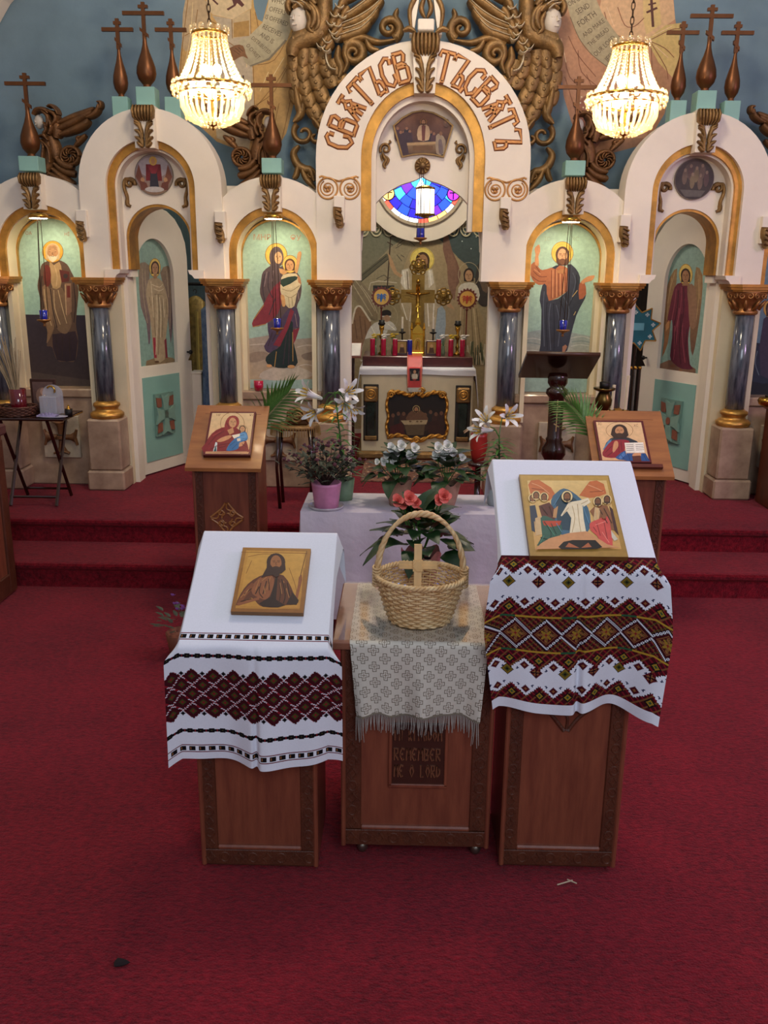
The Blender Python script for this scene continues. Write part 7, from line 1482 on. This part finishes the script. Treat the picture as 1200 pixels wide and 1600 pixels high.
# ------------------------------------------------------------------ brass candle stand
Yv = 5.5; q = atY(942, 640, Yv); x = q[0]; zz = lambda py: atY(942, py, Yv)[2]
t = thing('candle_stand', (x, Yv, ZP), 'aged brass candle stand with a dark cup beside the reading stand', 'candle stand')
MB().lathe([(.14, ZP), (.14, ZP+.015), (.05, ZP+.04), (.018, ZP+.07), (.016, zz(655)), (.03, zz(648)), (.018, zz(643)), (.035, zz(640)), (.05, zz(632)), (.052, zz(624)), (.038, zz(616)), (.03, zz(612))], (x, Yv, 0), 20).build('stem', mat('dull_brass', '6a5228', .3, .9, var=.2), t, True)
MB().lathe([(.03, zz(612)), (.065, zz(609)), (.068, zz(606)), (.03, zz(607))], (x, Yv, 0), 20).build('drip_tray', mat('dull_brass', '6a5228'), t, True); MB().lathe([(.03, zz(607)), (.032, zz(597)), (.026, zz(597)), (.024, zz(603))], (x, Yv, 0), 16).build('cup', BLACK, t, True)
for px, h, l in ((956, .16, 'slim ivory taper leaning behind the brass candle stand'), (977, .22, 'tall ivory taper standing behind the brass candle stand')):
    q = atY(px, 640, 5.75); t = thing('ivory_taper', (q[0], 5.75, ZP), l, 'candle', 'ivory tapers beside the end column'); MB().lathe([(.034, ZP), (.034, ZP+.012), (.012, ZP+.02), (.012, q[2]-.02), (.022, q[2]-.015), (.022, q[2])], (q[0], 5.75, 0), 12).build('holder', mat('dull_brass', '6a5228'), t, True); MB().tube([(q[0], 5.75, q[2]-.01), (q[0]+.004, 5.75, q[2]+h)], .011, 8).build('wax', mat('wax_ivory', 'd8c8a8', .5), t)
# ------------------------------------------------------------------ small gilt stand with fringed cover
x, y = atY(462, 690, 5.65)[0], 5.65; zt_ = atY(462, 662, 5.65)[2]; t = thing('gilt_stand', (x, y, ZP), 'small dark-legged gilt table with a gold fringed cover behind the plants', 'side table')
for sx_ in (-1, 1):
    for sy_ in (-1, 1): MB().tube([(x+sx_*.10, y+sy_*.08, zt_-.03), (x+sx_*.115, y+sy_*.09, (zt_+ZP)/2), (x+sx_*.10, y+sy_*.08, ZP)], [.014, .010, .012], 8).build('leg', DARKWOOD, t, True)
MB().lathe([(.002, zt_-.03), (.15, zt_-.03), (.16, zt_-.02), (.15, zt_), (.002, zt_)], (x, y, 0), 24, 1, .75).build('table_top', OLDGOLD, t, True)
fm = MB()
for i in range(56): a = 2*PI*i/56; fm.tube([(x+.158*math.cos(a), y+.119*math.sin(a), zt_-.015), (x+.163*math.cos(a), y+.122*math.sin(a), zt_-.07)], .003, 4)
o = fm.build('fringe', mat('gold_fringe', '8a6a34', .6), t); o['kind'] = 'stuff'
mb = MB(); mb.relief(spiral(x+.02, zt_+.06, .05, .01, 0, 4*PI, 24), .012, .03, y-.06); mb.relief(smooth_pts([(x-.06, zt_+.01), (x-.02, zt_+.05), (x+.06, zt_+.06), (x+.10, zt_+.02)], 4), taper(13, .02), .03, y-.06); MB.build(mb, 'carved_gilt_box', OLDGOLD, t, True); MB().bbox(x-.05, x+.09, y-.06, y+.05, zt_, zt_+.09, .01).build('gilt_box', BROWNGOLD, t)
vx = atY(404, 606, 6.15)[0]; t = thing("votive_candle", (vx, 6.155, .992), "dark red votive glass on the ledge below the mother and child icon", "candle"); MB().lathe([(.026, 0), (.034, .03), (.034, .07), (.030, .07)], (vx, 6.155, .992), 14).build("glass", REDG, t, True)
# ================================================================== folding tray table by the bishop icon
tz = .885; ty = 5.66; X0, X1 = -2.74, -2.245
t = thing('folding_tray_table', (-2.5, ty, ZP), 'dark folding tray table with crossed legs below the bishop icon', 'tray table')
MB().bbox(X0, X1, ty-.18, ty+.18, tz-.016, tz, .004).build('tray_top', DARKWOOD, t)
for ya_, yb_ in ((-.15, .15), (.15, -.15)):
    for x in (-2.66, -2.36): MB().tube([(x+(.012 if ya_ > 0 else 0), ty+ya_, tz-.018), (x+(.012 if ya_ > 0 else 0)+.0, ty+yb_, ZP+.008)], .012, 6).build('leg', DARKWOOD, t)
for y_, z_ in ((-.12, ZP+.06), (.12, ZP+.06)): MB().tube([(-2.66, ty+y_, z_), (-2.35, ty+y_, z_)], .009, 6).build('crossbar', DARKWOOD, t)
# dried branches in a red vase
x, y = atY(30, 640, 5.62)[0], 5.62; t = thing('branch_vase', (x, y, tz), 'bundle of dried branches in a red glass vase on the tray table', 'vase')
MB().lathe([(.048, 0), (.05, .004), (.052, .14), (.049, .14), (.046, .01)], (x, y, tz+.03), 20, cap=False).build('glass', mat('ruby_glass', '5f0f1a', .1, coat=.5), t, True)
TWG = mat('straw_twig', 'a08c6c', .8, var=.25, scale=20)
for i in range(46):
    a = rnd.random()*2*PI; r = .03*rnd.random(); lean = rnd.uniform(-.16, .04); MB().tube([(x+r*math.cos(a), y+r*math.sin(a), tz+.035), (x+r*math.cos(a)+lean*.35, y+r*math.sin(a)*1.3, tz+.22), (x+lean+r*math.cos(a)*2.2, y+r*math.sin(a)*2-.02*rnd.random(), tz+.40+.12*rnd.random())], [.0034, .003, .002], 5).build('twig', TWG, t)
# low woven basket under the vase
x2, y2 = x-.015, 5.62; t = thing('woven_tray_basket', (x2, y2, tz), 'shallow brown woven basket around the red vase', 'basket'); RW = mat('red_brown_wicker', '5c3424', .5, var=.35, scale=40)
MB().lathe([(.002, .002), (.10, .002), (.10, .026), (.002, .026)], (x2, y2, tz), 24).build('woven_base', RW, t)
for k in range(6):
    pts = [(x2+(.105+.004*k+.005*math.cos(14*a+k*PI))*math.cos(a), y2+(.105+.004*k+.005*math.cos(14*a+k*PI))*math.sin(a)*.9, tz+.008+.010*k) for a in [2*PI*i/84 for i in range(84)]]; MB().tube(pts, .006, 5, closed=True).build('weaver', RW, t, True)
# framed picture, glass box, incense cup, dish
x, y = atY(70, 640, 5.78)[0], 5.78; t = thing('framed_icon', (x, y, tz), 'small brown framed icon standing behind the clear glass box', 'icon'); MB().bbox(x-.085, x+.085, y, y+.016, tz, tz+.215, .004).build('frame', mat('brown_frame', '3c221a', .4), t)
p = Paint((0, y-.001, 0), (0, -1, 0)); W = lambda a, b: (x+a, y-.001, tz+b); p.polyw('6a5048', [W(-.068, .02), W(.068, .02), W(.068, .195), W(-.068, .195)], '4a3430'); p.polyw('8a6a58', [W(.05*math.cos(a*PI/8), .10+.06*math.sin(a*PI/8)) for a in range(16)]); p.polyw('b8907a', [W(.02*math.cos(a*PI/6), .13+.024*math.sin(a*PI/6)) for a in range(12)]); p.build('painting', t)
x, y = atY(80, 640, 5.64)[0], 5.64; t = thing('glass_box', (x, y, tz), 'clear acrylic slotted box with an arched back on the tray table', 'acrylic box')
def clear(name, c):
    m = bpy.data.materials.new(name); m.use_nodes = True; nt = m.node_tree; nt.nodes.clear(); o = nt.nodes.new('ShaderNodeOutputMaterial'); tr = nt.nodes.new('ShaderNodeBsdfTransparent'); tr.inputs[0].default_value = (*c, 1); gl = nt.nodes.new('ShaderNodeBsdfPrincipled'); gl.inputs['Base Color'].default_value = (*c, 1); gl.inputs['Roughness'].default_value = .1; mx = nt.nodes.new('ShaderNodeMixShader'); mx.inputs[0].default_value = .30; nt.links.new(tr.outputs[0], mx.inputs[1]); nt.links.new(gl.outputs[0], mx.inputs[2]); nt.links.new(mx.outputs[0], o.inputs[0]); return m
ACR = clear('clear_acrylic', (.82, .82, .86)); MB().bbox(x-.055, x+.055, y-.05, y+.04, tz+.004, tz+.125, .004).build('box', ACR, t); MB().prism(arch(x, tz+.13, .066, .06, tz+.004, 16), y+.042, y+.050).build('arched_back', ACR, t)
mb = MB(); mb.relief(spiral(x-.01, tz+.155, .028, .024, -.6, 2.6, 14), .006, .006, y+.042, 4); mb.build('metal_hook', BRASS, t)
for k in range(6): MB().box(x-.045+.017*k, x-.044+.017*k, y-.052, y-.050, tz+.01, tz+.12).build('slot_divider', ACR, t)
x, y = atY(76, 650, 5.53)[0], 5.54; t = thing('purple_cloth', (x, y, tz), 'crumpled lilac cloth on a white dish at the tray table edge', 'cloth'); MB().lathe([(.002, 0), (.08, .002), (.10, .008), (.10, .011), (.08, .006), (.002, .005)], (x+.02, y-.005, tz), 24, 1, .45).build('dish', mat('white_dish', 'b8b4c0', .3), t, True)
mb = MB(); n = 16
for j in range(n+1):
    for i in range(n+1): u, v2 = i/n-.5, j/n-.5; mb.v.append((x-.01+u*.12, y+v2*.07, tz+.012+.018*abs(math.sin(u*17+v2*5))*max(0, 1-(u*u+v2*v2)*4)+.006*math.sin(v2*30)))
for j in range(n):
    for i in range(n): k = j*(n+1)+i; mb.f.append((k, k+1, k+n+2, k+n+1)); mb.c.append(None)
mb.build('crumpled_fabric', mat('lilac_fabric', '8a80a8', .6, var=.25, scale=30), t, True)
x, y = atY(107, 640, 5.58)[0], 5.58; t = thing('incense_cup', (x, y, tz), 'small black cup with a brass cone on the tray table', 'incense cup'); MB().lathe([(.022, 0), (.024, .05), (.020, .05), (.018, .01)], (x, y, tz), 14).build('cup', BLACK, t, True); MB().lathe([(.014, .03), (.014, .05), (.002, .078)], (x, y, tz), 10).build('cone', BRASS, t, True)
# ================================================================== cabinets at the edges
t = thing('pew_end_cabinet', (-2.62, 4.4, 0), 'dark wooden cabinet with a panelled side at the edge of the steps', 'cabinet')
cz = atY(20, 662, 4.8)[2]
MB().bbox(-2.95, -2.325, 3.75, 4.78, .0, cz-.06, .006).build('body', WOOD, t); MB().bbox(-2.98, -2.305, 3.72, 4.81, cz-.06, cz, .01).build('top', mat('mauve_brown_top', '5a3634', .4, var=.15), t)
for a, b, c, d_ in ((3.77, 3.86, .02, cz-.08), (4.68, 4.76, .02, cz-.08), (3.86, 4.68, .02, .13), (3.86, 4.68, cz-.16, cz-.08)): MB().bbox(-2.330, -2.312, a, b, c, d_, .004).build('side_frame', WOODC, t)
t = thing('sacristy_cabinet', (2.75, 5.9, ZP), 'reddish wooden cabinet standing past the end column pedestal', 'cabinet'); cz2 = atY(1178, 633, 5.9)[2]
MB().bbox(2.335, 3.1, 5.72, 5.965, ZP, cz2-.03, .006).build('body', mat('red_cabinet_wood', '5a2a18', .4, var=.25, scale=3, stretch=(6, 6, 1)), t); MB().bbox(2.32, 3.12, 5.70, 5.98, cz2-.03, cz2, .006).build('top', WOOD, t)
q = atY(1190, 626, 5.84); t = thing('brass_bowl', (q[0]+.03, 5.84, cz2), 'small brass pot with a black lid knob on the reddish cabinet', 'bowl'); MB().lathe([(.02, 0), (.045, .015), (.055, .04), (.045, .06), (.002, .062)], (q[0]+.03, 5.84, cz2), 16).build('bowl', BRASS, t, True); MB().ball((q[0]+.03, 5.84, cz2+.072), .012, 8, 6).build('lid_knob', BLACK, t, True)
# ================================================================== vestments behind the open pale angel door
def robe(px, py_top, py_bot, Y, w, m, label, trim=None):
    q = atY(px, py_top, Y); x = q[0]; zt = q[2]; zb_ = max(ZP+.03, atY(px, py_bot, Y)[2]); t = thing('hanging_vestment', (x, Y, zb_), label, 'vestment', 'vestments hanging on a rail'); mb = MB(); n = 40; lv = [(0, .16, .1), (.012, .5, .35), (.05, .95, .7), (.2, .95, .85), (.5, .9, 1), (1, 1., 1.1)]
    for u, kx, ky in lv:
        for i in range(n): a = 2*PI*i/n; f = 1+.16*u*math.sin(9*a+u*2); mb.v.append((x+w*kx*math.cos(a)*f, Y+.07*max(.15, ky)*math.sin(a)*f, zt-(zt-zb_)*u))
    for j in range(len(lv)-1):
        for i in range(n): mb.f.append((j*n+i, j*n+(i+1) % n, (j+1)*n+(i+1) % n, (j+1)*n+i)); mb.c.append(None)
    mb.build('fabric', m, t, True)
    MB().tube([(x+.012*math.cos(a), Y, zt+.035+.016*math.sin(a)) for a in np.linspace(-1.6, 3.3, 10)], .003, 5).build('hanger_hook', CHAINM, t)
    if trim: MB().tube([(x+w*.30, Y-.075, zt-.12), (x+w*.25, Y-.085, (zt+zb_)/2), (x+w*.3, Y-.09, zb_)], [.012, .013, .012], 5).build('trim_band', trim, t)
GV = mat('gold_vestment', '8a7438', .5, .3, var=.4, scale=22, bump=.4, bscale=60); BV = mat('blue_vestment', '33517c', .5, var=.3, scale=20, col2='6f86a0', bump=.3, bscale=60)
robe(305, 462, 640, 7.24, .078, GV, 'gold brocade vestment hanging beside the open pale angel door', mat('pale_gold_trim', 'b8a45a', .4, .4)); robe(329, 476, 632, 7.02, .082, BV, 'blue brocade vestment with silver trim hanging next to the gold one', mat('silver_trim', '9aa4a8', .4, .4))
t = thing('clothes_rail', (-1.7, 7.0, ZP), 'dark rail with uprights carrying the vestments behind the screen', 'rail'); zr = atY(310, 450, 7.24)[2]; MB().tube([(-2.1, 7.24, zr+.03), (-1.35, 7.24, zr+.03)], .012, 8).build('bar', BLACK, t)
for x in (-2.1, -1.35): MB().tube([(x, 7.24, ZP), (x, 7.24, zr+.03)], .012, 8).build('upright', BLACK, t)
q = atY(305, 590, 6.75); t = thing('white_box_cabinet', (q[0]-.06, 6.85, ZP), 'white painted box cabinet behind the open pale angel door', 'cabinet'); MB().bbox(q[0]-.085, q[0]-.01, 6.99, 7.10, ZP, q[2]-.0, .006).build('body', WHITE, t); MB().bbox(q[0]-.09, q[0]-.005, 6.985, 7.105, q[2], q[2]+.02, .004).build('top', WHITE, t)
struct('curtain_backdrop', MB().box(-2.6, -1.33, 7.38, 7.42, ZP, 2.3), mat('teal_grey_curtain', '4d6468', .85, var=.2, scale=6, stretch=(8, 1, .3)))
struct('dark_backdrop', MB().box(1.33, 2.7, 7.38, 7.42, ZP, 1.95), mat('dark_brown_curtain', '2a211d', .85, var=.3, scale=6, stretch=(8, 1, .3)))
# ------------------------------------------------------------------ star-shaped teal fan and poles behind the crimson angel door
q = atY(996, 512, 6.8); x, z = q[0], q[2]; t = thing('star_fan', (x, 6.8, ZP), 'teal star-shaped fan with white crosses behind the crimson angel door', 'processional fan'); n = 16
MB().prism([(x+(.175 if i % 2 == 0 else .115)*math.cos(2*PI*i/n+.2), z+(.175 if i % 2 == 0 else .115)*math.sin(2*PI*i/n+.2)) for i in range(n)], 6.79, 6.81).build('star', mat('teal_enamel', '0f6a7a', .4, var=.15), t)
mb = MB()
for i in range(n): a, b = [(x+(.172 if j % 2 == 0 else .113)*math.cos(2*PI*j/n+.2), z+(.172 if j % 2 == 0 else .113)*math.sin(2*PI*j/n+.2)) for j in (i, i+1)]; mb.relief([a, b], .005, .006, 6.79, 4)
mb.build('gold_edge', GOLD, t)
for i in range(8): a = 2*PI*i/8+.2; cx_, cz_ = x+.115*math.cos(a), z+.115*math.sin(a); mb = MB(); mb.relief([(cx_-.015, cz_), (cx_+.015, cz_)], .006, .003, 6.79, 3); mb.relief([(cx_, cz_-.015), (cx_, cz_+.015)], .006, .003, 6.79, 3); mb.build('white_cross', mat('white_enamel', 'd8e4e4', .4), t)
MB().bbox(x-.045, x+.045, 6.782, 6.79, z-.02, z+.035, .002).build('centre_plate', mat('pale_cyan_plate', '7ac0d0', .3), t); MB().tube([(x, 6.81, ZP), (x, 6.81, z)], .009, 8).build('pole', DARKWOOD, t)
for k, px in enumerate((986, 993, 1000)):
    q = atY(px, 575, 6.6); t = thing('metal_pole', (q[0], 6.6, ZP), 'slim %s pole standing behind the crimson angel door' % ('black', 'steel', 'brown')[k], 'pole', 'poles behind the door'); MB().tube([(q[0], 6.6, ZP), (q[0], 6.6, q[2])], .009, 8).build('rod', (BLACK, mat('steel_rod', '8a8a8a', .3, .9), DARKWOOD)[k], t); MB().ball((q[0], 6.6, q[2]), .014, 8, 6).build('tip', BRASS, t, True)
# small bookstand inside the royal doorway
q = atY(551, 545, 6.98); x, z = q[0], q[2]; t = thing('book_stand', (x, 7.0, ZP), 'small wooden book stand with an open white book beside the altar', 'book stand'); MB().tube([(x, 7.0, ZP), (x, 7.0, z-.02)], .015, 8).build('post', DARKWOOD, t); MB().lathe([(.10, 0), (.10, .02), (.02, .03)], (x, 7.0, ZP), 14).build('foot', DARKWOOD, t, True)
v = [(x-.10, 6.90, z-.05), (x+.07, 6.90, z-.05), (x+.07, 7.08, z+.04), (x-.10, 7.08, z+.04)]; MB().add(v+[(a, b, c-.015) for a, b, c in v], [(0, 1, 2, 3), (7, 6, 5, 4), (0, 4, 5, 1), (1, 5, 6, 2), (2, 6, 7, 3), (3, 7, 4, 0)]).build('desk', WOOD, t)
for a, b in ((-.095, -.018), (-.014, .062)): v = [(x+a, 6.905, z-.043), (x+b, 6.905, z-.043), (x+b, 7.065, z+.037), (x+a, 7.065, z+.037)]; o = MB().add(v+[(p_, q_, r_-.006) for p_, q_, r_ in v], [(0, 1, 2, 3), (7, 6, 5, 4), (0, 4, 5, 1), (1, 5, 6, 2), (2, 6, 7, 3), (3, 7, 4, 0)]).build('page_block', mat('book_pages', 'd8d4cc', .7), t)
# litter on the carpet
q = atZ(885, 1382, 0); t = thing('straw_scrap', tuple(q), 'tiny pale straw scrap on the carpet in front of the tall lectern', 'scrap'); MB().tube([(q[0]-.03, q[1]-.01, .006), (q[0]+.02, q[1]+.01, .008)], .002, 4).build('straw', mat('straw', 'c8b89a', .8), t); MB().tube([(q[0]+.005, q[1]+.016, .006), (q[0]+.03, q[1]-.004, .008)], .002, 4).build('straw', MATS['straw'], t)
# unseen lamp added overhead to brighten the sanctuary
t = thing('sanctuary_fill_lamp', (0, 7.2, 3.1), 'round unseen fill lamp added above the altar to brighten the sanctuary', 'lamp'); MB().lathe([(.002, -.06), (.14, -.04), (.18, 0), (.18, .10), (.002, .10)], (0, 7.2, 3.1), 24).build('fill_globe', emit_mat('fill_glow', (1, .9, .75), 40), t, True)

for x, l in ((-1.9, 'vestments'), (1.9, 'star-shaped fan')):  # unseen lamps added so the side rooms are not dark
    t = thing('side_room_fill_lamp', (x, 6.95, 3.12), 'small unseen fill lamp added above the '+l, 'lamp'); MB().lathe([(.002, -.05), (.08, -.035), (.10, 0), (.10, .08), (.002, .08)], (x, 6.95, 3.12), 20).build('fill_globe', emit_mat('fill_glow_small', (1, .9, .75), 26), t, True)

q = atZ(189, 1508, 0); mb = MB(); mb.lathe([(.012, .004), (.016, .010), (.008, .016), (.002, .017)], (q[0], q[1], 0), 9, 1.3, .9, flute=.25, nf=3); o = mb.build('lint_speck', mat('dark_lint', '16090c', .95)); tag(o, 'tiny dark speck of lint on the open red carpet', 'lint')

q = atY(748, 700, 5.72); zv = atY(748, 722, 5.72)[2]; t = thing('red_vase', (q[0], 5.72, ZP), 'red ceramic vase on a dark stand beside the royal doorway column', 'vase'); zv = max(zv, ZP+.2)
MB().lathe([(.09, ZP), (.09, ZP+.02), (.02, ZP+.04), (.02, zv-.03), (.07, zv-.02), (.07, zv)], (q[0], 5.72, 0), 16).build('stand', DARKWOOD, t, True)
MB().lathe([(.035, zv), (.05, zv+.05), (.058, zv+.12), (.052, zv+.17), (.056, zv+.19), (.048, zv+.19), (.044, zv+.16), (.002, zv+.15)], (q[0], 5.72, 0), 20).build('vase_body', mat('red_ceramic', '9a2a22', .35, var=.15), t, True)
for i in range(6):
    a = i*1.1+.4; MB().tube([(q[0], 5.72, zv+.15), (q[0]+.05*math.cos(a), 5.72+.03*math.sin(a), zv+.24), (q[0]+.12*math.cos(a), 5.70+.05*math.sin(a), zv+.20)], [.006, .012, .004], 6).build('withered_petal', mat('withered_cream', 'b89a78', .7, var=.2), t, True)
